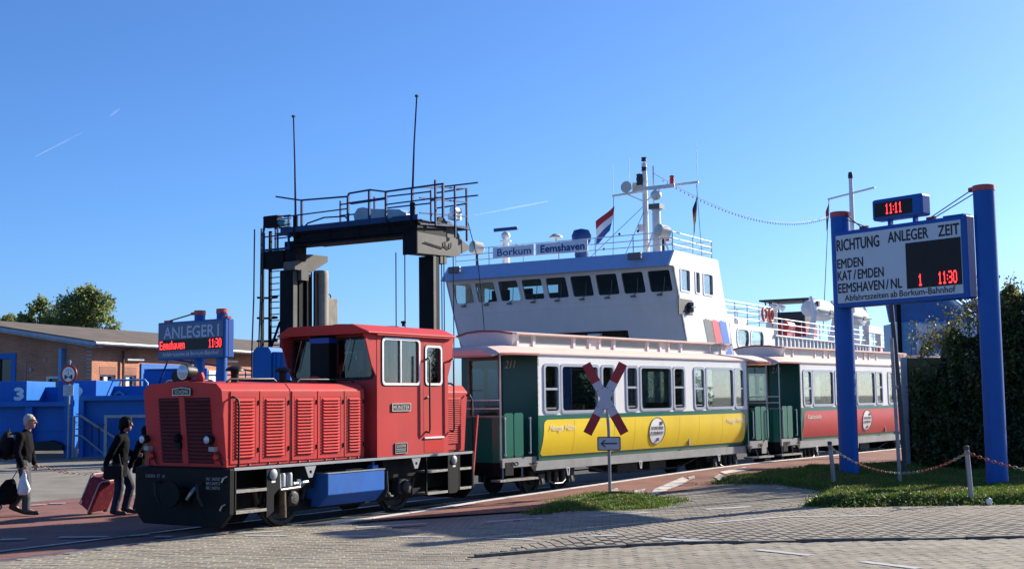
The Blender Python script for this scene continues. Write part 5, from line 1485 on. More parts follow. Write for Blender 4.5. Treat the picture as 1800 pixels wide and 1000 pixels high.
brd = thing('departure_board', 'large blue framed departure board on two thick blue posts', 'departure board', (7.21, 27.20, 0), math.atan2(-.784, .621))
def bp(name, mb, m, parent=None, **k): return mb.build(name, m, parent or brd, **k)
for x, zt in ((0, 5.88), (3.45, 5.98)):
    bp('post', MB().lathe([(.23, 0), (.205, .35), (.205, zt - .10)], (x, .0, 0), 28), m_signpost, smooth=True)
    bp('post_cap', MB().lathe([(.215, zt - .10), (.215, zt), (.2, zt + .012)], (x, 0, 0), 28), m_cap, smooth=True)
cs = bp('board_case', MB().box(.05, 3.22, -.30, .0, 3.77, 5.42), m_signpost, bevel=.03)
fc = bp('board_face', MB().box(.10, 3.10, -.312, -.300, 3.87, 5.33), m_face)
bp('led_window', MB().box(1.83, 3.09, -.318, -.3121, 4.05, 4.99), m_ledbg, fc)
bp('case_step', MB().box(2.7, 3.15, -.28, -.02, 5.42, 5.45), m_signpost)
for (t, x, z, h, wd) in (('RICHTUNG', .12, 5.00, .24, 1.08), ('ANLEGER', 1.42, 5.05, .22, .95), ('ZEIT', 2.60, 5.05, .22, .47), ('EMDEN', .12, 4.62, .20, .66), ('KAT', .12, 4.36, .20, .36), ('/', .53, 4.36, .20, .06), ('EMDEN', .64, 4.36, .20, .64), ('EEMSHAVEN', .12, 4.09, .20, 1.16), ('/', 1.33, 4.09, .20, .06), ('NL', 1.45, 4.09, .20, .26)):
    text('board_letters', t, m_letters, fc, (x, -.316, z), ROT_SIDE, h, wd, bold=.035)
text_words('board_letters', 'Abfahrtszeiten ab Borkum-Bahnhof', m_letters, fc, (.28, -.316, 3.91), ROT_SIDE, .125, 2.65, bold=.03)
led('led_digits', '1', m_led, fc, 2.10, 4.09, .10, .24, -.319)
led('led_digits', '11:30', m_led, fc, 2.56, 4.09, .42, .25, -.319)
ck = bp('clock_case', MB().box(1.08, 2.28, -.36, -.02, 5.53, 5.98), m_signpost, bevel=.05)
bp('clock_window', MB().box(1.15, 2.06, -.367, -.36, 5.60, 5.90), m_ledbg, ck)
led('clock_digits', '11:11', m_led, ck, 1.42, 5.64, .40, .22, -.368)
for x in (1.35, 1.95): bp('clock_foot', MB().box(x, x + .07, -.2, -.1, 5.40, 5.55), m_signpost)
for x0, z0, x1 in ((.22, 5.80, .72), (3.23, 5.92, 2.35)):
    bp('stay_bracket', MB().cyl((x1 - .1, -.15, 5.46), (x1 + .1, -.15, 5.46), .035, n=8), m_cap)
    bp('stay_bracket', MB().cyl((x0 - .08, -.02, z0 + .02), (x0 + .05, -.02, z0 + .02), .05, n=8), m_cap)
    for dx in (-.0, .12): bp('stay_wire', MB().cyl((x0 + dx * (.5 if x0 > 1 else -.5), -.08, z0 - abs(dx) * .6), (x1 + dx - .05, -.15, 5.46), .011, n=6), m_cable)

# crossing sign
CZ0 = .08
cr = thing('level_crossing_sign', 'red and white saltire crossing sign with arrow plate on grass mound', 'road sign', (1.83, 24.3, CZ0), R(-4))
MB().tube([(0, .03, -.1), (0, .03, 1.2), (-.035, .03, 1.95)], .032, 10).build('post', m_galv, cr, smooth=True)
cx, cz = -.055, 1.815
def slat_(ang, y, nm):
    L = 1.52; h = L / 2; wd = .175
    c, s_ = math.cos(ang), math.sin(ang)
    def q(a, b): return (cx + a * c - b * s_, cz + a * s_ + b * c)
    arm = MB().prism([q(-h, -wd / 2), q(h, -wd / 2), q(h, wd / 2), q(-h, wd / 2)], y, y + .012, 'y').build('sign_arm', m_crosswhite, cr)
    for sg in (-1, 1):
        MB().prism([q(sg * (h - .40), -wd / 2), q(sg * h, -wd / 2), q(sg * h, wd / 2), q(sg * (h - .40), wd / 2)], y - .003, y, 'y').build('red_end', m_crossred, arm)
    for a in (-.2, .2):
        for b in (-.055, .055):
            p = q(a, b); MB().cyl((p[0], y - .008, p[1]), (p[0], y, p[1]), .012, n=8).build('screw', m_dkpost, arm)
slat_(R(62), -.012, 'a'); slat_(R(118), -.026, 'b')
pl = MB().prism(rrect(-.225, .225, .82, 1.085, .03), -.012, -.002, 'y').build('arrow_plate', m_crosswhite, cr)
MB().ring(rrect(-.225, .225, .82, 1.085, .03), rrect(-.207, .207, .838, 1.067, .02), -.017, -.012, lambda a, b, d: (a, d, b)).build('plate_border', m_letters, pl)
MB().prism([(-.165, .953), (-.09, 1.02), (-.055, 1.02), (-.115, .966), (.155, .966), (.155, .94), (-.115, .94), (-.055, .885), (-.09, .885)], -.017, -.012, 'y').build('arrow', m_letters, pl)

# chain posts on the verge
def chain(name, label, p, q, sag, mats, seg, group=None, link_len=.075):
    t = tag(link(name, None), label, 'chain', group)
    pts = catenary(p, q, sag, 60)
    d = [0]
    for a, b in zip(pts[:-1], pts[1:]): d.append(d[-1] + (b - a).length)
    n = int(d[-1] / (link_len * .78)); k = 0
    meshes = []
    for m in mats:
        tt = [(link_len / 2 * math.cos(a), link_len * .30 * math.sin(a), 0) for a in np.linspace(0, 2 * PI, 9)[:-1]]
        me = MB().tube(tt, .0068, 5, closed=True).mesh('chain_link', True); me.materials.append(m); meshes.append(me)
    for i in range(n):
        s = d[-1] * (i + .5) / n
        while k < len(d) - 2 and d[k + 1] < s: k += 1
        f = (s - d[k]) / max(1e-6, d[k + 1] - d[k]); pos = pts[k].lerp(pts[k + 1], f)
        dirv = (pts[k + 1] - pts[k]).normalized()
        eul = dirv.to_track_quat('X', 'Z').to_euler(); 
        o = link('chain_link', meshes[int(i / seg) % len(meshes)], t, pos)
        m4 = dirv.to_track_quat('X', 'Z').to_matrix() @ Matrix.Rotation(R(90 if i % 2 else 0), 3, 'X')
        o.rotation_euler = m4.to_euler()
    return t
m_chred = M('chain_red', (.36, .09, .05), .6, .1, var=.4, scale=25); m_chwhite = M('chain_rusty_white', (.36, .30, .22), .6, .1, var=.3, scale=20)
def bollard(x, y, h, lean, label):
    z0 = mh2(x, y) if x > 4 else 0
    b = thing('chain_post', label, 'post', (x, y, z0), 0, 'galvanised chain posts')
    MB().tube([(0, 0, -.1), (lean * .5, 0, h * .5), (lean, 0, h)], .042, 12).build('tube', m_galv, b, smooth=True)
    MB().lathe([(.046, h - .06), (.046, h + .005), (.03, h + .015)], (lean, 0, 0), 12).build('post_cap', m_dkpost, b, smooth=True)
    MB().tube([(lean + .045 * math.cos(a), -.045, h - .1 + .03 * math.sin(a)) for a in np.linspace(0, 2 * PI, 9)[:-1]], .008, 5, closed=True).build('chain_eye', m_galv, b)
    return Vector((x + lean, y - .045, z0 + h - .1))
t1 = bollard(6.28, 24.85, .80, -.06, 'leaning grey chain post at the left end of the verge')
t2 = bollard(7.80, 21.62, .90, -.05, 'grey chain post on the verge in front of the right blue post')
t3 = Vector((10.6, 20.9, .75))
chain('barrier_chain', 'sagging red and white chain between the two verge posts', t1, t2, .42, [m_chwhite, m_chred], 14, 'barrier chains')
chain('barrier_chain', 'red chain running out of the picture right of the verge post', t2, t3, .28, [m_chred, m_chwhite], 13, 'barrier chains')
b3 = bollard(10.62, 20.95, .85, 0, 'chain post beyond the right edge of the verge')
# pair of posts behind the board
pp = thing('sign_pole', 'tall thin grey pole behind the departure board', 'pole', (7.62, 25.0, .12), 0)
MB().tube([(.0, 0, -.1), (-.05, 0, 2.7), (-.055, 0, 2.9)], .036, 10).build('tube', m_galv, pp, smooth=True)
for zz in (1.0, 1.9): MB().box(-.075, .03, -.05, .05, zz, zz + .06).build('clamp', m_galv, pp)
pp = thing('sign_pole', 'dark upright pole rising behind the bottom of the departure board', 'pole', (8.30, 27.3, .15), 0)
MB().tube([(.15, 0, -.1), (.08, 0, 1.9), (-.03, 0, 3.95)], .05, 10).build('tube', m_dkpost, pp, smooth=True)
MB().tube([(.12, .1, 1.6), (.02, .1, 2.6)], .03, 8).build('side_tube', m_galv, pp)
# framed notice case whose back is seen by the hedge
nb = thing('notice_case', 'steel framed notice case standing at the edge of the hedge', 'notice board', (9.22, 29.6, .15), R(-10))
MB().box(-.07, .07, -.06, .06, 0, 2.62).build('post', m_galv, nb, bevel=.01); MB().box(1.55, 1.68, -.06, .06, 0, 2.62).build('post', m_galv, nb, bevel=.01)
MB().box(.07, 1.55, -.02, .02, 1.35, 2.60).build('panel', M('olive_panel', (.07, .06, .012), .6), nb)
MB().box(.07, 1.55, -.03, .03, .2, 1.35).build('panel', m_black, nb)
# crumpled paper on the verge edge
mb = MB().ball((0, 0, 0), (.055, .05, .06), 9, 7)
mb.v = [tuple(c * rng.uniform(.65, 1.2) for c in v) for v in mb.v]
pb = mb.build('crumpled_paper', m_whitepl, loc=(7.98, 21.3, .09)); tag(pb, 'crumpled white paper lying at the foot of the verge post', 'litter')

# lamp post that stands behind the hedge
lp = thing('lamp_post', 'slim grey lamp post straight behind the left blue post', 'street lamp', (8.97, 33.8, .1), 0)
MB().tube([(0, 0, 0), (0, 0, 3.5), (0, 0, 5.6)], [.10, .085, .07], 12).build('pole', m_galv, lp, smooth=True)
lp2 = thing('lamp_post', 'blue disc headed lamp seen over the top of the hedge', 'street lamp', (12.9, 34.6, .1), 0)
MB().tube([(0, 0, 0), (0, 0, 4.2)], .06, 10).build('pole', m_dkpost, lp2, smooth=True)
MB().lathe([(.1, 4.1), (.42, 4.22), (.45, 4.26), (.2, 4.36), (.03, 4.42)], (0, 0, 0), 24).build('lamp_head', M('lamp_blue', (.04, .13, .40), .5), lp2, smooth=True)

# blue ramp bridge with banner behind the third coach
bb = thing('boarding_bridge', 'blue passenger bridge with a white banner behind the train', 'bridge', (20.3, 66, 0), R(-3))
m_bblue = M('bridge_blue', (.03, .13, .36), .5, var=.1, scale=1.5, dirt=.25, dirtcol=(.03, .06, .14))
MB().box(0, 4.6, 0, 3, 3.8, 5.7).build('box_girder', M('girder_pale_blue', (.12, .30, .52), .5, var=.1), bb, bevel=.03)
MB().box(-.02, 9, -.05, 3.1, 2.35, 3.78).build('under_girder', m_gblack, bb)
MB().prism([(-.3, 5.72), (3.4, 5.72), (4.6, 5.72), (2.2, 7.6), (-.6, 7.6)], .3, .5, 'y').build('gusset', m_bblue, bb)
for dx in (0, .45): MB().bar((2.0 + dx, .1, 7.6), (4.2 + dx, .1, 5.72), .08, .12).build('gusset_edge', m_whitepl if dx == 0 else m_gblue, bb)
MB().box(.0, .2, -.1, .0, 3.0, 8.2).build('upright', m_gblack, bb)
for k in range(5): MB().cyl((5.0 + k * .4, .8, 5.4), (5.05 + k * .35, .8, 6.9), .06, n=6).build('hanger', m_gblack, bb)
bn = MB(); n = 12
for j in range(5):
    for i in range(n + 1): bn.v.append((.95 + 3.5 * i / n, -.06 - .04 * math.sin(i * 1.1) * (j / 4), 5.6 - 1.7 * j / 4 - .05 * math.sin(PI * i / n)))
for j in range(4):
    for i in range(n): a = j * (n + 1) + i; bn.f.append((a, a + 1, a + n + 2, a + n + 1)); bn.mi.append(0)
def blot(name, base, spots):
    m = bpy.data.materials.new(name); m.use_nodes = True
    n_, l = m.node_tree.nodes, m.node_tree.links; b = n_['Principled BSDF']; b.inputs['Roughness'].default_value = .6
    tc = n_.new('ShaderNodeTexCoord'); cur = None
    nz = n_.new('ShaderNodeTexNoise'); nz.inputs['Scale'].default_value = 2.6; nz.inputs['Detail'].default_value = 6
    l.new(tc.outputs['Object'], nz.inputs[0])
    col = n_.new('ShaderNodeRGB'); col.outputs[0].default_value = (*base, 1); cur = col.outputs[0]
    for (cx_, cz_, rx_, rz_, cc) in spots:
        mp = n_.new('ShaderNodeMapping'); mp.inputs['Location'].default_value = (-cx_ / rx_, 0, -cz_ / rz_); mp.inputs['Scale'].default_value = (1 / rx_, 0, 1 / rz_)
        l.new(tc.outputs['Object'], mp.inputs[0])
        ln = n_.new('ShaderNodeVectorMath'); ln.operation = 'LENGTH'; l.new(mp.outputs[0], ln.inputs[0])
        ad = n_.new('ShaderNodeMath'); ad.operation = 'MULTIPLY_ADD'; ad.inputs[1].default_value = 1.6; l.new(nz.outputs['Fac'], ad.inputs[0]); l.new(ln.outputs['Value'], ad.inputs[2])
        mr = n_.new('ShaderNodeMapRange'); mr.inputs['From Min'].default_value = 1.7; mr.inputs['From Max'].default_value = 1.5; l.new(ad.outputs[0], mr.inputs[0])
        mx_ = n_.new('ShaderNodeMix'); mx_.data_type = 'RGBA'; l.new(mr.outputs[0], mx_.inputs['Factor']); l.new(cur, mx_.inputs[6]); mx_.inputs[7].default_value = (*cc, 1); cur = mx_.outputs[2]
    l.new(cur, b.inputs['Base Color'])
    return m
bn.build('banner', blot('banner_print', (.62, .66, .74), [(2.3, 4.75, 1.3, .7, (.10, .13, .32)), (2.9, 4.5, .8, .5, (.13, .07, .12)), (1.5, 4.2, .6, .25, (.25, .36, .25))]), bb)

# ================================================================ left background: warehouse
BA = 0.336
m_wallR = brick('warehouse_brick', (.52, .18, .08), (.42, .13, .065), (.42, .32, .24), .25, .083, .012, .4, 'xz', 0, .2)
m_wallG = brick('warehouse_brick_gable', (.52, .18, .08), (.42, .13, .065), (.40, .30, .22), .25, .083, .012, .4, 'yz', 0, .2)
m_lintel = brick('lintel_brick', (.34, .12, .08), (.30, .10, .07), (.28, .2, .16), .08, .25, .012, .4, 'xz', 0, .2)
m_rooftile = M('roof_felt_brown', (.12, .09, .065), .9, var=.25, scale=1.2, bump=.5, bscale=12)
m_gutter = M('gutter_grey', (.30, .33, .36), .5, .2, var=.15)
m_blue = M('harbour_blue', (.005, .125, .46), .5, var=.07, scale=1.5, spec=.3, dirt=.12, dirtcol=(.03, .06, .16))
m_bluetrim = M('pale_blue_paint', (.10, .28, .50), .5)
m_dkglass = M('dark_window', (.02, .025, .03), .08)
m_curtain = M('curtain_white', (.6, .6, .57), .7)
bd_ = thing('brick_warehouse', 'red brick warehouse with low brown roof and grey gutters', 'building', (-18.82, 56.0, 0), PI / 2 - BA)
WH = [(.55, 1.71, 2.3, 3.25), (2.24, 3.25, 2.3, 3.25)]
MB().wall(0, 30, 0, 4.62, WH, lambda a, b, d: (a, d, b), 0, .3).build('side_wall', m_wallR, bd_)
gb = MB().wall(.3, 5.2, 0, 4.6, [(1.6, 2.45, 2.2, 3.2), (4.38, 5.2, 0, 4.05)], lambda a, b, d: (d, a, b), 0, .3)
gb.prism([(.3, 4.6), (8.0, 4.6), (16, 4.6), (8.0, 5.8)], 0, .3, 'x').box(0, .3, 5.2, 16, 0, 4.6)
gb.build('gable_wall', m_wallG, bd_)
MB().prism([(-.75, 4.60), (8.0, 5.98), (16.8, 4.60), (16.8, 4.70), (8.0, 6.08), (-.75, 4.70)], -.8, 31, 'x').build('roof', m_rooftile, bd_)
MB().prism([(-.78, 4.48), (8.0, 5.86), (8.0, 6.02), (-.78, 4.64)], -.86, -.80, 'x').build('barge_board', m_gutter, bd_)
MB().prism([(-.7, 4.42), (8.0, 5.80), (8.0, 5.86), (-.7, 4.47)], -.84, -.1, 'x').build('soffit', M('soffit_grey', (.35, .34, .31), .8, var=.2), bd_)
MB().tube([(-.85, -.82, 4.60), (31, -.82, 4.60)], .075, 8).build('gutter', m_gutter, bd_, smooth=True)
MB().box(-.8, 31, -.76, -.7, 4.5, 4.66).build('fascia', m_gutter, bd_)
MB().tube([(2.15, -.8, 4.55), (2.1, -.12, 4.35), (2.1, -.12, 0)], .06, 8).build('downpipe', m_rust, bd_, smooth=True)
MB().box(-.3, -.02, 1.42, 1.58, 0, 4.45).build('corner_post', m_bluetrim, bd_)
for (a, b, z0, z1) in WH:
    f = MB().ring([(a, z0), (b, z0), (b, z1), (a, z1)], [(a + .07, z0 + .07), (b - .07, z0 + .07), (b - .07, z1 - .07), (a + .07, z1 - .07)], .10, .18, lambda p, q, d: (p, d, q)).build('window', m_whitepl, bd_)
    MB().box(a, b, .2, .21, z0, z1).build('pane', m_dkglass, f)
    c = (a + b) / 2
    MB().box(c - .12, c + .12, .11, .17, z0, z1).build('mullion', m_whitepl, f)
    MB().box(a - .02, b + .02, -.012, 0, z1, z1 + .38).build('lintel', m_lintel, bd_)
f = MB().ring([(1.6, 2.2), (2.45, 2.2), (2.45, 3.2), (1.6, 3.2)], [(1.7, 2.3), (2.35, 2.3), (2.35, 3.1), (1.7, 3.1)], -.02, .1, lambda p, q, d: (d, p, q)).build('window', m_curtain, bd_)
MB().box(.12, .13, 1.6, 2.45, 2.2, 3.2).build('pane', m_dkglass, f)
MB().ring([(4.15, 0), (5.3, 0), (5.3, 4.30), (4.15, 4.30)], [(4.4, 0), (5.25, 0), (5.25, 4.05), (4.4, 4.05)], -.05, .06, lambda p, q, d: (d, p, q)).build('door_surround', m_blue, bd_)
MB().box(.15, .2, 4.38, 5.2, 0, 4.05).build('dark_doorway', m_dkglass, bd_)
MB().cyl((-.05, 3.6, 2.6), (-.05, 3.6, 3.95), .02, n=6).build('conduit', m_gutter, bd_)
MB().box(-.06, 0, 2.5, 2.58, 3.9, 4.0).build('wall_box', m_gutter, bd_); MB().box(-.08, 0, 3.25, 3.36, 3.45, 3.6).build('wall_box', m_gutter, bd_)
for (a, b, z) in ((2.35, 3.6, 3.97), (10.5, 11.9, 4.1)):
    MB().cyl((a, -.12, z), (b, -.12, z + .02), .07, n=10).build('tube_lamp', m_curtain, bd_, smooth=True)
MB().box(3.56, 7.66, -.06, -.0, 0, 3.82).build('loading_door', m_blue, bd_)
MB().box(3.75, 7.66, -.09, -.06, 0, 3.35).build('door_panel', m_blue, bd_)
MB().box(14.3, 14.9, -.05, 0, 0, 4.0).build('corner_trim', m_blue, bd_)
MB().box(9.3, 10.3, -.04, 0, 1.8, 3.6).build('window', m_curtain, bd_)
# ================================================================ blue ramp walls and railing in front of the warehouse
rw = thing('blue_ramp_wall', 'long blue steel ramp wall with ribs and a wide top flange', 'steel wall', (-16.2, 46.6, 0), R(2))
MB().box(-9, -.16, 0, .08, .25, 1.9).build('plate', m_blue, rw)
MB().box(-9, -.16, -.35, .2, 1.86, 2.03).build('top_flange', m_blue, rw, bevel=.01)
MB().box(-9, -.16, -.04, 0, .95, .99).build('stiffener', m_blue, rw)
for x in (-1.5, -4.6, -7.6): MB().box(x - .28, x - .02, -.30, 0, .28, 1.86).build('rib', m_blue, rw)
MB().box(-.35, -.02, -.32, .3, 0, 2.7).build('end_post', m_blue, rw)
for k in range(3): MB().cyl((-.12, -.34, 1.5 + k * .14), (-.12, -.32, 1.5 + k * .14), .02, n=6).build('bolt', m_gutter, rw)
MB().prism([(-3.0, .25), (-.3, .25), (-.3, .45), (-.8, .62), (-1.6, .55)], -.6, .0, 'y').build('rubber_fender', m_rubber, rw)
rw2 = thing('blue_ramp_wall', 'blue steel wall section behind the grey stair railing', 'steel wall', (-15.95, 46.4, 0), R(2))
MB().box(.16, 7.5, 0, .08, .0, 2.1).build('plate', m_blue, rw2); MB().box(.0, 7.5, -.3, .2, 2.05, 2.23).build('top_flange', m_blue, rw2, bevel=.01)
MB().box(.0, .16, -.28, .1, 0, 2.05).build('rib', m_blue, rw2)
for zz in (1.0, 1.55): MB().box(-.14, .0, -.2, -.1, zz, zz + .04).build('lug', m_bluetrim, rw2)
for k in range(2): MB().tube([(.4 + k * .25, -.03, 1.2), (.42 + k * .25, -.03, .1)], .015, 6).build('cable', m_dkpost, rw2)
for (t, x0, x1, y, z1, num, lab) in (('a', -26, -18.45, 47.6, 2.83, '3', 'blue steel block painted with a white 3 at the picture edge'), ('b', -17.2, -15.75, 47.4, 2.82, '2', 'blue steel block painted with a white 2 behind the weight limit sign')):
    s = thing('numbered_block', lab, 'steel block', (x0, y, 0), 0, 'numbered blue blocks')
    MB().box(0, x1 - x0, 0, 3, 1.6, z1).build('block', m_blue, s, bevel=.02)
    text('painted_number', num, m_whitepl, s, ((x1 - x0) - (.45 if num == '3' else .0) - (.0 if num == '3' else .82), -.012, 2.14), ROT_SIDE, .42, .32, bold=.09)
bl = thing('blue_pontoon', 'dark blue pontoon box with a bent pipe between ramp and warehouse', 'pontoon', (-18.6, 49.5, 0), 0)
MB().box(0, 8.5, 0, 3, 1.2, 2.62).build('box', m_blue, bl, bevel=.02)
MB().tube([(2.6, -.1, 2.45), (2.6, -.1, 2.72), (2.72, -.1, 2.85), (4.1, -.1, 2.85), (4.2, -.1, 2.72), (4.2, -.1, 2.5)], .045, 8).build('handrail', m_bluetrim, bl, smooth=True)
MB().tube([(2.9, -.1, 2.15), (2.92, -.1, 2.3), (3.1, -.1, 2.38), (3.25, -.1, 2.3), (3.26, -.1, 2.15)], .06, 8).build('lifting_lug', m_bluetrim, bl, smooth=True)
for x in (4.6, 5.2): MB().box(x, x + .3, -.012, 0, 2.2, 2.36).build('white_mark', m_whitepl, bl)
cp = thing('blue_canopy', 'blue steel loading hood with sloping struts in front of the warehouse', 'canopy', (-15.6, 52.0, 0), 0)
MB().box(.3, 2.9, 0, .1, 1.5, 3.35).build('panel', m_blue, cp)
for x in (.9, 1.9): MB().bar((x, -.5, 2.3), (x + .55, -.5, 3.75), .06).build('strut', m_gblue, cp)
MB().bar((1.4, -.5, 3.75), (5.2, -.5, 3.15), .07).build('top_beam', m_gblue, cp); MB().bar((.6, -.5, 3.3), (2.4, -.5, 3.3), .06).build('cross_bar', m_gblue, cp)
for x in (3.4, 4.6): MB().bar((x, -.4, 1.5), (x, -.4, 3.2), .06).build('upright', m_gutter, cp)
MB().bar((3.0, -.4, 3.05), (5.4, -.4, 3.05), .06).build('rail', m_gutter, cp)
# blue machine housing beside the gantry
mh = thing('blue_machine_house', 'blue steel machine housing at the foot of the gantry', 'machine housing', (-8.5, 44, 0), R(-20))
MB().prism([(-.75, 0), (.0, 0), (.0, 3.68), (-.12, 3.85), (-.6, 3.85), (-.75, 3.68)], 0, .9, 'y').build('housing', m_blue, mh, bevel=.02)
MB().prism([(.0, 0), (.72, 0), (.72, 3.2), (.42, 3.66), (.0, 3.68)], .1, .8, 'y').build('side_housing', m_blue, mh, bevel=.01)
for x in (.08, .28): MB().box(x, x + .06, .05, .1, 0, 3.64).build('rib', m_blue, mh)
# grey railing of the stairs
rl = thing('stair_railing', 'grey tubular stair railing by the blue ramp wall', 'railing', (-16.05, 45.9, 0), 0)
MB().tube([(0, 0, 0), (0, 0, 1.48), (.25, 0, 1.5), (1.9, 0, .45)], .055, 10).build('hand_rail', m_galv, rl, smooth=True)
MB().tube([(0, 0, .80), (.3, 0, .78), (1.2, 0, .05)], .035, 8).build('knee_rail', m_galv, rl, smooth=True)
MB().bar((1.18, 0, 0), (1.18, 0, 1.5), .11).build('post', m_galv, rl); MB().bar((1.12, 0, 1.47), (4.2, 0, 1.47), .1).build('beam', m_galv, rl)
chain('barrier_chain', 'dark chain hanging across the stair railing', (-16.0, 45.8, 1.35), (-14.9, 45.8, 1.2), .3, [m_dkpost], 99, 'barrier chains', .14)
# weight limit sign
ws = thing('weight_limit_sign', 'round red rimmed 12 t axle weight sign with text plate', 'road sign', (-16.2, 45.7, 0), R(-18))
MB().cyl((0, .05, 0), (0, .05, 3.45), .038, n=10).build('post', m_galv, ws, smooth=True)
MB().lathe([(.02, 3.42), (.06, 3.44), (.06, 3.5), (.02, 3.53)], (0, .05, 0), 10).build('post_cap', m_bluetrim, ws)
MB().lathe([(.36, -.0), (.36, .02)], (0, 0, 3.02), 36, axis='y').build('rim', m_crossred, ws)
MB().lathe([(.265, -.006), (.265, .0)], (0, -.001, 3.02), 36, axis='y').build('face', m_whitepl, ws)
text('sign_letters', '12 t', m_letters, ws, (-.11, -.012, 3.10), ROT_SIDE, .11, .24)
mb = MB().box(-.17, -.10, -.014, -.008, 2.84, 3.0).box(.10, .17, -.014, -.008, 2.84, 3.0).box(-.08, -.05, -.014, -.008, 2.86, 2.98).box(.05, .08, -.014, -.008, 2.86, 2.98).box(-.1, .1, -.013, -.008, 2.91, 2.94)
mb.build('axle_symbol', m_letters, ws)
MB().prism([(-.03, 3.04), (.03, 3.04), (0, 2.99)], -.014, -.008, 'y').box(-.008, .008, -.013, -.009, 3.03, 3.07).build('axle_arrow', m_letters, ws)
pl = MB().box(-.22, .22, .0, .012, 2.24, 2.63).build('text_plate', m_crosswhite, ws)
for k, t in enumerate(('Weiterfahrt', 'ist nur begrenzt', 'sowie halben', 'nutzbar')): text('sign_letters', t, m_letters, pl, (0, -.006, 2.545 - k * .085), ROT_SIDE, .045, .34 if k < 3 else .2, center=True)
# chain across the left foreground
def lpost(x, y, h, label):
    b = thing('chain_post', label, 'post', (x, y, 0), 0, 'galvanised chain posts')
    MB().cyl((0, 0, -.05), (0, 0, h), .045, n=12).build('tube', m_galv, b, smooth=True)
    MB().lathe([(.05, h - .05), (.05, h + .005), (.03, h + .015)], (0, 0, 0), 12).build('post_cap', m_dkpost, b, smooth=True)
    return Vector((x, y - .05, h - .08))
pA = lpost(-9.42, 24.3, .95, 'grey chain post hidden behind the white haired man')
pB = lpost(-7.35, 26.0, .95, 'grey chain post behind the woman with the red suitcase')
chain('barrier_chain', 'red and white chain sagging behind the walking people', pA, pB, .33, [m_chwhite, m_chred], 7, 'barrier chains', .08)

# ================================================================ ANLEGER board
K = .909
an = thing('pier_board', 'blue ANLEGER 1 pier board on two blue posts behind the locomotive', 'departure board', (-9.12 - .8 * 3.36, 40.0 + .6 * 3.36, 0), math.atan2(-.6, .8))
zf = lambda z: 1.9 + (z - 1.9) * K
def ap(name, mb, m, parent=None, **k): return mb.build(name, m, parent or an, **k)
for x in (1.72, 2.83):
    ap('post', MB().lathe([(.185, 0), (.175, zf(5.1))], (x, .22, 0), 24), m_signpost, smooth=True)
    ap('post_cap', MB().lathe([(.19, zf(5.08)), (.19, zf(5.24)), (.17, zf(5.25))], (x, .22, 0), 24), m_cap, smooth=True)
cs = ap('board_case', MB().box(0, 3.40, -.13, .24, zf(3.5), zf(4.87)), m_signpost, bevel=.03)
ap('case_seam', MB().box(3.395, 3.407, .02, .05, zf(3.52), zf(4.85)), m_bluestripe, cs)
fa = ap('board_face', MB().box(.07, 3.32, -.142, -.13, zf(3.56), zf(4.81)), M('board_navy', (.006, .02, .13), .15, var=.05), cs)
ap('led_window', MB().box(.10, 3.29, -.147, -.1421, zf(3.82), zf(4.22)), m_ledbg, cs)
m_faint = M('faint_lettering', (.34, .42, .58), .4)
text_words('board_letters', 'ANLEGER 1', m_faint, cs, (.33, -.146, zf(4.27)), ROT_SIDE, .38, 2.78, bold=.03)
text_words('board_letters', 'Abfahrtszeiten ab Borkum-Bahnhof', m_faint, cs, (.26, -.146, zf(3.63)), ROT_SIDE, .12, 2.85, bold=.03)
led('led_letters', 'Eemshaven', m_led, cs, .14, zf(3.87), 1.28, .28, -.149)
led('led_digits', '11:30', m_led, cs, 2.62, zf(3.87), .62, .28, -.149)
for x0, x1 in ((1.55, .35), (3.0, 3.28)):
    ap('stay_bracket', MB().cyl((x0 - .1, .1, zf(5.14)), (x0 + .1, .1, zf(5.14)), .05, n=8), m_cap); ap('stay_bracket', MB().box(x1 - .14, x1 + .14, -.05, .1, zf(4.87), zf(4.95)), m_cap)
    for dx in (-.08, .1): ap('stay_wire', MB().cyl((x0 + dx, .1, zf(5.14)), (x1 + dx, .0, zf(4.92)), .012, n=6), m_cable)

# ================================================================ trees beyond the warehouse
m_leafA = leafmat('tree_leaves', (.15, .20, .055), (.32, .35, .14), .55, .55)
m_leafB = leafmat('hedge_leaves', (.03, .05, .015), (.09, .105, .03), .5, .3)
m_leafC = leafmat('hedge_sunlit_leaves', (.09, .11, .025), (.24, .22, .07), .45, .45)  # lighter leaves: sunlight on the hedge top put into their colour
m_bark = M('bark', (.06, .05, .035), .95, var=.3, scale=6, bump=.8)
def tree(label, base, H, lobes, nl, size):
    t = thing('tree', label, 'tree', base, 0, 'trees behind the warehouse')
    mb = MB().tube([(0, 0, 0), (.1, 0, H * .35), (.0, .1, H * .6)], [.32, .24, .15], 10)
    for (x, y, z, r) in lobes: mb.tube([(.05, 0, H * .38), (x * .5, y * .5, H * .38 + (z - H * .38) * .55), (x, y, z)], [.16, .09, .03], 7)
    mb.build('trunk', m_bark, t, smooth=True)
    P = []
    tot = sum(r ** 2 for *_, r in lobes)
    for (x, y, z, r) in lobes:
        # sub-clumps spread over the lobe
        for c in range(int(16 * r)):
            d = nrg.normal(size=3); d /= np.linalg.norm(d); cc = np.array((x, y, z)) + d * r * nrg.uniform(.45, 1.0) * np.array((1, 1, .85))
            k = int(nl * r * r / tot / (16 * r)) + 1
            q = nrg.normal(size=(k, 3)) * r * .20
            P += list(cc + q)
    leafcloud('crown', P, size, m_leafA, t)
    return t
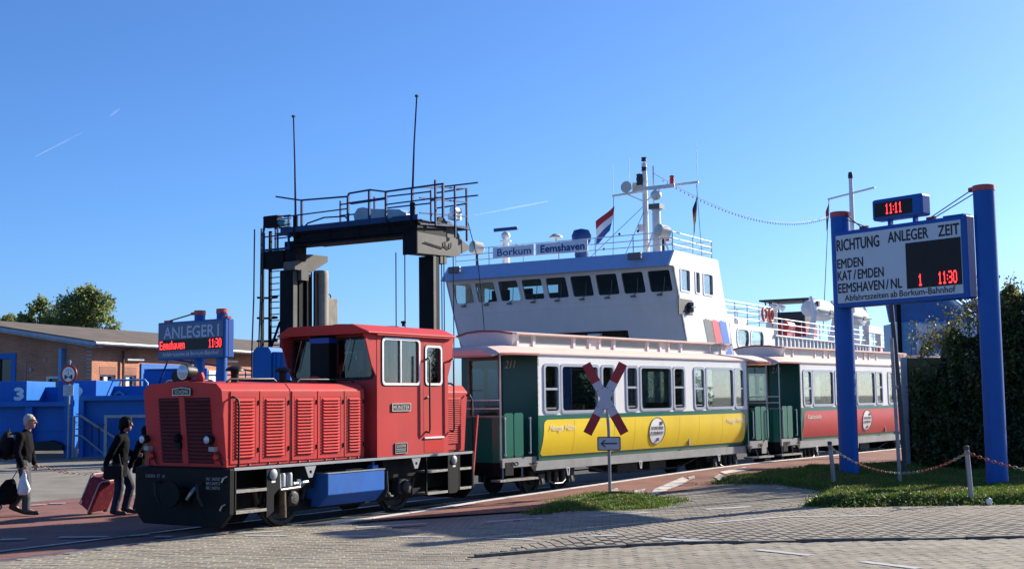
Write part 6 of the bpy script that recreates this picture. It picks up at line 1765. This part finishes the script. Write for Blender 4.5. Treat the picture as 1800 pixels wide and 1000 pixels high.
tree('broad leafy tree rising tallest above the warehouse roof', (-29.6, 85, 0), 9.5, [(0, 0, 8.4, 1.5), (1.5, 0, 8.6, 1.1), (.4, 0, 9.5, .8), (-1.2, .3, 7.9, 1.1), (2.0, 0, 7.3, .8), (.2, 0, 6.9, 1.3), (1.2, -.4, 9.5, .6), (1.7, .0, 6.2, .8)], 10000, .13)
tree('smaller round tree left of the tallest tree', (-32.7, 86, 0), 8.6, [(0, 0, 8.0, 1.0), (.2, 0, 9.0, .55), (-.9, 0, 7.7, .6), (.9, 0, 7.2, .8), (.3, 0, 6.6, 1.0)], 4200, .13)
tree('lowest tree top at the left edge above the roof', (-35.2, 87, 0), 7.6, [(.3, 0, 7.8, .6), (-.6, 0, 7.5, .8), (1.0, 0, 7.2, .5), (0, 0, 6.6, .9)], 2400, .13)

# ================================================================ hedge on the right
hd = thing('hedge', 'tall dark overgrown hedge behind the right blue post', 'hedge', (12.8, 30.6, .1), 0)
def Htop(x):
    t = sstep((x + 3.7) / 1.3)
    return 2.15 + .35 * t + .75 * sstep((x + 3.2) / .7) + .95 * sstep((x + 2.1) / .9) + .3 * sstep(x / 2) + .12 * math.sin(x * 4.1) + .10 * math.sin(x * 9.3 + 1)
mb = MB(); nx, nzz = 40, 14
for s, yy in ((0, -1.55), (1, 2.0)):
    for i in range(nx + 1):
        x = -3.45 + 8.2 * i / nx
        for j in range(nzz + 1):
            z = (Htop(x) - .45) * j / nzz
            mb.v.append((x + .32 * (yy + 1.7), yy * (1 - .35 * (j / nzz) ** 3) + .12 * math.sin(x * 5 + j), z - .1))
W_ = (nx + 1) * (nzz + 1)
for s in (0, 1):
    for i in range(nx):
        for j in range(nzz):
            a = s * W_ + i * (nzz + 1) + j; mb.f.append((a, a + nzz + 1, a + nzz + 2, a + 1)); mb.mi.append(0)
for i in range(nx): a = i * (nzz + 1) + nzz; mb.f.append((a, a + nzz + 1, W_ + a + nzz + 1, W_ + a)); mb.mi.append(0)
for i in (0, nx):
    for j in range(nzz): a = i * (nzz + 1) + j; mb.f.append((a, a + 1, W_ + a + 1, W_ + a)); mb.mi.append(0)
mb.build('dark_core', M('hedge_core', (.010, .012, .006), .95, var=.5, scale=12, bump=1.0, bscale=20), hd)  # solid dark core added inside the leaves to block light
P, PT = [], []
while len(P) < 52000:
    x = nrg.uniform(-3.65, 4.6); h = Htop(x); z = h * nrg.uniform(0, 1) ** .8
    front = nrg.random() < .72
    y = (-1.7 + nrg.normal() * .14) * (1 - .35 * (z / h) ** 3) if front else nrg.uniform(-1.3, 1.9)
    if not front: z = h - abs(nrg.normal()) * .3
    if math.sin(x * 7 + z * 5) * math.sin(z * 8 - x * 3) > .55 and nrg.random() < .7: continue
    P.append((x + .32 * (y + 1.7), y, z - .05))
for k in range(900):      # left flank
    pass
for k in range(5000):
    y = nrg.uniform(-1.7, 1.6); P.append((-3.5 + nrg.normal() * .09 + .32 * (y + 1.7), y, nrg.uniform(0, 2.4)))
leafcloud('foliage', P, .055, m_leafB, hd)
tw = MB()
for k in range(150):
    x = rng.uniform(-3.2, 4.4); h = Htop(x); y = rng.uniform(-1.6, 1.2); L = rng.uniform(.25, .75)
    p0 = Vector((x, y, h - .35)); p1 = p0 + Vector((rng.uniform(-.25, .25), rng.uniform(-.2, .2), L * .6)); p2 = p1 + Vector((rng.uniform(-.3, .3), rng.uniform(-.15, .15), L * .6))
    tw.tube([p0, p1, p2], [.012, .008, .004], 5)
    for j in range(34):
        t = rng.uniform(.15, 1); p = p0.lerp(p1, min(1, t * 2)) if t < .5 else p1.lerp(p2, (t - .5) * 2)
        PT.append((p.x + rng.gauss(0, .07), p.y + rng.gauss(0, .07), p.z + rng.gauss(0, .07)))
for k in range(26):      # sprays on the front face
    x = rng.uniform(-3.3, 0); z = rng.uniform(1.6, 2.6); p0 = Vector((x, -1.7, z)); p1 = p0 + Vector((rng.uniform(-.5, .1), -.15, rng.uniform(.2, .6)))
    tw.tube([p0, p0.lerp(p1, .5) + Vector((0, -.05, 0)), p1], [.01, .008, .004], 5)
    for j in range(16): p = p0.lerp(p1, rng.random()); PT.append((p.x + rng.gauss(0, .06), p.y + rng.gauss(0, .06), p.z + rng.gauss(0, .06)))
tw.build('twigs', m_bark, hd)['kind'] = 'stuff'
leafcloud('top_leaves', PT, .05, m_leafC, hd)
# vapour trails high in the sky
m_trail = bpy.data.materials.new('vapour'); m_trail.use_nodes = True
_n, _l = m_trail.node_tree.nodes, m_trail.node_tree.links
_n.remove(_n['Principled BSDF']); _w = _n.new('ShaderNodeBsdfTranslucent'); _w.inputs[0].default_value = (.95, .95, .97, 1)
_t = _n.new('ShaderNodeBsdfTransparent'); _m = _n.new('ShaderNodeMixShader'); _m.inputs[0].default_value = .22
_z = _n.new('ShaderNodeTexNoise'); _z.inputs['Scale'].default_value = .004; _g = _n.new('ShaderNodeNewGeometry'); _l.new(_g.outputs['Position'], _z.inputs[0])
_r = _n.new('ShaderNodeMapRange'); _r.inputs['From Min'].default_value = .35; _r.inputs['From Max'].default_value = .7; _r.inputs['To Max'].default_value = .10; _l.new(_z.outputs['Fac'], _r.inputs[0]); _l.new(_r.outputs[0], _m.inputs[0])
_l.new(_t.outputs[0], _m.inputs[1]); _l.new(_w.outputs[0], _m.inputs[2]); _l.new(_m.outputs[0], _n['Material Output'].inputs[0])
for (p, q, r, lab) in (((-2310, 6000, 1205), (-2085, 6000, 1320), 5, 'short faint vapour trail in the left sky'), ((-1950, 6000, 1400), (-1900, 6000, 1440), 7, 'tiny faint vapour trail high in the left sky'), ((-180, 6000, 890), (180, 6000, 955), 5, 'long faint vapour trail above the ferry')):
    v = MB().tube([p, tuple((a + b) / 2 for a, b in zip(p, q)), q], [r * .2, r, r * .4], 8).build('vapour_trail', m_trail, smooth=True); tag(v, lab, 'vapour trail', 'vapour trails')

# ================================================================ people and luggage
m_skin = M('skin', (.45, .24, .16), .55, var=.08, scale=8)
m_hairgrey = M('hair_grey', (.42, .41, .39), .7, var=.25, scale=30, bump=.5, bscale=90)
m_hairblack = M('hair_black', (.007, .006, .006), .7, var=.2, scale=30, bump=.5, bscale=90, spec=.15)
m_clothblack = M('cloth_black', (.007, .007, .0085), .9, var=.3, scale=8, bump=.3, bscale=25, spec=.1)
m_jeansgrey = M('jeans_grey', (.05, .058, .066), .85, var=.2, scale=10, bump=.3, bscale=60)
m_jeans = M('jeans_blue', (.009, .014, .036), .85, var=.25, scale=10, bump=.3, bscale=60)
m_shoe = M('shoe_black', (.012, .012, .012), .5)
m_purple = M('cloth_purple', (.12, .07, .16), .85, var=.2)
m_nylon = M('nylon_black', (.007, .007, .009), .7, var=.3, scale=12, bump=.4, bscale=20, spec=.2)
def capsule(mb, p, q, r0, r1, n=10):
    p, q = Vector(p), Vector(q); d = (q - p).normalized()
    pts, rs = [], []
    for t in (1, .85, .5, 0): pts.append(p - d * r0 * t * .98); rs.append(max(.002, r0 * math.sqrt(max(0, 1 - t * t * .96))))
    for t in (0, .5, .85, 1): pts.append(q + d * r1 * t * .98); rs.append(max(.002, r1 * math.sqrt(max(0, 1 - t * t * .96))))
    return mb.tube(pts, rs, n)
def chainlimb(mb, pts, rs):
    for i in range(len(pts) - 1): capsule(mb, pts[i], pts[i + 1], rs[i], rs[i + 1])
def loft(mb, rings, n=14):
    """rings of (x, y, z, rx, ry)"""
    vs = []
    for (x, y, z, rx, ry) in rings:
        for j in range(n):
            t = 2 * PI * j / n; vs.append((x + rx * math.cos(t), y + ry * math.sin(t), z))
    fs = [(i * n + j, i * n + (j + 1) % n, (i + 1) * n + (j + 1) % n, (i + 1) * n + j) for i in range(len(rings) - 1) for j in range(n)]
    fs += [tuple(range(n))[::-1], tuple((len(rings) - 1) * n + j for j in range(n))]
    return mb.add(vs, fs)
def skin_build(mb, name, mat, parent, vox=.014, sm=4):
    o = mb.build(name, mat, parent)
    r = o.modifiers.new('remesh', 'REMESH'); r.mode = 'VOXEL'; r.voxel_size = vox; r.use_smooth_shade = True
    s = o.modifiers.new('smooth', 'SMOOTH'); s.factor = .5; s.iterations = sm
    return o
def person(label, loc, rz, J, mats, hair='short', coat_len=.0, H=1.74):
    """J: joints in metres, facing +x; y>0 is the left side"""
    p = thing('person', label, 'person', loc, rz)
    sc = H / 1.74
    p.scale = (sc, sc, sc)
    hx, hz = J['head']
    nk = J['neck']
    b = MB()
    # head with face: skull, jaw, nose, ears, brow, lips
    b.ball((hx, 0, hz), (.098, .076, .118), 16, 12)
    b.ball((hx + .03, 0, hz - .065), (.068, .056, .062), 12, 8)
    b.ball((hx + .052, 0, hz - .10), (.035, .032, .028), 10, 6)
    capsule(b, (hx + .092, 0, hz + .018), (hx + .112, 0, hz - .022), .010, .017, 8)
    for s in (-1, 1):
        b.ball((hx - .006, s * .078, hz - .012), (.022, .012, .034), 8, 6)
        b.ball((hx + .080, s * .036, hz + .030), (.016, .022, .010), 8, 6)
    b.ball((hx + .086, 0, hz - .060), (.014, .026, .010), 8, 6)
    capsule(b, (nk[0], 0, nk[1] - .04), (hx - .005, 0, hz - .06), .062, .052)
    t = J['torso']
    loft(b, [(x, 0, z, rx * .9, ry * .9) for (x, z, rx, ry) in t])
    for s, key in ((-1, 'R'), (1, 'L')):
        A = J['arm' + key]
        pts = [(a[0], s * a[1], a[2]) for a in A]
        chainlimb(b, pts[:3], [.052, .042, .030])
        # hand: palm, four fingers, thumb
        wv, hd_ = Vector(pts[2]), Vector(pts[3])
        d = (hd_ - wv).normalized(); side = Vector((0, 1, 0)); fwd = d.cross(side).normalized()
        pc = wv + d * .05
        capsule(b, wv, wv + d * .075, .026, .032, 8)
        for k in range(4):
            o = wv + d * .085 + fwd * (.030 - .02 * k); L = (.030, .034, .032, .025)[k]
            chainlimb(b, [o, o + d * L - side * s * .010, o + d * (L * 1.5) - side * s * .030], [.0105, .0095, .008])
        o = wv + d * .03 + fwd * .03; chainlimb(b, [o, o + fwd * .025 + d * .03, o + fwd * .022 + d * .06 - side * s * .012], [.012, .011, .009])
        Lg = J['leg' + key]; lp_ = [(a[0], s * a[1], a[2]) for a in Lg]
        chainlimb(b, lp_[:3], [.085, .062, .042])
        f0 = Vector(lp_[2]); f1 = Vector((Lg[3][0], s * Lg[3][1], Lg[3][2])); capsule(b, f0, f1, .040, .032)
    skin_build(b, 'body', m_skin, p, .011, 3)
    # jacket
    c = MB(); loft(c, [(x, 0, z, rx, ry) for (x, z, rx, ry) in t])
    if coat_len: x, z, rx, ry = t[0]; loft(c, [(x - .01, 0, z - coat_len, rx * 1.12, ry * 1.08), (x, 0, z + .05, rx, ry)])
    for s, key in ((-1, 'R'), (1, 'L')):
        pts = [(a[0], s * a[1], a[2]) for a in J['arm' + key]]
        chainlimb(c, pts[:3], [.078, .064, .048])
    capsule(c, (nk[0], 0, nk[1] - .06), (nk[0] + .01, 0, nk[1]), .085, .07)
    jo = skin_build(c, 'jacket', mats['top'], p, .014, 3)
    dm = jo.modifiers.new('folds', 'DISPLACE'); tx = bpy.data.textures.new('folds', 'CLOUDS'); tx.noise_scale = .09; dm.texture = tx; dm.strength = .022; dm.mid_level = .5
    tr = MB()
    for s, key in ((-1, 'R'), (1, 'L')):
        Lg = [(a[0], s * a[1], a[2]) for a in J['leg' + key]]
        chainlimb(tr, Lg[:3], [.102, .080, .070])
        a = Vector(Lg[1]); b2 = Vector(Lg[2]); capsule(tr, a.lerp(b2, .7), b2 - (b2 - a).normalized() * .0, .072, .074)
    x, z, rx, ry = t[0]; loft(tr, [(x, 0, z - .10, .11, .155), (x, 0, z + .06, rx * .95, ry * .95)])
    to = skin_build(tr, 'trousers', mats['legs'], p, .014, 3)
    dm = to.modifiers.new('folds', 'DISPLACE'); dm.texture = tx; dm.strength = .018; dm.mid_level = .5
    for s, key in ((-1, 'R'), (1, 'L')):
        Lg = J['leg' + key]; f0 = Vector((Lg[2][0], s * Lg[2][1], Lg[2][2])); f1 = Vector((Lg[3][0], s * Lg[3][1], Lg[3][2]))
        sh = MB(); d = (f1 - f0); capsule(sh, f0 + Vector((-.035, 0, -.035)), f0 + d * .35 + Vector((0, 0, -.03)), .048, .046); capsule(sh, f0 + d * .3 + Vector((0, 0, -.03)), f1 + Vector((.03, 0, -.005)), .046, .038); capsule(sh, f0 + Vector((0, 0, .03)), f0 + Vector((0, 0, -.03)), .047, .05)
        skin_build(sh, 'shoe', m_shoe, p, .011, 2)
    h = MB()
    if hair == 'short':
        h.ball((hx - .022, 0, hz + .040), (.094, .083, .092), 16, 10); h.ball((hx - .058, 0, hz - .02), (.050, .072, .072), 12, 8)
        cut = (hx + .075, hz + .045)
    else:
        h.ball((hx - .012, 0, hz + .022), (.118, .096, .115), 16, 10); h.ball((hx - .055, 0, hz - .05), (.075, .092, .10), 12, 8); h.ball((hx + .03, -.06, hz + .01), (.055, .04, .085), 10, 8); h.ball((hx + .03, .06, hz + .01), (.055, .04, .085), 10, 8); h.ball((hx + .06, 0, hz + .085), (.045, .07, .035), 10, 6)
        cut = (hx + .1, hz)
    # keep the face free
    keep = []
    ho = skin_build(h, 'hair', mats['hair'], p, .011, 2)
    dm = ho.modifiers.new('locks', 'DISPLACE'); t2 = bpy.data.textures.new('locks', 'CLOUDS'); t2.noise_scale = .025; dm.texture = t2; dm.strength = .022; dm.mid_level = .5
    for s in (-1, 1):
        MB().ball((hx + .083, s * .034, hz + .012), (.010, .014, .009), 8, 6).build('eye', m_dkglass, p)
        MB().tube([(hx + .098, s * .034 + .026 * math.cos(a), hz + .012 + .018 * math.sin(a)) for a in np.linspace(0, 2 * PI, 11)[:-1]], .0035, 5, closed=True).build('glasses_rim', m_dkpost, p)
        MB().cyl((hx + .095, s * .062, hz + .018), (hx - .01, s * .085, hz + .015), .0035, n=5).build('glasses_arm', m_dkpost, p)
        if J.get('dark'): MB().ball((hx + .097, s * .034, hz + .010), (.006, .028, .021), 10, 6).build('sunglass_lens', m_dkglass, p)
    return p
JM = dict(head=(.085, 1.625), neck=(.025, 1.45), torso=[(-.01, .90, .125, .165), (-.005, 1.02, .13, .17), (.0, 1.18, .135, .185), (-.01, 1.32, .13, .20), (-.005, 1.40, .105, .19), (.01, 1.455, .065, .09)],
          armR=[(-.015, .185, 1.37), (-.05, .235, 1.10), (.04, .225, .86), (.085, .215, .78)], armL=[(-.01, .185, 1.37), (.03, .24, 1.10), (.10, .22, .88), (.13, .21, .80)],
          legR=[(.0, .085, .90), (.075, .09, .49), (.085, .09, .09), (.25, .10, .035)], legL=[(-.01, .085, .90), (.02, .09, .50), (-.20, .09, .16), (-.07, .10, .04)])
man = person('white haired man in black jacket with backpack walking right', (-8.64, 22.25, 0), R(2), JM, dict(top=m_clothblack, legs=m_jeansgrey, hair=m_hairgrey))
JW = dict(head=(.10, 1.60), neck=(.05, 1.44), torso=[(.0, .86, .13, .17), (.0, 1.0, .135, .165), (.015, 1.16, .145, .17), (.03, 1.30, .135, .185), (.03, 1.385, .10, .175), (.045, 1.435, .06, .085)], dark=True,
          armR=[(.02, .175, 1.35), (-.10, .225, 1.10), (-.19, .225, .90), (-.24, .22, .83)], armL=[(.03, .175, 1.35), (.06, .23, 1.10), (.24, .18, 1.02), (.32, .16, 1.03)],
          legR=[(.0, .085, .86), (.02, .09, .47), (-.06, .09, .10), (.09, .10, .035)], legL=[(.01, .085, .86), (.17, .09, .50), (.09, .09, .12), (.24, .10, .045)])
woman = person('dark haired woman in black coat and sunglasses pulling a red suitcase', (-6.86, 21.95, 0), R(4), JW, dict(top=m_clothblack, legs=m_jeans, hair=m_hairblack), hair='long', coat_len=.2, H=1.70)
JT = dict(JW); JT['head'] = (.13, 1.55)
third = person('dark haired person half hidden behind the locomotive front', (-6.62, 22.35, 0), R(15), JT, dict(top=m_clothblack, legs=m_jeans, hair=m_hairblack), hair='long', coat_len=.1, H=1.58)
JL = dict(JM); JL['armR'] = [(-.015, .185, 1.37), (.05, .235, 1.12), (.14, .225, .92), (.17, .215, .84)]
left = person('person in purple sleeves cut off by the left picture edge', (-9.36, 22.1, 0), R(5), JL, dict(top=m_purple, legs=m_clothblack, hair=m_hairblack), H=1.66)
drv = person('dark figure of the driver standing in the locomotive cab', LO + LAX * 4.05 - LN * .25 + Vector((0, 0, 1.03)), PI / 2 - LA + PI, JM, dict(top=m_clothblack, legs=m_clothblack, hair=m_hairblack), H=1.70)
# backpack
bp_ = thing('backpack', 'black backpack on the back of the white haired man', 'backpack', (-8.88, 22.24, 1.0), R(2))
m_ = MB().ball((-.06, 0, .20), (.13, .17, .26), 14, 10); o = m_.build('sack', m_nylon, bp_, smooth=True)
dm = o.modifiers.new('d', 'DISPLACE'); tx = bpy.data.textures.new('bp', 'CLOUDS'); tx.noise_scale = .12; dm.texture = tx; dm.strength = .05
MB().ball((-.17, 0, .10), (.07, .13, .13), 12, 8).build('front_pocket', m_nylon, bp_, smooth=True)
for s in (-1, 1): MB().tube([(.02, s * .10, .40), (.14, s * .13, .43), (.26, s * .14, .28), (.24, s * .15, .05), (.04, s * .13, -.02)], .018, 8).build('strap', m_nylon, bp_, smooth=True)
MB().tube([(-.03, -.04, .45), (-.03, 0, .50), (-.03, .04, .45)], .012, 6).build('grab_loop', m_nylon, bp_)
# white plastic bag held by the man
pb_ = MB(); rings = []
for k, (z, r) in enumerate(((.42, .014), (.36, .03), (.28, .055), (.18, .085), (.10, .105), (.04, .095), (.0, .05))):
    rings.append((.0 + .012 * math.sin(k * 2), .0, z, r * 1.05, r * .7))
loft(pb_, rings, 18)
pb_.v = [(x * rng.uniform(.9, 1.12), y * rng.uniform(.88, 1.14), z + rng.uniform(-.008, .008)) for x, y, z in pb_.v]
o = pb_.build('plastic_bag', M('thin_white_plastic', (.72, .72, .74), .35, var=.08, bump=.6, bscale=25), smooth=True, loc=(-8.54, 21.99, .36)); tag(o, 'full white plastic bag in the hand of the white haired man', 'bag')
# red suitcase
sc_ = thing('suitcase', 'dark red patterned suitcase with grey trim pulled by the woman', 'suitcase', (-7.47, 22.45, .06), 0)
sc_.rotation_euler = (R(4), R(32), R(-28))
def suitcase_pattern():
    m = bpy.data.materials.new('suitcase_fabric'); m.use_nodes = True
    n_, l = m.node_tree.nodes, m.node_tree.links; b = n_['Principled BSDF']; b.inputs['Roughness'].default_value = .75
    tc = n_.new('ShaderNodeTexCoord'); v = n_.new('ShaderNodeTexVoronoi'); v.inputs['Scale'].default_value = 11; l.new(tc.outputs['Object'], v.inputs[0])
    mr = n_.new('ShaderNodeMapRange'); mr.inputs['From Min'].default_value = .30; mr.inputs['From Max'].default_value = .42; l.new(v.outputs['Distance'], mr.inputs[0])
    mx_ = n_.new('ShaderNodeMix'); mx_.data_type = 'RGBA'; l.new(mr.outputs[0], mx_.inputs['Factor']); mx_.inputs[6].default_value = (.34, .012, .04, 1); mx_.inputs[7].default_value = (.17, .008, .025, 1)
    l.new(mx_.outputs[2], b.inputs['Base Color']); return m
m_case = suitcase_pattern()
MB().box(-.14, .14, -.22, .22, .04, .66).build('shell', m_case, sc_, bevel=.04)
MB().box(-.185, -.14, -.19, .19, .10, .58).build('front_pocket', m_case, sc_, bevel=.02)
for x in (-.145, .10): MB().tube([(x, -.225, .06), (x, -.225, .62), (x, -.18, .665), (x, .18, .665), (x, .225, .62), (x, .225, .06), (x, .18, .035), (x, -.18, .035)], .012, 6, closed=True).build('piping', M('trim_grey', (.5, .48, .46), .5), sc_, smooth=True)
MB().tube([(-.19, -.18, .44), (-.195, 0, .445), (-.19, .18, .44)], .008, 6).build('zip', m_galv, sc_)
for y in (-.17, .17): MB().lathe([(.045, -.02), (.045, .02)], (.10, y, .035), 14, axis='y').build('wheel', m_rubber, sc_)
for y in (-.09, .09): MB().cyl((.08, y, .62), (.08, y, 1.04), .009, n=8).build('handle_tube', m_galv, sc_)
MB().cyl((.08, -.11, 1.04), (.08, .11, 1.04), .016, n=8).build('handle_grip', m_rubber, sc_)
MB().tube([(-.03, -.08, .665), (-.03, -.06, .70), (-.03, .06, .70), (-.03, .08, .665)], .012, 6).build('top_handle', m_rubber, sc_)
MB().box(-.19, -.183, -.09, .09, .12, .20).build('bottom_handle', m_nylon, sc_, bevel=.01)
# black shoulder bag on the woman
sb = thing('shoulder_bag', 'black shoulder bag hanging at the hip of the woman', 'bag', (-6.90, 21.72, .62), R(4))
MB().box(-.16, .16, -.05, .05, 0, .24).build('bag_body', m_nylon, sb, bevel=.03)
MB().tube([(-.13, 0, .23), (-.05, .03, .5), (.02, .06, .78), (.06, .08, .5), (.13, 0, .23)], .012, 6).build('strap', m_nylon, sb)
# black trolley case and striped bag at the left edge
lc = thing('suitcase', 'black suitcase with coat on top at the left picture edge', 'suitcase', (-9.0, 22.0, .02), 0)
lc.rotation_euler = (0, R(-38), R(6))
MB().box(-.12, .12, -.2, .2, .05, .58).build('shell', m_nylon, lc, bevel=.04)
for y in (-.15, .15): MB().lathe([(.04, -.02), (.04, .02)], (-.06, y, .04), 12, axis='y').build('wheel', m_rubber, lc)
ct = thing('folded_coat', 'black coat draped over the trolley behind the white plastic bag', 'coat', (-8.80, 22.0, .2), R(10))
cm = MB(); loft(cm, [(-.05, 0, .0, .11, .06), (-.03, 0, .08, .15, .09), (.0, 0, .22, .16, .10), (.0, 0, .34, .13, .09), (.02, 0, .42, .07, .06)], 18)
cm.v = [(x * rng.uniform(.85, 1.15), y * rng.uniform(.8, 1.2), z + rng.uniform(-.02, .02)) for x, y, z in cm.v]
cm.build('cloth', m_clothblack, ct, smooth=True)
MB().tube([(.02, 0, .38), (.16, .02, .62)], .01, 6).build('trolley_handle', m_galv, ct)
bg_ = thing('striped_bag', 'black and white striped bag carried at the left picture edge', 'bag', (-9.1, 21.85, .62), R(5))
for k in range(7): MB().prism([(-.18 + .0 * k, .02 + .045 * k), (.16, .07 + .045 * k), (.16, .112 + .045 * k), (-.18, .062 + .045 * k)], -.07, .07, 'y').build('stripe', m_whitepl if k % 2 else m_nylon, bg_)
MB().tube([(-.1, 0, .33), (-.05, 0, .48), (.05, 0, .5), (.12, 0, .38)], .012, 6).build('handle', m_nylon, bg_)
